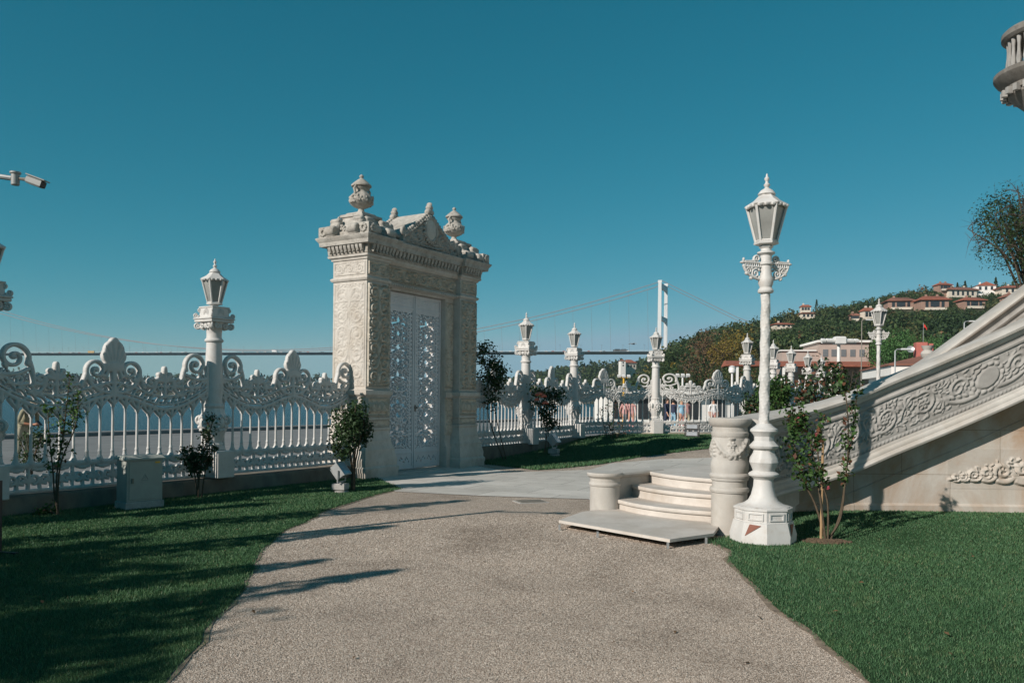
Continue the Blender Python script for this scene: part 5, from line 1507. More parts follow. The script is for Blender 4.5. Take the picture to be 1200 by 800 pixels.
# ------------------------------------------------------------------ tall free standing lamp posts
def street_lamp():
    root = empty('lamp_post', (0, 0, 0))
    b = MB(); a8 = PI/8
    b.lathe([(0.365, -0.05), (0.372, 0.10), (0.335, 0.233), (0.335, 0.25), (0.318, 0.255), (0.318, 0.375), (0.33, 0.385), (0.33, 0.405), (0.30, 0.42)], 8, a0=a8)
    b.lathe([(0.29, 0.42), (0.225, 0.438), (0.168, 0.48), (0.138, 0.54), (0.114, 0.64), (0.108, 0.72), (0.125, 0.74), (0.165, 0.765), (0.17, 0.785), (0.155, 0.80), (0.12, 0.82), (0.135, 0.86), (0.162, 0.92), (0.155, 0.97), (0.12, 1.03), (0.115, 1.06), (0.155, 1.085), (0.165, 1.11), (0.15, 1.125), (0.11, 1.17), (0.11, 1.22), (0.13, 1.25), (0.155, 1.28), (0.15, 1.305), (0.10, 1.34), (0.075, 1.37)], 32, rad=lambda a, i: 1 + (0.03*math.cos(8*a) if 10 < i < 22 else 0))
    bo = b.build('lamp_base', M['iron'], root, 28)
    for k in range(8):
        a = k*PI/4
        p = MB().at((0, 0, 0), a)
        ap = 0.318*math.cos(a8)
        p.box(ap + 0.001, ap + 0.012, -0.088, 0.088, 0.275, 0.29); p.box(ap + 0.001, ap + 0.012, -0.088, 0.088, 0.345, 0.36)
        p.box(ap + 0.001, ap + 0.0115, -0.088, -0.073, 0.2902, 0.3448); p.box(ap + 0.001, ap + 0.0115, 0.073, 0.088, 0.2902, 0.3448)
        p.build('panel_frame', M['panel_dark'] if k == 0 else M['iron'], bo)
        if k % 2 == 0: continue
        t = MB().at((0, 0, 0), a)                 # rust coloured triangles between the feet
        r0 = 0.372*math.cos(a8) + 0.006; r1 = 0.335*math.cos(a8) + 0.010
        t.add([(r0, -0.105, 0.10), (r1, -0.06, 0.233), (r1 + 0.003, 0.07, 0.225)], [(0, 2, 1)])
        t.add([(r0 - 0.02, -0.105, 0.10), (r1 - 0.02, -0.06, 0.233), (r1 - 0.02, 0.07, 0.225)], [(0, 1, 2)])
        t.build('painted_triangle', M['rust'], bo, 0)
    s = MB()
    n = 40; vs = []; fs = []; H0, H1 = 1.36, 2.90; m_ = 200
    for i in range(m_ + 1):
        z = H0 + (H1 - H0)*i/m_; r = 0.056 - 0.008*i/m_
        for k in range(n):
            a = 2*PI*k/n
            q = r + 0.0055*max(0, math.sin(3*a + z*22))**0.7 + 0.004*max(0, math.sin(4*a - z*34))*abs(math.sin(z*70))
            vs.append((q*math.cos(a), q*math.sin(a), z))
    for i in range(m_):
        for k in range(n):
            k2 = (k+1) % n; fs.append((i*n+k, i*n+k2, (i+1)*n+k2, (i+1)*n+k))
    s.add(vs, fs); s.build('shaft', M['iron'], root, 60)
    c = MB()
    c.lathe([(0.055, 2.88), (0.085, 2.89), (0.09, 2.91), (0.08, 2.93), (0.066, 2.95), (0.085, 3.0), (0.085, 3.05), (0.065, 3.10), (0.065, 3.20), (0.085, 3.215), (0.085, 3.24), (0.065, 3.25), (0.065, 3.32), (0.10, 3.345), (0.10, 3.36), (0.06, 3.375), (0.06, 3.40)], 18)
    co2 = c.build('collar', M['iron'], root)
    for sg in (-1, 1):
        F = Field(0.04, 0.37, 2.98, 3.36, 0.006)
        F.stroke([(0.05, 3.235), (0.33, 3.235)], 0.013); F.stroke([(0.05, 3.185), (0.31, 3.185)], 0.011)
        for k in range(8): F.stroke([(0.075 + 0.031*k, 3.185), (0.075 + 0.031*k, 3.235)], 0.006)
        F.blob(0.335, 3.235, 0.025, 0.018); F.blob(0.355, 3.235, 0.012, 0.010); F.blob(0.32, 3.272, 0.012, 0.022); F.blob(0.315, 3.195, 0.016, 0.02)
        F.stroke(bez((0.31, 3.18), (0.27, 3.06), (0.06, 3.03), 10), 0.014, 0.014)
        F.stroke(spiral(0.15, 3.105, 0.058, 1.4, PI*0.6, -1, 22, 0.2), 0.013, 0.010)
        F.stroke(spiral(0.245, 3.135, 0.036, 1.2, PI*0.1, 1, 16, 0.2), 0.011, 0.008)
        F.stroke(spiral(0.13, 3.285, 0.048, 1.3, -PI*0.3, 1, 20, 0.2), 0.013, 0.010); F.stroke(bez((0.30, 3.25), (0.2, 3.25), (0.16, 3.265), 6), 0.011, 0.013)
        for q in ((0.09, 3.06), (0.21, 3.045), (0.275, 3.10), (0.10, 3.15), (0.20, 3.17)): F.blob(*q, 0.024, 0.016, 0.6)
        me = lace(F, 0.022, 0.012, 0.014, 'scroll_bracket', lambda x, y, z: (0.04 + (x - 0.04)*0.86, y, 3.17 + (z - 3.17)*0.95))
        o = link('scroll_bracket', me, M['iron'], root, 45)
        if sg < 0: o.rotation_euler = (0, 0, PI)
    lantern(root, 3.45, 1.08)
    return root
lp0 = street_lamp(); lp0.location = (2.895, 9.2, 0.0); lp0.rotation_euler = (0, 0, R(12)); lp0.scale = (1, 1, 0.985)
tag(lp0, 'tall white lamp post in the lawn edge beside the marble end drum', 'lamp post', 'tall white street lamps with scroll brackets')
lp1 = copy_tree(lp0); lp1.location = (10.95, 24.0, 0.45); lp1.rotation_euler = (0, 0, R(-8)); lp1.scale = (1, 1, 1.0)
tag(lp1, 'white lamp post standing behind the stair wall before the wooded hill', 'lamp post', 'tall white street lamps with scroll brackets')
sheet('terrace', [(9.2, 16.5), (30, 16.5), (30, 60), (17.5, 42), (15.0, 38.5), (12.8, 35), (11.2, 32), (9.4, 28.8)], 0.45, M['quay'])
ret = MB().prism([(9.2, 16.5), (30, 16.5), (30, 60), (17.5, 42), (15.0, 38.5), (12.8, 35), (11.2, 32), (9.4, 28.8)], -0.2, 0.446); ret.build('terrace', M['kerb_pale'])['kind'] = 'structure'
# small white stone urn on a post behind the stairs
p = at(1087, 405, 20.0)
u = empty('garden_urn', (p.x, p.y, 0.45), 0, 'small white stone urn on a post just above the stair handrail', 'urn')
zt = p.z - 0.45
mb = MB(); mb.box(-0.15, 0.15, -0.15, 0.15, -0.02, zt - 0.52, 0.01); mb.box(-0.19, 0.19, -0.19, 0.19, zt - 0.52, zt - 0.46, 0.01); mb.build('post', M['marble'], u)
mb = MB(); z0 = zt - 0.46; mb.lathe([(0.12, z0), (0.12, z0 + .03), (0.06, z0 + .07), (0.05, z0 + .11), (0.13, z0 + .17), (0.16, z0 + .26), (0.13, z0 + .32), (0.09, z0 + .35), (0.11, z0 + .38), (0.15, z0 + 0.46), (0.12, z0 + 0.46)], 16); mb.build('bowl', M['marble'], u)
# ------------------------------------------------------------------ palace corner outside the frame with a round balcony reaching into it
pb = empty('palace_building', (0, 0, 0), 0, 'pale stone palace corner with a round balcony at the upper right edge', 'palace')
MB().loft([(-0.2, 9.7, 22, 6.0, 13.2), (0.6, 9.7, 22, 6.0, 13.2), (0.62, 9.8, 22, 6.1, 13.2), (11.5, 9.8, 22, 6.1, 13.2), (11.6, 9.5, 22, 5.8, 13.4), (12.2, 9.3, 22, 5.6, 13.6), (12.25, 9.6, 22, 6.0, 13.2)]).build('wall', M['gate_stone'], pb)
bc = at(1223, 78, 12.2)
b = MB(); cx, cy = bc.x, bc.y; zb = bc.z
prof = [(0.02, zb - 1.05), (0.10, zb - 1.0), (0.16, zb - 0.90), (0.14, zb - 0.80), (0.22, zb - 0.66), (0.38, zb - 0.50), (0.46, zb - 0.42), (0.46, zb - 0.37), (0.50, zb - 0.36), (0.50, zb - 0.28), (0.62, zb - 0.20), (0.66, zb - 0.14), (0.66, zb - 0.08), (0.60, zb - 0.05), (0.47, zb - 0.02)]
b.lathe(prof, 36, cx, cy)
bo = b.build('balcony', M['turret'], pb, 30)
for k in range(26):
    a = 2*PI*k/26; d_ = MB().lathe([(0.025, zb - 0.02), (0.04, zb + 0.08), (0.024, zb + 0.2), (0.022, zb + 0.30), (0.035, zb + 0.42)], 8, cx + 0.46*math.cos(a), cy + 0.46*math.sin(a))
    d_.build('baluster', M['marble_grey'], bo)
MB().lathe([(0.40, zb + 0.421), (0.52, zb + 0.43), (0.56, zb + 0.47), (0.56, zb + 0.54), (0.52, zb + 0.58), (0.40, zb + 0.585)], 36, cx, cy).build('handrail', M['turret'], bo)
MB().box(cx, 9.85, cy - 0.5, cy + 0.5, zb - 0.3, zb - 0.06).build('balcony_slab', M['gate_dark'], bo)
for k in range(22):
    a = 2*PI*k/22; dn = MB(); dn.at((cx + 0.5*math.cos(a), cy + 0.5*math.sin(a), zb - 0.42), a); dn.box(-0.02, 0.06, -0.035, 0.035, 0, 0.10); dn.at(); dn.build('dentil', M['marble_grey'], bo)
# ------------------------------------------------------------------ roses, shrubs, trees near the garden
def stems_shrub(name, label, cat, loc, stems, leaf_n, leaf_size, m='leaf', group=None, seed=1, spread=0.14, spreads=None, flowers=None, stake=None, lower=0.3, soil=None, red=0.12, leaf_group=None):
    """stems: list of control point lists (local). leaves grow along the upper part of each stem"""
    rng = np.random.default_rng(seed)
    root = empty(name, loc, 0, label, cat, group)
    P = []; sp0 = spread
    for si, s in enumerate(stems):
        spread = spreads[si] if spreads else sp0
        c = catmull([(*p,) for p in s], 8)
        MB().tube([tuple(p) for p in c], 0.014, 0.005, 6).build('stem', M['stem'], root, 60)
        n = len(c); k0 = int(n*lower)
        tw = MB(); kk = max(4, int(n*0.9))
        for i in range(kk):
            a = c[rng.integers(k0, n)]
            d_ = rng.normal(size=3); d_[2] = abs(d_[2])*0.5; d_ /= np.linalg.norm(d_)
            L = spread*rng.uniform(0.5, 1.5)
            b = a + d_*L
            tw.tube([tuple(a), tuple((a + b)/2 + rng.normal(size=3)*0.01), tuple(b)], 0.004, 0.002, 4)
            for q in range(max(2, int(leaf_n*(spread/sp0)//(kk*len(stems))))):
                t = rng.random()**0.6
                P.append(a + d_*L*t + rng.normal(size=3)*spread*0.28)
        tw.build('twigs', M['stem'], root, 60)
    P = np.array(P)
    v, f = leaf_quads(P, leaf_size, rng, up=0.5, aspect=0.62)
    mi = (rng.random(len(P)) < red).astype(int)
    link('foliage', np_mesh('foliage', v, f, mi), [M[m], M['leaf_red']], root, 0)
    if flowers:
        for (x, y, z, r, fm) in flowers:
            mb = MB()
            for q in range(10):
                a = q*2.4; rr = r*(0.25 + 0.09*q)
                mb.ell((x + rr*math.cos(a)*0.6, y + rr*math.sin(a)*0.6, z + r*0.3 - q*0.004), (r*0.5, r*0.5, r*0.35), 7, 5)
            mb.build('rose_bloom', M[fm], root, 60)
    if stake:
        MB().tube([(stake[0], stake[1], -0.05), (stake[0] + .01, stake[1], stake[2])], 0.016, 0.014, 7).build('stake', M['stake'], root)
    return root
# rose beside the near lamp, on the lawn with bare soil
zz = 0.02
x0, y0 = gnd(968, 634, zz)
sp = lambda px, py, dd=0.0: tuple(at(px, py, y0 + dd) - Vector((x0, y0, zz)))
sr = stems_shrub('rose_bush', 'young rose with a wooden stake on the lawn beside the tall near lamp', 'rose bush', (x0, y0, zz),
    [[(0, 0, -.03), sp(962, 590), sp(955, 545, .05), sp(945, 500, .1), sp(938, 487, .1)], [(0.02, 0, -.03), sp(970, 590), sp(962, 560), sp(958, 520), sp(962, 490, -.05)],
     [(0.0, .05, -.03), sp(984, 610), sp(990, 570), sp(994, 520), sp(992, 470), sp(984, 440)], [(0.03, 0, -.03), sp(985, 600, .1), sp(992, 550, .1), sp(1000, 500, .1), sp(1005, 455, .1)], [(0, 0, 0), sp(955, 590, .1), sp(940, 560, .1), sp(930, 520, .1), sp(925, 500, .15)]],
    1500, 0.062, 'leaf', 'rose bushes in the garden', 3, 0.11, spreads=[0.14, 0.07, 0.07, 0.05, 0.13], stake=(-0.05, 0.02, 1.15), lower=0.42, flowers=[(-0.28, 0.1, 1.42, 0.03, 'petal_pink'), (-0.12, 0.0, 1.22, 0.022, 'petal_pink'), (0.02, 0.0, 0.62, 0.02, 'petal_pink')])
so_ = MB(); rnd = random.Random(2)
for i in range(420):
    a = rnd.uniform(0, 2*PI); r = 0.22*rnd.random()**0.65
    q = rnd.uniform(.006, .022); so_.ell((x0 + r*math.cos(a)*1.25, y0 + r*math.sin(a)*0.75, zz + 0.02*(1 - r/0.22)), (q*1.3, q*1.1, q*0.8), 6, 4)
tag(so_.build('soil_patch', M['soil'], None, 60), 'bare crumbly soil around the foot of the staked rose', 'soil', None, 'stuff')
# tall rose at the left, by the fence
x0, y0 = gnd(68, 604)
sp = lambda px, py, dd=0.0: tuple(at(px, py, y0 + dd) - Vector((x0, y0, 0)))
stems_shrub('rose_bush', 'tall pale stemmed rose climbing in front of the left fence panel', 'rose bush', (x0, y0, 0),
    [[(0, 0, -.03), sp(66, 570), sp(68, 545), sp(74, 510), sp(78, 475), sp(82, 445)], [(0.02, 0, -.03), sp(64, 580), sp(62, 550), sp(58, 515), sp(56, 480)], [(0, 0, 0), sp(68, 575), sp(72, 540), sp(88, 500), sp(92, 465)], [(0, 0, 0), sp(55, 598), sp(45, 608)]],
    640, 0.056, 'leaf', 'rose bushes in the garden', 5, 0.10, lower=0.5, red=0.05)
# dark rose in front of the lantern post
x0, y0 = gnd(232, 584)
sp = lambda px, py, dd=0.0: tuple(at(px, py, y0 + dd) - Vector((x0, y0, 0)))
stems_shrub('rose_bush', 'dark rose bush before the lantern post left of the gate', 'rose bush', (x0, y0, 0),
    [[(0, 0, -.03), sp(234, 555), sp(238, 530), sp(246, 505), sp(250, 490)], [(0, 0, -.03), sp(228, 555), sp(222, 540), sp(216, 528)], [(0.05, 0, -.03), sp(240, 555), sp(244, 538), sp(250, 525)], [(0, 0, 0), sp(232, 560), sp(228, 545), sp(226, 530)]],
    1000, 0.062, 'leaf_dark', 'rose bushes in the garden', 6, 0.12, lower=0.4, red=0.08)
def round_shrub(name, label, cat, loc, h, r, n, size, m, seed, stem=0.4, group=None, squash=1.0, red=0.0, flowers=0):
    rng = np.random.default_rng(seed)
    root = empty(name, loc, 0, label, cat, group)
    P, D = crown_points(n, r, rng, 10, 1.0, 0.35)
    P[:, 2] *= squash; P[:, 2] += h - r*squash*0.95
    P[:, 2] = np.maximum(P[:, 2], 0.03)
    v, f = leaf_quads(P, size, rng, 0.3, D*0.8)
    mi = (rng.random(n) < red).astype(int)
    link('foliage', np_mesh('foliage', v, f, mi), [M[m], M['leaf_red']], root, 0)
    t = MB()
    for k in range(5):
        a = 2*PI*k/5; q = r*0.45
        t.tube([(0.02*math.cos(a), 0.02*math.sin(a), -0.05), (0.03*math.cos(a), 0.03*math.sin(a), stem), (q*math.cos(a), q*math.sin(a), h*0.85)], 0.022, 0.006, 6)
    t.build('stems', M['stem'], root, 60)
    if flowers:
        for k in range(flowers):
            i = rng.integers(0, n); p = P[i]
            mb = MB()
            for q in range(5): mb.ell((p[0] + .03*math.cos(q*2.4), p[1] + .03*math.sin(q*2.4) - 0.05, p[2] + 0.02*q*0.3), (.035, .035, .025), 6, 4)
            mb.build('rose_bloom', M['petal'], root, 60)
    return root
x0, y0 = gnd(410, 577)
round_shrub('rose_shrub', 'round leafy shrub against the sunlit side of the gate, behind the tilted floodlight', 'shrub', (x0, y0 + 0.25, 0), 1.72, 0.50, 2900, 0.066, 'leaf_dark', 8, 0.45, 'shrubs in the garden', 1.45)
# slim dark plant right of the gate
x0, y0 = 0.0, 0.0
P_ = fl(8.15, 0.55); b0 = Vector((P_.x, P_.y, 0.02))
sp = lambda px, py, dd=0.0: tuple(at(px, py, b0.y + dd) - b0)
stems_shrub('climbing_rose', 'tall loose climbing rose beside the right pier of the gate', 'rose bush', tuple(b0),
    [[(0, 0, -.03), sp(573, 490), sp(572, 450), sp(566, 420), sp(570, 408)], [(0.06, 0, -.03), sp(580, 480), sp(582, 445), sp(578, 420)], [(0, 0, -.03), sp(577, 500), sp(578, 460), sp(584, 440)]],
    1500, 0.085, 'leaf_dark', 'rose bushes in the garden', 9, 0.24, lower=0.5, red=0.03)
b0 = at(640, 515, 21.6); b0.z = 0.15
stems_shrub('coral_rose', 'rose with coral blooms between the first two lantern posts right of the gate', 'rose bush', tuple(b0),
    [[(0, 0, -.03), sp(639, 500), sp(632, 470), sp(628, 455)], [(0.05, 0, -.03), sp(644, 495), sp(650, 470), sp(652, 460)], [(-.05, 0, -.03), sp(642, 500), sp(640, 480), sp(640, 462)]],
    1300, 0.085, 'leaf_dark', 'rose bushes in the garden', 10, 0.22, lower=0.3, red=0.04,
    flowers=[(*sp(632, 462, -.25), 0.11, 'petal'), (*sp(637, 464, -.25), 0.09, 'petal'), (*sp(639, 472, -.25), 0.09, 'petal'), (*sp(629, 468, -.25), 0.07, 'petal')])
b0 = at(716, 512, 25.2); b0.z = 0.32
stems_shrub('bare_rose', 'dark bare twiggy rose in front of the curved fence panel', 'rose bush', tuple(b0),
    [[(0, 0, -.03), sp(714, 495), sp(712, 470)], [(0.05, 0, -.03), sp(719, 495), sp(722, 475)], [(-.1, 0, -.03), sp(708, 500), sp(702, 480)], [(.1, 0, -.03), sp(726, 505), sp(732, 490)]],
    240, 0.07, 'leaf_dark', 'rose bushes in the garden', 12, 0.24, lower=0.2, red=0.3)
# shrubs behind the staircase, before the far fence
for (px, ytop, dep, r, n, m, seed, lab, red, sq) in (
    (908, 426, 21.0, 0.72, 1500, 'leaf', 21, 'dark green shrub just right of the near lamp shaft, before the far fence', 0.03, 1.25),
    (951, 434, 20.0, 0.60, 900, 'leaf_dark', 22, 'sparse reddish shrub behind the stair wall, middle of the row', 0.35, 1.4),
    (985, 414, 19.0, 0.95, 2000, 'leaf_dark', 23, 'largest dark shrub behind the stair wall, left of the far lamp post', 0.08, 1.25),
    (884, 448, 24.0, 0.60, 800, 'leaf_dark', 24, 'low shrub in the gap left of the near lamp shaft', 0.05, 1.3)):
    p = at(px, ytop, dep)
    round_shrub('rose_shrub', lab, 'shrub', (p.x, p.y, 0.0), p.z, r, n, 0.12, m, seed, 0.6, 'shrubs in the garden', sq, red)
# trees
def tree(name, label, loc, h, r, n, size, mats, seed, trunk_h=0.4, cat='tree', group=None, squash=0.85, lobes=14, trunk_r=None, bare=False, wts=None):
    rng = np.random.default_rng(seed)
    root = empty(name, loc, 0, label, cat, group)
    cz = h - r*squash*0.98
    P, D = crown_points(n, r, rng, lobes, squash, 0.45)
    P[:, 2] += cz
    tr = trunk_r or h*0.028
    tb = MB()
    tb.tube([(0, 0, -0.4), (0.02*h, 0.01*h, h*trunk_h*0.5), (0, 0.015*h, h*trunk_h), (0.01*h, 0, cz + 0.2*r)], tr, tr*0.45, 8)
    for k in range(26 if bare else 8):
        d_ = rng.normal(size=3); d_[2] = abs(d_[2])*0.7; d_ /= np.linalg.norm(d_)
        s0 = Vector((0, 0.01*h, h*trunk_h*rng.uniform(0.75, 1.05)))
        e = Vector((d_[0]*r*0.85, d_[1]*r*0.85, cz + d_[2]*r*0.7*squash))
        mid = s0.lerp(e, 0.5) + Vector((0, 0, 0.12*r))
        tb.tube([tuple(s0), tuple(mid), tuple(e)], tr*0.45, tr*0.1, 6)
        if bare:
            for q in range(10):
                b_ = mid.lerp(e, rng.random()); e2 = b_ + Vector(rng.normal(size=3)).normalized()*r*rng.uniform(0.2, 0.42)
                tb.tube([tuple(b_), tuple(b_.lerp(e2, .5) + Vector((0, 0, .03*r))), tuple(e2)], tr*0.14, tr*0.03, 4)
                for q2 in range(4):
                    b3 = b_.lerp(e2, rng.uniform(.3, 1)); e3 = b3 + Vector(rng.normal(size=3)).normalized()*r*rng.uniform(0.08, 0.22)
                    tb.tube([tuple(b3), tuple(e3)], tr*0.05, tr*0.02, 3)
    tb.build('trunk', M['bark'], root, 60)
    v, f = leaf_quads(P, size, rng, 0.25, D*0.9)
    mi = rng.choice(len(mats), n, p=wts)
    link('crown', np_mesh('crown', v, f, mi), [M[q] for q in mats], root, 0)
    return root
p = at(1214, 262, 25.0)
tree('bare_tree', 'thinly leaved dark tree at the right edge above the stair wall', (p.x, p.y, 0), p.z + 1.75, 2.2, 9000, 0.085, ['wood_a'], 31, 0.6, bare=True, trunk_r=0.11, lobes=26)
# trees and slim cypresses outside the left edge whose shade falls on the lawn
SG = 'garden trees outside the left edge'
for i, (x, y, h, r, n, sd) in enumerate(((-12.2, 0.4, 6.6, 1.7, 1500, 41), (-10.2, -2.2, 5.8, 1.7, 1500, 42), (-14.8, 5.4, 7.2, 1.9, 1700, 43), (-8.4, -4.6, 5.4, 1.5, 1200, 44), (-12.6, -2.2, 6.6, 1.6, 1500, 45), (-15.8, 2.6, 7.4, 1.8, 1600, 46), (-9.2, -0.4, 5.2, 1.3, 750, 47))):
    tree('garden_tree', 'broad leaved garden tree outside the left edge of the photo', (x, y, 0), h, r, n, 0.22, ['wood_b', 'wood_a'], sd, 0.45, group=SG)
def cypress(x, y, h, sd):
    rng = np.random.default_rng(sd); root = empty('cypress', (x, y, 0), 0, 'slim cypress outside the left edge of the photo', 'tree', 'cypresses outside the left edge')
    n = 900; z = 0.5 + (h - 0.5)*rng.random(n); t = (z - 0.5)/(h - 0.5)
    rr = 0.34*np.sqrt(np.clip(np.sin(PI*np.clip(t*0.9 + 0.1, 0, 1)), 0, 1))*rng.uniform(0.5, 1, n); a = rng.uniform(0, 2*PI, n)
    P = np.stack([rr*np.cos(a), rr*np.sin(a), z], -1); D = np.stack([np.cos(a), np.sin(a), 0.5 + 0*a], -1)
    v, f = leaf_quads(P, 0.16, rng, 0.4, D)
    link('crown', np_mesh('crown', v, f), M['wood_a'], root, 0)
    MB().tube([(0, 0, -.2), (0, 0, h*0.8)], 0.06, 0.02, 6).build('trunk', M['bark'], root)
for i, (tx, ty, h) in enumerate(((465, 668, 4.6), (460, 616, 4.2), (379, 656, 4.3), (545, 586, 4.4))):
    gx, gy = gnd(tx, ty); Ls = h/math.tan(ELEV)
    cypress(gx - math.sin(HEAD)*Ls, gy - math.cos(HEAD)*Ls, h, 60 + i)
# ------------------------------------------------------------------ suspension bridge over the strait
def sightline(x, y, depth): return at(x, y, depth)
T0 = Vector((209.5, 1122, 0)); AX = Vector((-1092, 262, 0)).normalized(); AC = Vector((-AX.y, AX.x, 0)) * 1.0
if AC.y < 0: AC = -AC
br = empty('suspension_bridge', tuple(T0), math.atan2(AX.y, AX.x), 'long suspension bridge over the strait with one pale steel tower rising behind the hill', 'bridge')
# local: +x along the span to the left, y across (33 m)
sgn = 1 if (Matrix.Rotation(math.atan2(AX.y, AX.x), 3, 'Z') @ Vector((0, 1, 0))).y > 0 else -1
HW = 18.0
ZT, ZD = 164.0, 69.5
tw = None
for k, y in enumerate((-HW, HW)):
    sk = 3.3 if y > 0 else -3.3
    MB().loft([(0, sk - 3.0, sk + 3.0, y - 2.9, y + 2.9), (ZT, sk - 2.2, sk + 2.2, y - 2.4, y + 2.4)]).build('tower_leg', M['bridge'], br)
for z0, z1 in ((ZT - 8, ZT - 1), (112, 118), (66, 71)):
    MB().add([(sx*2.0 + sy*2.8, sy*(HW - 2.5), z) for z in (z0, z1) for sx, sy in ((-1, -1), (1, -1), (1, 1), (-1, 1))], [(0, 3, 2, 1), (4, 5, 6, 7), (0, 1, 5, 4), (1, 2, 6, 5), (2, 3, 7, 6), (3, 0, 4, 7)]).build('tower_beam', M['bridge'], br)
for y in (-HW, HW):
    MB().box((3.3 if y > 0 else -3.3) - 2.8, (3.3 if y > 0 else -3.3) + 2.8, y - 1.8, y + 1.8, ZT + 0.02, ZT + 3.0).build('cable_saddle', M['bridge'], br)
SPAN = 1290.0
MB().loft([(ZD - 3.2, -340, SPAN + 400, -9, 9), (ZD - 1.0, -340, SPAN + 400, -16.5, 16.5), (ZD, -340, SPAN + 400, -14, 14)]).build('deck', M['bridge_deck'], br)
for y in (-13.8, 13.8):
    rl = MB().box(-340, SPAN + 400, y - 0.1, y + 0.1, ZD + 0.9, ZD + 1.15); rl.build('railing', M['bridge'], br)
MID = SPAN*0.47
zmin = ZD + 3.5
def cz(x): return zmin + (ZT + 2 - zmin)*((x - MID)/MID)**2
for y in (-HW, HW):
    pts = [(x, y, cz(x)) for x in np.linspace(0, SPAN, 80)]
    MB().tube(pts, 0.5, n=6).build('main_cable', M['cable'], br)
    MB().tube([(0, y, ZT + 2), (-100, y, 114.5), (-240, y, 62)], 0.42, n=6).build('side_cable', M['cable'], br)
for i in range(44):
    x = 18 + i*26.0
    if cz(x) - ZD < 4: continue
    y = -HW*sgn
    MB().tube([(x, y, ZD), (x + 2.5, y, cz(x))], 0.13, n=4).build('hanger', M['cable'], br)
for i in range(40):
    x = 25 + i*30.0
    MB().tube([(x, 0, ZD), (x, 0, ZD + 10)], 0.10, n=4).add([(x - 1.5, -.1, ZD + 9.8), (x + 1.5, -.1, ZD + 9.8), (x + 1.5, .1, ZD + 10), (x - 1.5, .1, ZD + 10)], [(0, 1, 2, 3), (3, 2, 1, 0)]).build('deck_lamp', M['cable'], br)
# traffic on the deck
def vehicle(kind, paint):
    root = empty('bus' if kind == 'bus' else ('lorry' if kind == 'lorry' else 'car'))
    b = MB()
    if kind == 'car':
        b.loft([(0.35, -2.1, 2.1, -0.85, 0.85), (0.85, -2.2, 2.2, -0.9, 0.9), (0.9, -1.3, 1.0, -0.8, 0.8), (1.45, -0.9, 0.4, -0.7, 0.7)])
    elif kind == 'bus':
        b.loft([(0.4, -5.9, 5.9, -1.25, 1.25), (3.0, -6, 6, -1.25, 1.25), (3.15, -5.8, 5.8, -1.1, 1.1)])
    else:
        b.box(-4.5, 2.2, -1.25, 1.25, 1.0, 3.6); b.loft([(0.6, 2.4, 4.4, -1.2, 1.2), (1.7, 2.4, 4.5, -1.2, 1.2), (2.9, 2.4, 4.0, -1.1, 1.1)]); b.box(-4.5, 4.2, -1.0, 1.0, 0.55, 0.98)
    b.build('body', M[paint], root)
    wn = MB()
    if kind == 'car': wn.loft([(0.95, -1.22, 0.92, -0.81, 0.81), (1.38, -0.95, 0.48, -0.74, 0.74)])
    elif kind == 'bus': wn.box(-5.6, 6.02, -1.27, 1.27, 1.7, 2.5)
    else: wn.box(3.2, 4.25, -1.19, 1.19, 1.8, 2.5)
    wn.build('window', M['win_dark'], root)
    L = {'car': 1.35, 'bus': 4.0, 'lorry': 3.2}[kind]
    for x in (-L, L):
        for y in (-0.8, 0.8):
            w_ = MB().at((x, y, 0.36), 0, PI/2); w_.lathe([(0.36, -0.12), (0.36, 0.12)], 10); w_.build('wheel', M['tyre'], root)
    return root
rv = random.Random(12)
VG = 'traffic crossing the far bridge deck'
protos = {}
specs = [(107, 'bus', 'yellow')]
for x in (12, 46, 56, 62, 70, 83, 86, 93, 118, 160, 168, 173, 184, 189, 200, 214, 218, 285, 302, 311, 330, 352, 361, 378, 588, 598, 604, 640, 648, 661, 680, 690, 704, 708, 736): specs.append((x, 'car', rv.choice(['car_white', 'car_white', 'car_dark', 'car_red'])))
for x in (725, 732, 722, 322): specs.append((x, 'lorry', 'car_dark' if x > 700 else 'car_white'))
COLN = {'car_white': 'white', 'car_dark': 'dark', 'car_red': 'red', 'yellow': 'yellow'}
for (px, kd, pc) in specs:
    key = (kd, pc)
    if key not in protos: protos[key] = vehicle(kd, pc); o = protos[key]
    else: o = copy_tree(protos[key])
    # where the line of sight through px meets the near lane
    a, b = unroll(px, 411)
    lane = rv.choice([9.5, 6.0])
    C0 = T0 + (AC * (-lane))
    s = (a/FPX*C0.y - C0.x)/(AX.x - a/FPX*AX.y)
    q = C0 + AX*s
    o.location = (q.x, q.y, ZD); o.rotation_euler = (0, 0, math.atan2(AX.y, AX.x) + (PI if rv.random() < .5 else 0))
    tag(o, {'car': '%s car crossing on the distant suspension bridge', 'bus': '%s bus crossing on the distant bridge, left of the first lantern post', 'lorry': '%s lorry crossing on the distant bridge'}[kd] % COLN[pc], {'car': 'car', 'bus': 'bus', 'lorry': 'lorry'}[kd], {'car': '%s cars crossing the far bridge' % COLN[pc], 'lorry': '%s lorries crossing the far bridge' % COLN[pc], 'bus': None}[kd])

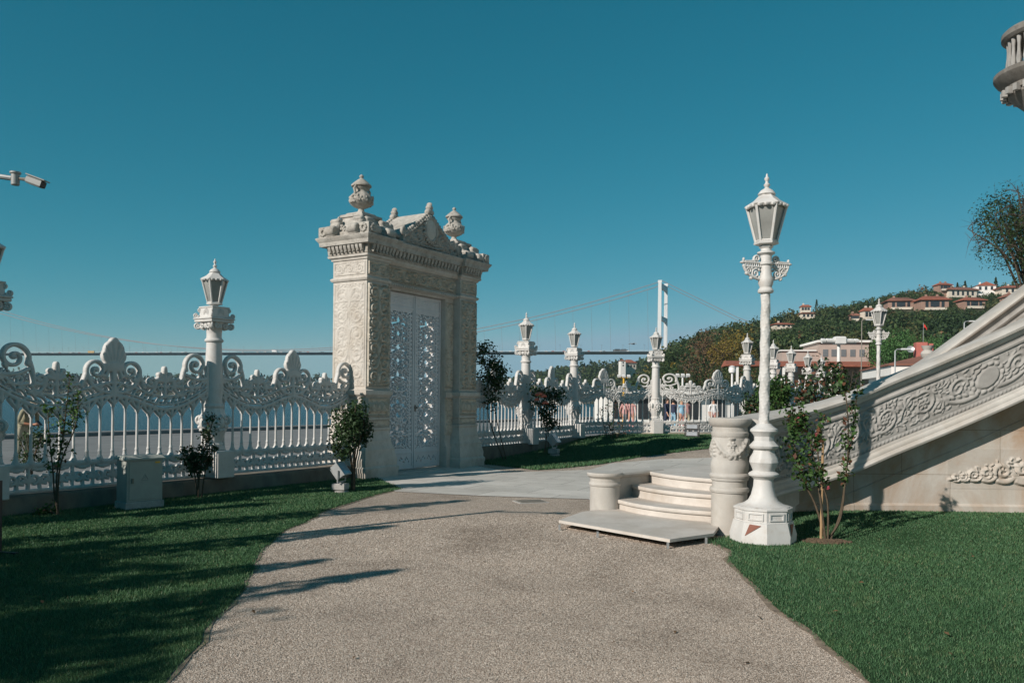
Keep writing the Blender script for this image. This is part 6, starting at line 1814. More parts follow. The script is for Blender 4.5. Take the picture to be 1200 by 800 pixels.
# ------------------------------------------------------------------ wooded hills: terrain in true distances, crowns as a far-off wood
SIL = [(560, 452), (600, 440), (640, 431), (680, 428), (720, 423), (745, 424), (770, 412), (790, 401), (810, 392), (830, 385), (850, 379), (880, 375), (900, 371), (940, 361), (980, 357), (1020, 351), (1050, 341), (1100, 336), (1150, 335), (1200, 330), (1400, 322), (1700, 330)]
SX = np.array([p[0] for p in SIL], float); SY = np.array([p[1] for p in SIL], float)
def ridge_b(px): 
    y = np.interp(px, SX, SY); return unroll(px, y)
def near_hill(a, Y):
    """terrain height at screen column a (=X/Y*F) and distance Y, near hill"""
    px = a + CX
    y = np.interp(px, SX, SY); b = (y - HY) - 0.01134*a
    edge = np.clip((a - 125)/60.0, 0, 1)
    Yr = 470.0
    zr_ = np.maximum(1.0, EYE - b/FPX*Yr - 8.0) 
    t = np.clip((Y - 130)/(Yr - 130), 0, 1.0)
    z = zr_ * (t*t*(3 - 2*t)*0.55 + 0.45*t)
    back = np.clip((Y - Yr)/350.0, 0, 1)
    z = z * (1 - 0.6*back)
    return -2.0 + (z + 2.0)*edge
def far_hill(a, Y):
    px = a + CX
    y = np.interp(px, [380, 450, 500, 560, 600, 640, 680, 720, 760, 800, 900], [466, 463, 458, 450, 441, 432, 428, 424, 420, 416, 412]); b = (y - HY) - 0.01134*a
    Yr = 900.0
    zr_ = np.maximum(-2, EYE - b/FPX*Yr - 8.0)
    t = np.clip((Y - 520)/(Yr - 520), 0, 1)
    return -2.0 + (zr_ + 2.0)*(t*t*(3 - 2*t)*0.5 + 0.5*t) - np.clip((Y - Yr)/400, 0, 1)*20
def far_shore(a, Y):
    px = a + CX
    y = np.interp(px, [-300, -100, 0, 30, 60, 90, 120, 160, 200, 260, 300, 340, 380, 420, 480, 560, 650], [436, 437, 438, 437, 441, 441, 443, 441, 441, 440, 444, 443, 444, 450, 452, 456, 462]); b = (y - HY) - 0.01134*a
    Yr = 1500.0
    zr_ = np.maximum(-2, EYE - b/FPX*Yr - 7.0)
    t = np.clip((Y - 1330)/(Yr - 1330), 0, 1)
    return -2.0 + (zr_ + 2.0)*t - np.clip((Y - Yr)/600, 0, 1)*25
def terrain(name, fn, a0, a1, y0, y1, na, ny, m):
    A = np.linspace(a0, a1, na); Yv = np.linspace(y0, y1, ny)
    AA, YY = np.meshgrid(A, Yv)
    rng = np.random.default_rng(4)
    Z = fn(AA, YY)
    P = np.stack([AA/FPX*YY, YY, Z], -1).reshape(-1, 3)
    I = np.arange(na*ny).reshape(ny, na)
    f = np.stack([I[:-1, :-1], I[:-1, 1:], I[1:, 1:], I[1:, :-1]], -1).reshape(-1, 4)
    o = link(name, np_mesh(name, P, f), m, None, 60); o['kind'] = 'structure'; return o
terrain('hillside', near_hill, 120, 1150, 128, 900, 110, 70, M['hill_soil'])
terrain('far_hillside', far_hill, -260, 330, 515, 1400, 70, 40, M['hill_soil'])
terrain('far_shore', far_shore, -950, 60, 1325, 2300, 90, 20, M['hill_soil'])
HOUSES = []     # (px0, px1, ytop, ybottom, depth) reserved so that no tree hides a villa
def wood(name, label, fn, arange, yrange, count, size, quads, mats, wts, seed, leaf=0.16, group_noise=60.0, avoid=()):
    rng = np.random.default_rng(seed)
    protos_ = []
    for k in range(7):
        P, D = crown_points(quads, 1.0, rng, 8, 0.9, 0.55)
        P[:, 2] += 0.55
        v, f = leaf_quads(P, leaf*1.9, rng, 0.2, D*1.0, aspect=0.8)
        protos_.append((v, f))
    VV = []; FF = []; MI = []; off = 0
    for i in range(count):
        for _ in range(30):
            a = rng.uniform(*arange); Y = rng.uniform(yrange[0], yrange[1])
            z = float(fn(np.float64(a), np.float64(Y)))
            s = rng.uniform(*size)*max(0.45, 0.95**_)
            px = a + CX
            top = HY - (z + s*1.3 - EYE)/Y*FPX + 0.0113*a; hw = s/Y*FPX
            bad = z < -1.0
            for (x0_, x1_, yt, yb, dp) in avoid:
                if px + hw*0.8 > x0_ and px - hw*0.8 < x1_ and Y < dp + 4 and top < yb - 2.5 and (HY - (z - EYE)/Y*FPX) > yt: bad = True; break
            if not bad: break
        if bad: continue
        v, f = protos_[rng.integers(0, 7)]
        th = rng.uniform(0, 2*PI); c, sn = math.cos(th), math.sin(th)
        q = v.copy(); sx = s*rng.uniform(0.85, 1.2)
        X = (q[:, 0]*c - q[:, 1]*sn)*sx + a/FPX*Y; Yy = (q[:, 0]*sn + q[:, 1]*c)*sx + Y; Z = q[:, 2]*s*rng.uniform(0.8, 1.25) + z - 0.1*s
        VV.append(np.stack([X, Yy, Z], -1)); FF.append(f + off); off += len(v)
        # species grow in loose stands
        w_ = np.array(wts(a, Y) if callable(wts) else wts, float); w_ /= w_.sum()
        mi = rng.choice(len(mats), p=w_)
        MI.append(np.full(len(f), mi))
    o = link(name, np_mesh(name, np.concatenate(VV), np.concatenate(FF), np.concatenate(MI)), [M[m] for m in mats], None, 0)
    tag(o, label, 'woodland', None, 'stuff'); return o
VILLAS = [  # px0, px1, y roof top, y base, depth, style
    (1039, 1067, 350.5, 363.5, 395, 'brick', 'brick villa with red roof and a long dark balcony, leftmost of the lower hilltop row'),
    (1076, 1106, 349, 364, 390, 'brick', 'brick villa with red roof and two pale balconies, second in the lower hilltop row'),
    (1125, 1149, 350, 362, 395, 'brick', 'small brick villa with a pointed red roof, right of the two balcony villas'),
    (1106, 1139, 338, 349.5, 425, 'plaster', 'cream villa with wide red roof high on the hill, centre of the upper row'),
    (1142, 1163, 333.5, 342.5, 440, 'plaster_white', 'white gabled villa on the hilltop beside a dark conifer'),
    (1171, 1206, 336, 346, 430, 'plaster', 'cream villa with dull red roof at the right edge of the hilltop'),
    (1176, 1196, 345.5, 358, 400, 'brick', 'brick villa just above the stair handrail at the right edge'),
    (1097, 1112, 332.5, 341, 450, 'brick', 'orange brick house with chimney on the very top of the hill'),
    (938, 949, 358, 366, 430, 'plaster', 'small white house high on the hill, left of the far lamp post'),
    (938, 953, 366, 374, 415, 'plaster', 'small cream house with red roof just below the white hill house'),
    (906, 926, 379, 386, 380, 'plaster', 'low house with brown roof half way up the hill beside the near lamp'),
    (1010, 1024, 362, 374, 400, 'plaster', 'tall cream house on the hill just left of the far lamp post lantern'),
    (996, 1006, 368, 376, 400, 'brick', 'little brick house among trees left of the tall cream hill house'),
]
def seat(v):
    """distance at which the hillside passes through the foot of the villa"""
    pxm = (v[0] + v[1])/2; a_, b_ = unroll(pxm, v[3])
    for Y in range(200, 442, 3):
        if -(float(near_hill(np.float64(a_), np.float64(Y))) - EYE)/Y*FPX <= b_: return (*v[:4], Y, *v[5:])
    return (*v[:4], 440, *v[5:])
VILLAS = [seat(v) for v in VILLAS]
avoid = [(v[0], v[1], v[2], v[3], v[4]) for v in VILLAS]
def wts_near(a, Y):
    px = a + CX
    autumn = math.exp(-((px - 855)/26)**2) * (1 if Y < 330 else 0.3)
    russ = math.exp(-((px - 822)/22)**2) * (1 if Y < 360 else 0.4)
    st = 0.5 + 0.5*math.sin(a*0.031 + Y*0.017)*math.sin(Y*0.029 - a*0.013)
    return [1.3 + st, 0.6 + 0.7*st, 0.38 + 0.5*(1 - st), 0.03 + 0.7*autumn, 0.06 + 0.6*russ]
wood('wooded_hillside', 'dense wood of dark evergreen and olive trees covering the near hill', near_hill, (130, 760), (235, 478), 1900, (3.2, 6.2), 170, ['wood_a', 'wood_b', 'wood_c', 'wood_y', 'wood_r'], wts_near, 51, 0.105, avoid=avoid)
wood('wooded_hill_foot', 'nearer trees at the foot of the wooded hill', near_hill, (130, 760), (150, 235), 330, (3.0, 5.2), 650, ['wood_a', 'wood_b', 'wood_c', 'wood_y', 'wood_r'], wts_near, 56, 0.05, avoid=avoid)
wood('hilltop_thicket', 'thicket of small dark trees filling the slope between and below the hilltop villas', near_hill, (280, 640), (270, 445), 2600, (0.9, 2.2), 44, ['wood_a', 'wood_b', 'wood_c'], [2, 1, 0.5], 54, 0.19, avoid=avoid)
wood('wooded_far_hillside', 'dark green wood on the farther hill below the bridge deck', far_hill, (-240, 260), (560, 925), 900, (5.5, 9.5), 40, ['wood_a', 'wood_b', 'wood_c'], [2, 1, 0.35], 52, 0.2)
wood('wooded_far_shore', 'thin dark tree line on the opposite shore of the strait', far_shore, (-900, 20), (1335, 1520), 900, (7, 14), 26, ['far_wood', 'wood_a'], [2, 1], 53, 0.24)
# distinct trees on the near hill
def hill_tree(px, ytop, depth, r, mats, label, seed, n=520, squash=0.95, name='broadleaf_tree', group='single trees on the near hill', h=None, wts=None, size=None):
    p = at(px, ytop, depth); a = p.x/p.y*FPX
    zb = float(near_hill(a, depth)) if depth > 128 else 0.3
    h_ = max(p.z - zb, r*1.8)
    tree(name, label, (p.x, p.y, p.z - h_), h_, r, n*3 if not size else n*2, (size or r*0.17)*0.58, mats, seed, 0.35, group=group, squash=squash, wts=wts)
hill_tree(862, 379, 240, 6.4, ['wood_y', 'wood_c'], 'large yellow autumn tree just left of the tall near lamp', 71, 800, 1.1, wts=[.8, .2])
hill_tree(846, 392, 215, 5.0, ['wood_y', 'wood_r'], 'yellow orange autumn tree, left neighbour of the large yellow one', 72, 640, 1.1, wts=[.7, .3])
hill_tree(824, 384, 245, 5.8, ['wood_r', 'wood_c'], 'russet thinning tree left of the yellow autumn trees', 73, 480, 1.0, wts=[.75, .25])
hill_tree(812, 406, 200, 5.2, ['wood_r', 'wood_c'], 'bare looking russet tree low behind the sunlit fence panel', 74, 420, 1.0, wts=[.8, .2])
hill_tree(879, 402, 200, 4.2, ['wood_c', 'wood_y'], 'olive yellow tree directly beside the near lamp shaft', 75, 520, 1.1)
hill_tree(795, 400, 250, 6.0, ['wood_a', 'wood_b'], 'dark green tree on the slope under the bridge tower', 76, 620, 1.1)
hill_tree(781, 420, 220, 5.0, ['wood_a', 'wood_b'], 'dark green tree right behind the lantern between the curved panels', 77, 560, 1.1)
hill_tree(1052, 388, 130, 6.4, ['pine'], 'wide bright green umbrella pine behind the red roofed pavilion', 78, 2200, 0.62, name='umbrella_pine', size=0.62)
hill_tree(1082, 391, 136, 5.4, ['pine'], 'second umbrella pine overlapping the right side of the wide one', 79, 1700, 0.62, name='umbrella_pine', size=0.62)
def conifer(px, ytop, depth, h, label, seed):
    rng = np.random.default_rng(seed); p = at(px, ytop, depth)
    root = empty('conifer_tree', (p.x, p.y, p.z - h), 0, label, 'tree', 'conifers on the hilltop')
    n = 420; t = rng.random(n)**0.8; z = h*(0.15 + 0.85*t); lay = 0.55 + 0.45*np.abs(np.sin(z*1.9))
    rr = h*0.24*(1 - t)*lay*rng.uniform(0.3, 1, n) + 0.15; a = rng.uniform(0, 2*PI, n)
    P = np.stack([rr*np.cos(a), rr*np.sin(a), z], -1); v, f = leaf_quads(P, h*0.085, rng, 0.5)
    link('crown', np_mesh('crown', v, f), M['wood_a'], root, 0)
    MB().tube([(0, 0, -1), (0, 0, h*0.97)], h*0.02, h*0.004, 6).build('trunk', M['bark'], root)
conifer(1167, 325, 445, 10, 'tall dark layered conifer on the skyline right of the white villa', 81)
conifer(1131, 329, 455, 8, 'broad dark conifer on the skyline behind the cream villa', 82)
conifer(1122, 331, 455, 7, 'dark conifer on the skyline just right of the orange brick house', 83)
conifer(1187, 329, 455, 6, 'dark conifer on the skyline near the right edge', 84)
conifer(1085, 335, 455, 6.5, 'dark conifer on the skyline left of the orange brick house', 85)
conifer(957, 351, 460, 7, 'dark conifer on the skyline above the small white hill house', 86)
# villas
def villa(v, i):
    x0, x1, yt, yb, dep, style, label = v
    a = at(x0, yb, dep); b = at(x1, yb, dep); t = at((x0 + x1)/2, yt, dep)
    wd = (b.x - a.x)*1.1; h = (t.z - (a.z + b.z)/2)*1.12; c = (a + b)/2
    root = empty('villa', (c.x, c.y, c.z), R(-12 + 5*(i % 4)), label, 'house', 'villas on the wooded hill')
    k = wd*0.5; dp = min(9, wd*0.7); wl = {'brick': 'brick_pink', 'plaster': 'plaster', 'plaster_white': 'plaster_white'}[style]
    hw = h*0.66
    ex = h*0.8 + 6
    MB().box(-k*0.92, k*0.92, -dp/2, dp/2, -ex, hw).build('wall', M[wl], root)
    rf = MB()
    if style == 'plaster_white':
        rf.prismY([(-k, hw + .01), (k, hw + .01), (0, h + .6)], -dp*0.56, dp*0.56)
    else:
        rf.loft([(hw + 0.01, -k*1.08, k*1.08, -dp*0.62, dp*0.62), (hw + 0.3, -k*1.08, k*1.08, -dp*0.62, dp*0.62), (h, -k*0.55, k*0.55, -dp*0.08, dp*0.08)])
    ro = rf.build('roof', M['tile'] if i % 3 else M['tile_dull'], root)
    for cx_ in (-0.35, 0.4)[: 1 + i % 2]:
        MB().box(k*cx_ - .4, k*cx_ + .4, -.4, .4, hw, h + 0.8).build('chimney', M[wl], ro)
    if style == 'brick':
        MB().box(-k*0.30, k*0.30, -dp/2 - 0.09, -dp/2 + 0.1, hw*0.30, hw*0.88).build('loggia', M['win_dark'], root)
    nw_ = max(3, int(wd/3.2))
    for q in range(nw_):
        xx = -k*0.8 + 1.6*k*(q + 0.5)/nw_
        hh = hw*0.62
        MB().box(xx - 0.62, xx + 0.62, -dp/2 - 0.05, -dp/2 + 0.1, hw*0.25, hw*0.25 + hh).build('window', M['win_dark'], root)
    if style != 'plaster_white':
        bl = MB().box(-k*0.75, k*0.75, -dp/2 - 1.5, -dp/2 - 0.06, -0.25, -0.02); bl.box(-k*0.75, k*0.75, -dp/2 - 1.5, -dp/2 - 1.35, -0.018, 0.8)
        bl.build('balcony', M['plaster'], root)
for i, v in enumerate(VILLAS): villa(v, i)
# little house on the farther hill
p = at(737, 432, 700)
vh = empty('hill_house', tuple(p), R(20), 'small pale house with red roof among dark trees left of the bridge tower', 'house')
MB().box(-5, 5, -4, 4, -8, 5).build('wall', M['plaster'], vh); MB().loft([(5.01, -5.8, 5.8, -4.8, 4.8), (8, -2, 2, -.4, .4)]).build('roof', M['tile'], vh)
for x in (-3, 0, 3): MB().box(x - .7, x + .7, -4.06, -3.9, 1.2, 3.4).build('window', M['win_dark'], vh)
p = at(729, 430, 690); vh = empty('hill_house', tuple(p), R(10), 'narrow white house left of the small red roofed hill house', 'house')
MB().box(-2.2, 2.2, -3, 3, -8, 5).build('wall', M['plaster_white'], vh); MB().loft([(5.01, -2.6, 2.6, -3.4, 3.4), (6.6, -.4, .4, -.4, .4)]).build('roof', M['tile_dull'], vh)
for z in (0.6, 3): MB().box(-.6, .6, -3.06, -2.9, z, z + 1.4).build('window', M['win_dark'], vh)
# ------------------------------------------------------------------ low buildings behind the stairs
pv = empty('pavilion', tuple(at(1114, 440, 70).xy) + (0.45,), R(-14), 'low pavilion with brown red hipped roof, white fascia and salmon chimney behind the stair wall', 'pavilion')
zt = lambda y: at(1090, y, 70).z - 0.45
ze = zt(431); zr_ = zt(411)
MB().box(-5.4, 9, -5, 7, -0.5, ze - 0.8).build('wall', M['plaster_white'], pv)
MB().box(-5.9, 9.6, -5.6, 7.6, ze - 0.79, ze).build('fascia', M['plaster_white'], pv)
ro = MB().loft([(ze + .01, -6.1, 9.8, -5.8, 7.8), (ze + .12, -6.1, 9.8, -5.8, 7.8), (zr_, -0.8, 4.5, 0.2, 1.8)]).build('roof', M['tile_dull'], pv)
MB().box(-2.9, -2.0, -0.6, 0.4, zr_ - 1.0, zr_ + 0.75).build('chimney', M['chimney_red'], ro); MB().box(-1.95, -1.5, -0.4, 0.4, zr_ - 1.0, zr_ + 0.65).build('chimney', M['chimney_red'], ro)
ds = MB().at((-3.4, -0.7, zr_ + 0.1), 0, R(70)); ds.lathe([(0.02, 0), (0.2, 0.03), (0.32, 0.10)], 16, cap=False); ds.lathe([(0.03, -0.6), (0.03, 0.0)], 6); ds.build('satellite_dish', M['steel'], ro)
MB().loft([(ze - 1.5, -6.6, 9.7, -7.6, -5.01), (ze - 1.35, -6.6, 9.7, -7.6, -5.01), (ze - 1.0, -6.4, 9.6, -5.62, -5.01)]).build('canopy_roof', M['tile'], pv)
for x in (-4.2, -2, 1, 4): MB().box(x - .8, x + .8, -5.08, -4.9, 0.3, ze - 1.6).build('window', M['win_dark'], pv)
lb = empty('pink_building', tuple(at(982, 430, 150).xy) + (0.2,), R(-6), 'long pale pink building with flat white roof edge, behind the two small lanterns', 'building')
zt = lambda y: at(982, y, 150).z - 0.2
MB().box(-4.4, 4.2, -4, 8, -1, zt(403)).build('wall', M['pink_plaster'], lb)
MB().box(-4.9, 4.6, -4.6, 8.5, zt(403) + .01, zt(400.5)).build('flat_roof', M['plaster_white'], lb)
MB().box(-11, -4.42, -3.5, 7.5, -1, zt(413)).build('wing', M['pink_plaster'], lb); MB().box(-11.3, -4.95, -3.9, 7.9, zt(413) + .01, zt(411.5)).build('flat_roof', M['plaster_white'], lb)
for x in (-3.4, -1.9, -.2, 1.4, 3.0): MB().box(x - .45, x + .45, -4.08, -3.9, zt(419), zt(411)).build('window', M['win_grey'], lb)
MB().loft([(zt(432), -22, 9, -10, -4.2), (zt(431), -22, 9, -10, -4.2), (zt(425), -21.5, 8.6, -5.4, -4.2)]).build('canopy_roof', M['tile'], lb)
for x in (-20, -12, -4, 4): MB().box(x - .2, x + .2, -9.7, -9.3, -1, zt(432)).build('post', M['plaster_white'], lb)
# quay side pavilion behind the curved panels
qb_ = empty('white_kiosk', (12.2, 56.0, 0), R(5), 'long white kiosk with dark openings behind the sunlit curved fence panel', 'kiosk')
MB().box(-6.2, 6.2, -2, 2, 0, 2.05).build('wall', M['plaster_white'], qb_); MB().box(-6.6, 6.6, -2.8, 2.4, 2.06, 2.28).build('roof', M['plaster_white'], qb_)
for i in range(7): MB().box(-5.6 + 1.65*i, -4.6 + 1.65*i, -2.06, -1.9, 0.35, 1.7).build('window', M['win_dark'], qb_)
# masts and lights on the quay
def mast(name, px, ytop, ybase, dep, kind, label, m='white_plastic', z0=0.0, group=None):
    p = at(px, ytop, dep)
    root = empty(name, (p.x, p.y, z0), 0, label, 'mast' if kind != 'street' else 'street lamp', group); h = p.z - z0
    MB().lathe([(0.10, -0.1), (0.10, 0.2), (0.065, 0.3), (0.055, h - 0.2), (0.05, h)], 10).build('pole', M[m], root)
    if kind == 'tee':
        MB().box(-0.32, 0.32, -0.05, 0.05, h - 0.1, h - 0.02).build('cross_arm', M[m], root)
        for x in (-0.3, 0.0, 0.3):
            b = MB().at((x, -0.06, h + 0.02), 0, R(25)); b.box(-0.1, 0.1, -0.08, 0.08, -0.08, 0.08, 0.02); b.build('spotlight', M['white_plastic'], root)
    elif kind == 'cluster':
        MB().box(-0.58, 0.58, -0.04, 0.04, h - 0.12, h - 0.04).build('cross_arm', M[m], root)
        MB().box(-0.17, 0.17, -0.2, 0.1, h - 0.16, h + 0.10, 0.03).build('camera_housing', M[m], root)
        for x in (-0.55, -0.38, -0.25, 0.26, 0.40, 0.56):
            b = MB().at((x, -0.08, h - 0.03), 0, R(20)); b.box(-0.07, 0.07, -0.08, 0.08, -0.045, 0.05, 0.015); b.build('spotlight', M[m], root)
    elif kind == 'globe':
        MB().lathe([(0.05, h), (0.16, h + 0.02), (0.2, h + 0.16), (0.16, h + 0.30), (0.20, h + 0.32), (0.03, h + 0.40)], 12).build('globe', M[m], root)
    elif kind == 'street':
        MB().tube([(0, 0, h - 0.02), (0.15, 0, h + 0.12), (0.6, 0, h + 0.15)], 0.05, 0.04, 6).build('arm', M[m], root)
        MB().box(0.45, 1.15, -0.16, 0.16, h + 0.06, h + 0.2, 0.04).build('lamp_head', M['white_plastic'], root)
    return root
mast('spotlight_mast', 800, 440, 480, 46, 'tee', 'white mast with a row of spotlights rising behind the curved fence panel')
mast('spotlight_mast', 983, 398, 460, 27, 'cluster', 'white mast carrying a cluster of cameras and spotlights above the shrubs', z0=0.45)
mast('globe_lamp', 858, 437, 480, 42, 'globe', 'small white globe lamp just left of the lantern beside yellow trees')
mast('spotlight_mast', 731, 441, 480, 50, 'tee', 'yellow mast with a short white cross arm behind the curved fence panel', 'yellow')
mast('street_lamp', 1130, 378, 420, 75, 'street', 'grey street lamp standing before dark trees above the stair handrail', 'steel', 0.3, 'plain street lamps before the hill')
mast('street_lamp', 1049, 411, 440, 62, 'street', 'small street lamp left of the pavilion chimney', 'steel', 0.3, 'plain street lamps before the hill')
mast('street_lamp', 1010, 376, 440, 90, 'street', 'thin dark street lamp pole left of the far lantern post', 'panel_dark', 0.3, 'plain street lamps before the hill')
# red flag over the pine
p = at(1082, 386, 120); fg = empty('flag', (p.x, p.y, p.z - 9), 0, 'small red flag above the umbrella pine', 'flag')
MB().tube([(0, 0, 0), (0, 0, 10)], 0.035, 0.025, 6).build('pole', M['steel'], fg)
v = [(0.05 + 0.5*i/8, 0.05*math.sin(i*1.1), 9.9 - 0.2*i/8*3 + z_) for z_ in (0, -0.4) for i in range(9)]
MB().add(v, [(i, i+1, i+10, i+9) for i in range(8)]).build('cloth', M['flag'], fg)
# gull
p = at(742, 403, 95); gl = empty('gull', tuple(p), R(35), 'gull gliding below the bridge deck height left of the bridge tower', 'bird')
b = MB(); 
for sg in (-1, 1):
    y = [0, 0.22, 0.5, 0.72]; z = [0, 0.11, 0.06, -0.02]; w_ = [0.13, 0.12, 0.08, 0.01]
    top = [(w_[i] + .03*i*-1, sg*y[i], z[i] + 0.012) for i in range(4)] + [(-w_[i] - .04*i, sg*y[i], z[i] + 0.008) for i in range(4)]
    bot = [(p_[0], p_[1], p_[2] - 0.02) for p_ in top]
    f = [(i, i+1, i+5, i+4) for i in range(3)]; f2 = [(8 + i, 12 + i, 13 + i, 9 + i) for i in range(3)]
    ed = [(0, 8, 9, 1), (1, 9, 10, 2), (2, 10, 11, 3), (4, 5, 13, 12), (5, 6, 14, 13), (6, 7, 15, 14), (3, 11, 15, 7), (0, 4, 12, 8)]
    b.add(top + bot, f + f2 + ed)
b.at((0, 0, 0), 0, 0, PI/2); b.lathe([(0.005, -0.36), (0.05, -0.26), (0.075, 0.0), (0.065, 0.16), (0.05, 0.21), (0.05, 0.26), (0.015, 0.31), (0.004, 0.36)], 10); b.at()
b.build('gull_body', M['gull'], gl, 60)
# ------------------------------------------------------------------ grey utility cabinet by the fence
x0, y0 = gnd(158, 597)
cb = empty('utility_cabinet', (x0 - 0.02, y0 + 0.18, 0.01), RZ + R(-8), 'grey metal utility cabinet with a warning triangle on its door, standing before the left fence', 'cabinet')
MB().box(-0.27, 0.27, -0.17, 0.17, -0.05, 0.10, 0.008).build('plinth', M['concrete'], cb)
MB().box(-0.25, 0.25, -0.155, 0.155, 0.10, 0.68, 0.006).build('body', M['box_grey'], cb)
MB().loft([(0.681, -0.28, 0.28, -0.185, 0.185), (0.70, -0.28, 0.28, -0.185, 0.185), (0.735, -0.26, 0.26, -0.10, 0.16)]).build('lid', M['box_grey'], cb)
dr = MB().box(-0.22, 0.225, -0.163, -0.1555, 0.13, 0.655, 0.003).build('door', M['box_grey'], cb)
MB().box(-0.19, -0.165, -0.18, -0.1635, 0.36, 0.43).build('handle', M['panel_dark'], dr)
tr = MB()
for a, b in (((-0.045, 0.40), (0.045, 0.40)), ((0.045, 0.40), (0.0, 0.48)), ((0.0, 0.48), (-0.045, 0.40))): tr.tube([(a[0], -0.164, a[1]), (b[0], -0.164, b[1])], 0.005, n=5)
tr.tube([(0.008, -0.164, 0.455), (-0.008, -0.164, 0.433), (0.008, -0.164, 0.433), (-0.004, -0.164, 0.41)], 0.004, n=5)
tr.box(-0.05, 0.05, -0.1655, -0.1632, 0.365, 0.372); tr.box(-0.04, 0.04, -0.1655, -0.1632, 0.35, 0.357)
tr.build('warning_sign', M['concrete'], dr)
MB().box(0.14, 0.21, -0.1665, -0.1632, 0.625, 0.65).build('yellow_sticker', M['yellow'], dr)
# ------------------------------------------------------------------ floodlights
def flood(loc, rz, label, s=1.0, glass='lens_blue'):
    root = empty('floodlight', loc, rz, label, 'floodlight', 'tilted floodlights on stands')
    b = MB(); b.lathe([(0.13*s, -0.03), (0.13*s, 0.03), (0.05*s, 0.05), (0.035*s, 0.06), (0.035*s, 0.20*s)], 12); b.box(-0.11*s, 0.11*s, -0.10*s, 0.14*s, 0.05, 0.17*s, 0.01)
    b.build('stand', M['concrete'], root)
    y = MB(); y.tube([(-0.17*s, 0, 0.42*s), (-0.17*s, 0, 0.20*s), (0.17*s, 0, 0.20*s), (0.17*s, 0, 0.42*s)], 0.014*s, n=6); y.build('bracket', M['steel'], root)
    h = MB().at((0, 0, 0.42*s), 0, R(-38))
    h.loft([(-0.13*s, -0.145*s, 0.145*s, -0.03*s, 0.10*s), (0.13*s, -0.145*s, 0.145*s, -0.03*s, 0.10*s)])
    h.box(-0.16*s, 0.16*s, -0.055*s, -0.0302*s, -0.145*s, 0.145*s, 0.004)
    for k in range(5): h.box(-0.10*s + 0.045*k*s, -0.09*s + 0.045*k*s, 0.1002*s, 0.15*s, -0.11*s, 0.11*s)
    ho = h.build('housing', M['steel'], root)
    g_ = MB().at((0, 0, 0.42*s), 0, R(-38)); g_.box(-0.135*s, 0.135*s, -0.058*s, -0.0552*s, -0.12*s, 0.12*s); g_.build('front_glass', M[glass], ho)
    return root
x, y = gnd(400, 577); flood((x, y, 0), RZ + R(20), 'white floodlight tilted up on a stand at the corner of the gate', 0.92)
p_ = at(650, 525, 20.9); flood((p_.x, p_.y, 0.14), RZ + R(10), 'small floodlight with pale blue glass beside the coral roses', 1.0)
def double_flood(loc, rz, label, s=1.0):
    root = empty('floodlight_stand', loc, rz, label, 'floodlight', 'black twin floodlight frames')
    f = MB()
    for x in (-0.36*s, 0.36*s): f.box(x - 0.022*s, x + 0.022*s, -0.03*s, 0.03*s, 0, 0.78*s)
    for z in (0.0, 0.38*s, 0.735*s): f.box(-0.337*s, 0.337*s, -0.028*s, 0.028*s, z + 0.002, z + 0.042*s)
    for x in (-0.36*s, 0.36*s): f.box(x - 0.022*s, x + 0.022*s, -0.25*s, 0.25*s, -0.03, -0.001)
    f.build('frame', M['black'], root)
    for z in (0.20*s, 0.57*s):
        h = MB().at((0, -0.02*s, z), 0, R(-12)); h.box(-0.31*s, 0.31*s, -0.03*s, 0.09*s, -0.13*s, 0.13*s, 0.008)
        ho = h.build('lamp_housing', M['black'], root)
        g_ = MB().at((0, -0.02*s, z), 0, R(-12)); g_.box(-0.27*s, 0.27*s, -0.036*s, -0.0305*s, -0.095*s, 0.095*s); g_.build('front_glass', M['lens'], ho)
    return root
p_ = at(811, 505, 25.9); double_flood((p_.x, p_.y, 0.41), R(-22), 'black twin floodlight frame on the lawn before the sunlit curved fence panel', 0.62)
x, y = gnd(1, 657); double_flood((x - 0.30, y, 0.03), RZ + R(20), 'black twin floodlight frame cut by the left edge, standing in the shaded grass', 0.9)
# ------------------------------------------------------------------ surveillance camera on a bracket from the left
D_ = 7.0
pj = at(18, 210, D_)
cc = empty('security_camera', (pj.x - 0.9, pj.y, 0), 0, 'white security camera on an arm reaching in from the left edge', 'camera')
o_ = Vector((pj.x - 0.9, pj.y, 0)); L_ = lambda x, y: tuple(at(x, y, D_) - o_)
MB().lathe([(0.12, -0.05), (0.12, 0.05), (0.06, 0.07), (0.05, L_(0, 205)[2] + 0.1), (0.0, L_(0, 205)[2] + 0.12)], 14).build('pole', M['steel'], cc)
MB().tube([(0, 0, L_(-60, 200)[2]), L_(-20, 204), L_(14, 209)], 0.022, 0.022, 8).build('arm', M['steel'], cc)
c_ = Vector(L_(18, 209)); 
MB().lathe([(0.03, c_.z - 0.06), (0.034, c_.z - 0.055), (0.034, c_.z + 0.035), (0.045, c_.z + 0.04), (0.045, c_.z + 0.055), (0.02, c_.z + 0.06)], 16, c_.x, c_.y).build('junction_box', M['camera_grey'], cc)
MB().tube([L_(21, 209), L_(27, 210), L_(34, 210.5)], 0.013, 0.016, 7).build('joint', M['panel_dark'], cc)
h0, h1 = Vector(L_(33, 210)), Vector(L_(52, 217))
ax = (h1 - h0); ln = ax.length; ang = math.atan2(ax.z, ax.x)
b = MB(); b.T = Matrix.Translation(h0) @ Matrix.Rotation(-ang, 4, 'Y')
b.box(0.0, ln*0.93, -0.04, 0.04, -0.035, 0.03, 0.012); b.box(-0.01, ln*1.08, -0.047, 0.047, 0.0302, 0.042, 0.004)
ho = b.build('housing', M['camera_grey'], cc)
b = MB(); b.T = Matrix.Translation(h0) @ Matrix.Rotation(-ang, 4, 'Y'); b.box(ln*0.931, ln*0.96, -0.035, 0.035, -0.03, 0.025, 0.006); b.build('lens_window', M['black'], ho)
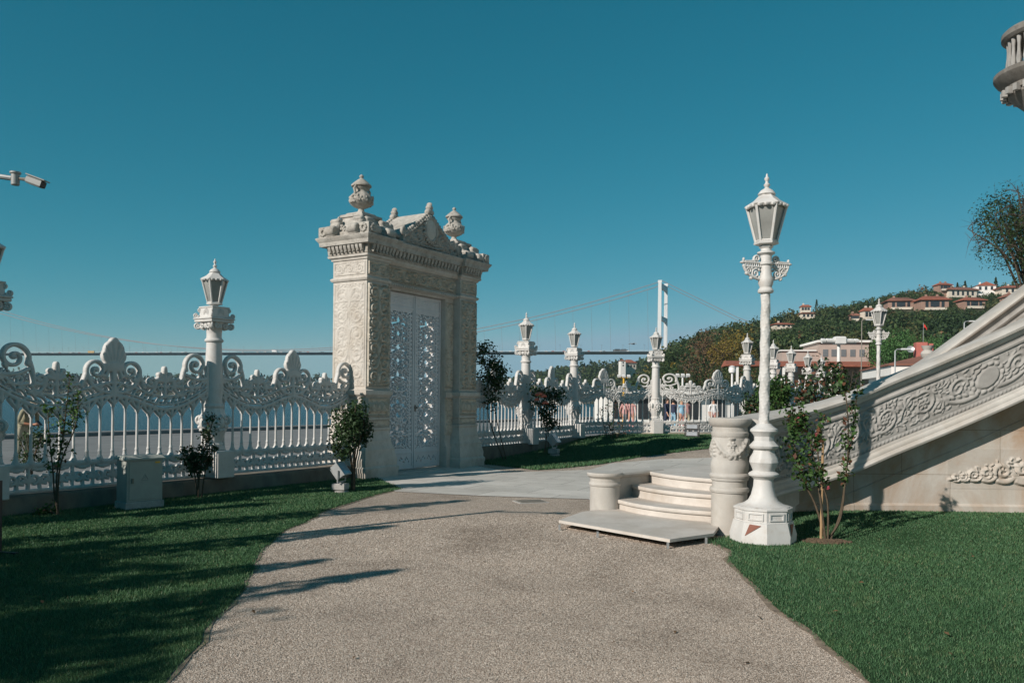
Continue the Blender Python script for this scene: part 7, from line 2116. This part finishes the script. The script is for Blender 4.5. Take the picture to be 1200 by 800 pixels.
# ------------------------------------------------------------------ drain cover and stone on the path
x, y = gnd(622, 588)
dc = empty('drain_cover', (x, y, 0.0), R(20), 'flat weathered drain cover lying in the gravel before the paving', 'drain cover')
MB().box(-0.24, 0.24, -0.17, 0.17, -0.03, 0.012, 0.004).build('frame', M['concrete'], dc)
b = MB()
for k in range(7): b.box(-0.2, 0.2, -0.14 + 0.043*k, -0.115 + 0.043*k, 0.0122, 0.02)
b.build('grate', M['panel_dark'], dc)
# ------------------------------------------------------------------ people
def person(loc, rz, label, group, skin, hair, top, bottom, pose='stand', h=1.68, long_hair=False, near=False):
    """one continuous body (skin modifier over a joint skeleton); hair is a child"""
    root = empty('person', loc, rz, label, 'person', group)
    k = h/1.70
    J = {'pel': (0, 0, .93), 'ch': (0, 0, 1.18), 'nk0': (0, 0, 1.40), 'nk': (0, -.01, 1.47), 'hd': (0, -.015, 1.56), 'tp': (0, -.01, 1.66)}
    E = [('pel', 'ch'), ('ch', 'nk0'), ('nk0', 'nk'), ('nk', 'hd'), ('hd', 'tp')]
    RD = {'pel': (.15, .115), 'ch': (.145, .10), 'nk0': (.10, .08), 'nk': (.052, .052), 'hd': (.078, .092), 'tp': (.06, .07)}
    step = 0.13 if pose == 'walk' else 0.02
    for s, sd in ((-1, 'l'), (1, 'r')):
        st = step*s
        J['hip'+sd] = (.09*s, 0, .88); J['kn'+sd] = (.095*s, -st*0.6 - .01, .49); J['an'+sd] = (.095*s, st*-1.2 + (.04), .09); J['to'+sd] = (.10*s, st*-1.2 - .13, .035)
        E += [('pel', 'hip'+sd), ('hip'+sd, 'kn'+sd), ('kn'+sd, 'an'+sd), ('an'+sd, 'to'+sd)]
        RD['hip'+sd] = (.095, .095); RD['kn'+sd] = (.062, .062); RD['an'+sd] = (.042, .042); RD['to'+sd] = (.04, .03)
        J['sh'+sd] = (.185*s, 0, 1.37); RD['sh'+sd] = (.058, .058)
        if pose == 'phone':
            J['el'+sd] = (.24*s, -.08, 1.10); J['wr'+sd] = (.07*s, -.32, 1.13); J['ha'+sd] = (.04*s, -.39, 1.16)
        elif pose == 'walk':
            J['el'+sd] = (.23*s, st*0.8, 1.10); J['wr'+sd] = (.23*s, st*1.2 - .08, .87); J['ha'+sd] = (.22*s, st*1.3 - .11, .79)
        else:
            J['el'+sd] = (.235*s, .02, 1.10); J['wr'+sd] = (.235*s, -.05, .86); J['ha'+sd] = (.225*s, -.07, .78)
        E += [('nk0', 'sh'+sd), ('sh'+sd, 'el'+sd), ('el'+sd, 'wr'+sd), ('wr'+sd, 'ha'+sd)]
        RD['el'+sd] = (.040, .040); RD['wr'+sd] = (.028, .024); RD['ha'+sd] = (.036, .020)
        if near:
            hx, hy, hz = J['ha'+sd]
            for q in range(4):
                n1, n2 = 'f%d%s1' % (q, sd), 'f%d%s2' % (q, sd)
                J[n1] = (hx - s*(-.015 + .012*q)*1.0, hy - .035, hz + .028 - .018*q); J[n2] = (J[n1][0] - s*.022, J[n1][1] - .022, J[n1][2] + .004)
                RD[n1] = (.009, .009); RD[n2] = (.008, .008); E += [('ha'+sd, n1), (n1, n2)]
            J['th'+sd] = (hx - s*.02, hy - .005, hz + .045); RD['th'+sd] = (.010, .010); E += [('ha'+sd, 'th'+sd)]
    if pose == 'phone':
        def lean(p, a=0.5):
            x, y, z = p
            if z < 0.93: return p
            dz = z - 0.93; return (x, y*math.cos(a) - dz*math.sin(a), .93 + dz*math.cos(a) + y*math.sin(a)*0.6)
        J = {n: lean(p) for n, p in J.items()}
        for n, dy, dz in (('hd', -.05, -.02), ('tp', -.075, -.05)):
            J[n] = (J[n][0], J[n][1] + dy, J[n][2] + dz)
    names = list(J); ix = {n: i for i, n in enumerate(names)}
    me = bpy.data.meshes.new('body'); me.from_pydata([tuple(c*k for c in J[n]) for n in names], [(ix[a], ix[b]) for a, b in E], []); me.update()
    ob = bpy.data.objects.new('body_tmp', me); COL.objects.link(ob)
    md_ = ob.modifiers.new('skin', 'SKIN'); md_.use_smooth_shade = True
    for i, n in enumerate(names):
        sv = me.skin_vertices[0].data[i]; sv.radius = (RD[n][0]*k, RD[n][1]*k); sv.use_root = n == 'pel'
    sb = ob.modifiers.new('sub', 'SUBSURF'); sb.levels = sb.render_levels = 2 if near else 1
    dg = bpy.context.evaluated_depsgraph_get(); dg.update()
    m2 = bpy.data.meshes.new_from_object(ob.evaluated_get(dg))
    bpy.data.objects.remove(ob)
    m2.name = 'body'
    # materials by region
    hip = .93*k
    mi = []
    hd = Vector(J['hd'])*k; nk = Vector(J['nk'])*k
    for p in m2.polygons:
        c = p.center
        armx = min((Vector(J['el'+sd])*k - c).length for sd in 'lr'); wrx = min(min((Vector(J['wr'+sd])*k - c).length, (Vector(J['ha'+sd])*k - c).length) for sd in 'lr')
        if (c - hd).length < .155*k or (c - nk).length < .07*k: mi.append(0)
        elif wrx < .17*k and abs(c.x) > 0.0 and c.z > .6*k: mi.append(0)
        elif c.z > hip*1.02: mi.append(1)
        elif c.z > .10*k: mi.append(2)
        else: mi.append(3)
    o = link('body', m2, [M[skin], M[top], M[bottom], M['black']], root, 0)
    m2.polygons.foreach_set('material_index', mi); m2.polygons.foreach_set('use_smooth', np.ones(len(mi), bool))
    hc = Vector(J['tp'])*k; hb = MB(); c0 = hd.lerp(hc, 0.55) + Vector((0, .025, .01))*k
    hb.ell(tuple(c0), (.092*k, .10*k, .105*k), 14, 10)
    if long_hair: hb.ell(tuple(hd + Vector((0, .055, -.06))*k), (.095*k, .07*k, .18*k), 12, 9)
    hb.build('hair', M[hair], o, 60)
    if near:
        fc = MB(); f_ = (hd - nk).normalized()
        fdir = Vector((0, -math.cos(.5), -math.sin(.5))) if pose == 'phone' else Vector((0, -1, 0))
        fc.ell(tuple(hd + fdir*.098*k), (.014*k, .02*k, .022*k), 8, 6); fc.build('nose', M[skin], o, 60)
    return root, {n: Vector(J[n])*k for n in J}
pw = at(27, 480, 17.0)
pr, JJ = person((pw.x, pw.y, 0.0), R(70), 'person with fair hair and olive shirt looking at a phone beyond the left fence', 'people on the quay beyond the fence', 'skin_tan', 'hair_fair', 'cloth_olive', 'cloth_sand', 'phone', 1.58, True, True)
hm = (JJ['hal'] + JJ['har'])/2 + Vector((0, -.05, .03)); hm = Matrix.Rotation(R(70), 3, 'Z') @ hm
ph = MB().at((pw.x + hm.x, pw.y + hm.y, hm.z), R(70), R(-50)); ph.box(-.036, .036, -.005, .005, -.075, .075, .003)
tag(ph.build('phone', M['black']), 'black phone held by the fair haired person beyond the left fence', 'phone')
gp = 'people on the quay beyond the fence'
# low bush on the quay beside that person
b0 = at(30, 545, 15.4); round_shrub('quay_shrub', 'low dark bush beyond the left fence, at the feet of the fair haired person', 'shrub', (b0.x + 0.1, 15.4, 0), 0.95, 0.5, 700, 0.07, 'leaf_dark', 91, 0.3, 'shrubs beyond the fence')
for i, (px, dep, h, top, bot, pose, rz, hair, lab) in enumerate((
    (782, 40, 1.72, 'cloth_navy', 'cloth_navy', 'walk', 40, 'hair_dark', 'person in dark navy clothes beyond the sunlit curved fence panel'),
    (789, 42, 1.66, 'cloth_navy', 'cloth_blue', 'stand', 160, 'hair_dark', 'person in navy shirt and light blue trousers beyond the sunlit curved panel'),
    (799, 39, 1.66, 'cloth_blue', 'cloth_pink', 'stand', 20, 'hair_fair', 'person in light blue top and pink trousers beyond the sunlit curved panel'),
    (805, 41, 1.70, 'cloth_pink', 'cloth_sand', 'walk', 200, 'hair_dark', 'person in pink top and sand trousers beyond the sunlit curved panel'),
    (732, 38, 1.70, 'cloth_pink', 'cloth_grey', 'walk', 120, 'hair_dark', 'person in pink shirt and grey trousers beyond the left curved panel'),
    (740, 39, 1.66, 'cloth_pink', 'cloth_pink', 'stand', -20, 'hair_dark', 'person dressed all in pink beyond the left curved panel'),
    (836, 43, 1.70, 'cloth_white', 'cloth_pink', 'stand', 0, 'hair_dark', 'person in white shirt and pink trousers beyond the fence above the end drum'),
    (765, 40, 1.68, 'cloth_white', 'cloth_grey', 'stand', 90, 'hair_dark', 'person in white shirt half behind the lantern post between the curved panels'))):
    a, b = unroll(px, 480); person((a/FPX*dep, dep, 0.0), R(rz), lab, gp, 'skin', hair, top, bot, pose, h, i % 2 == 0)
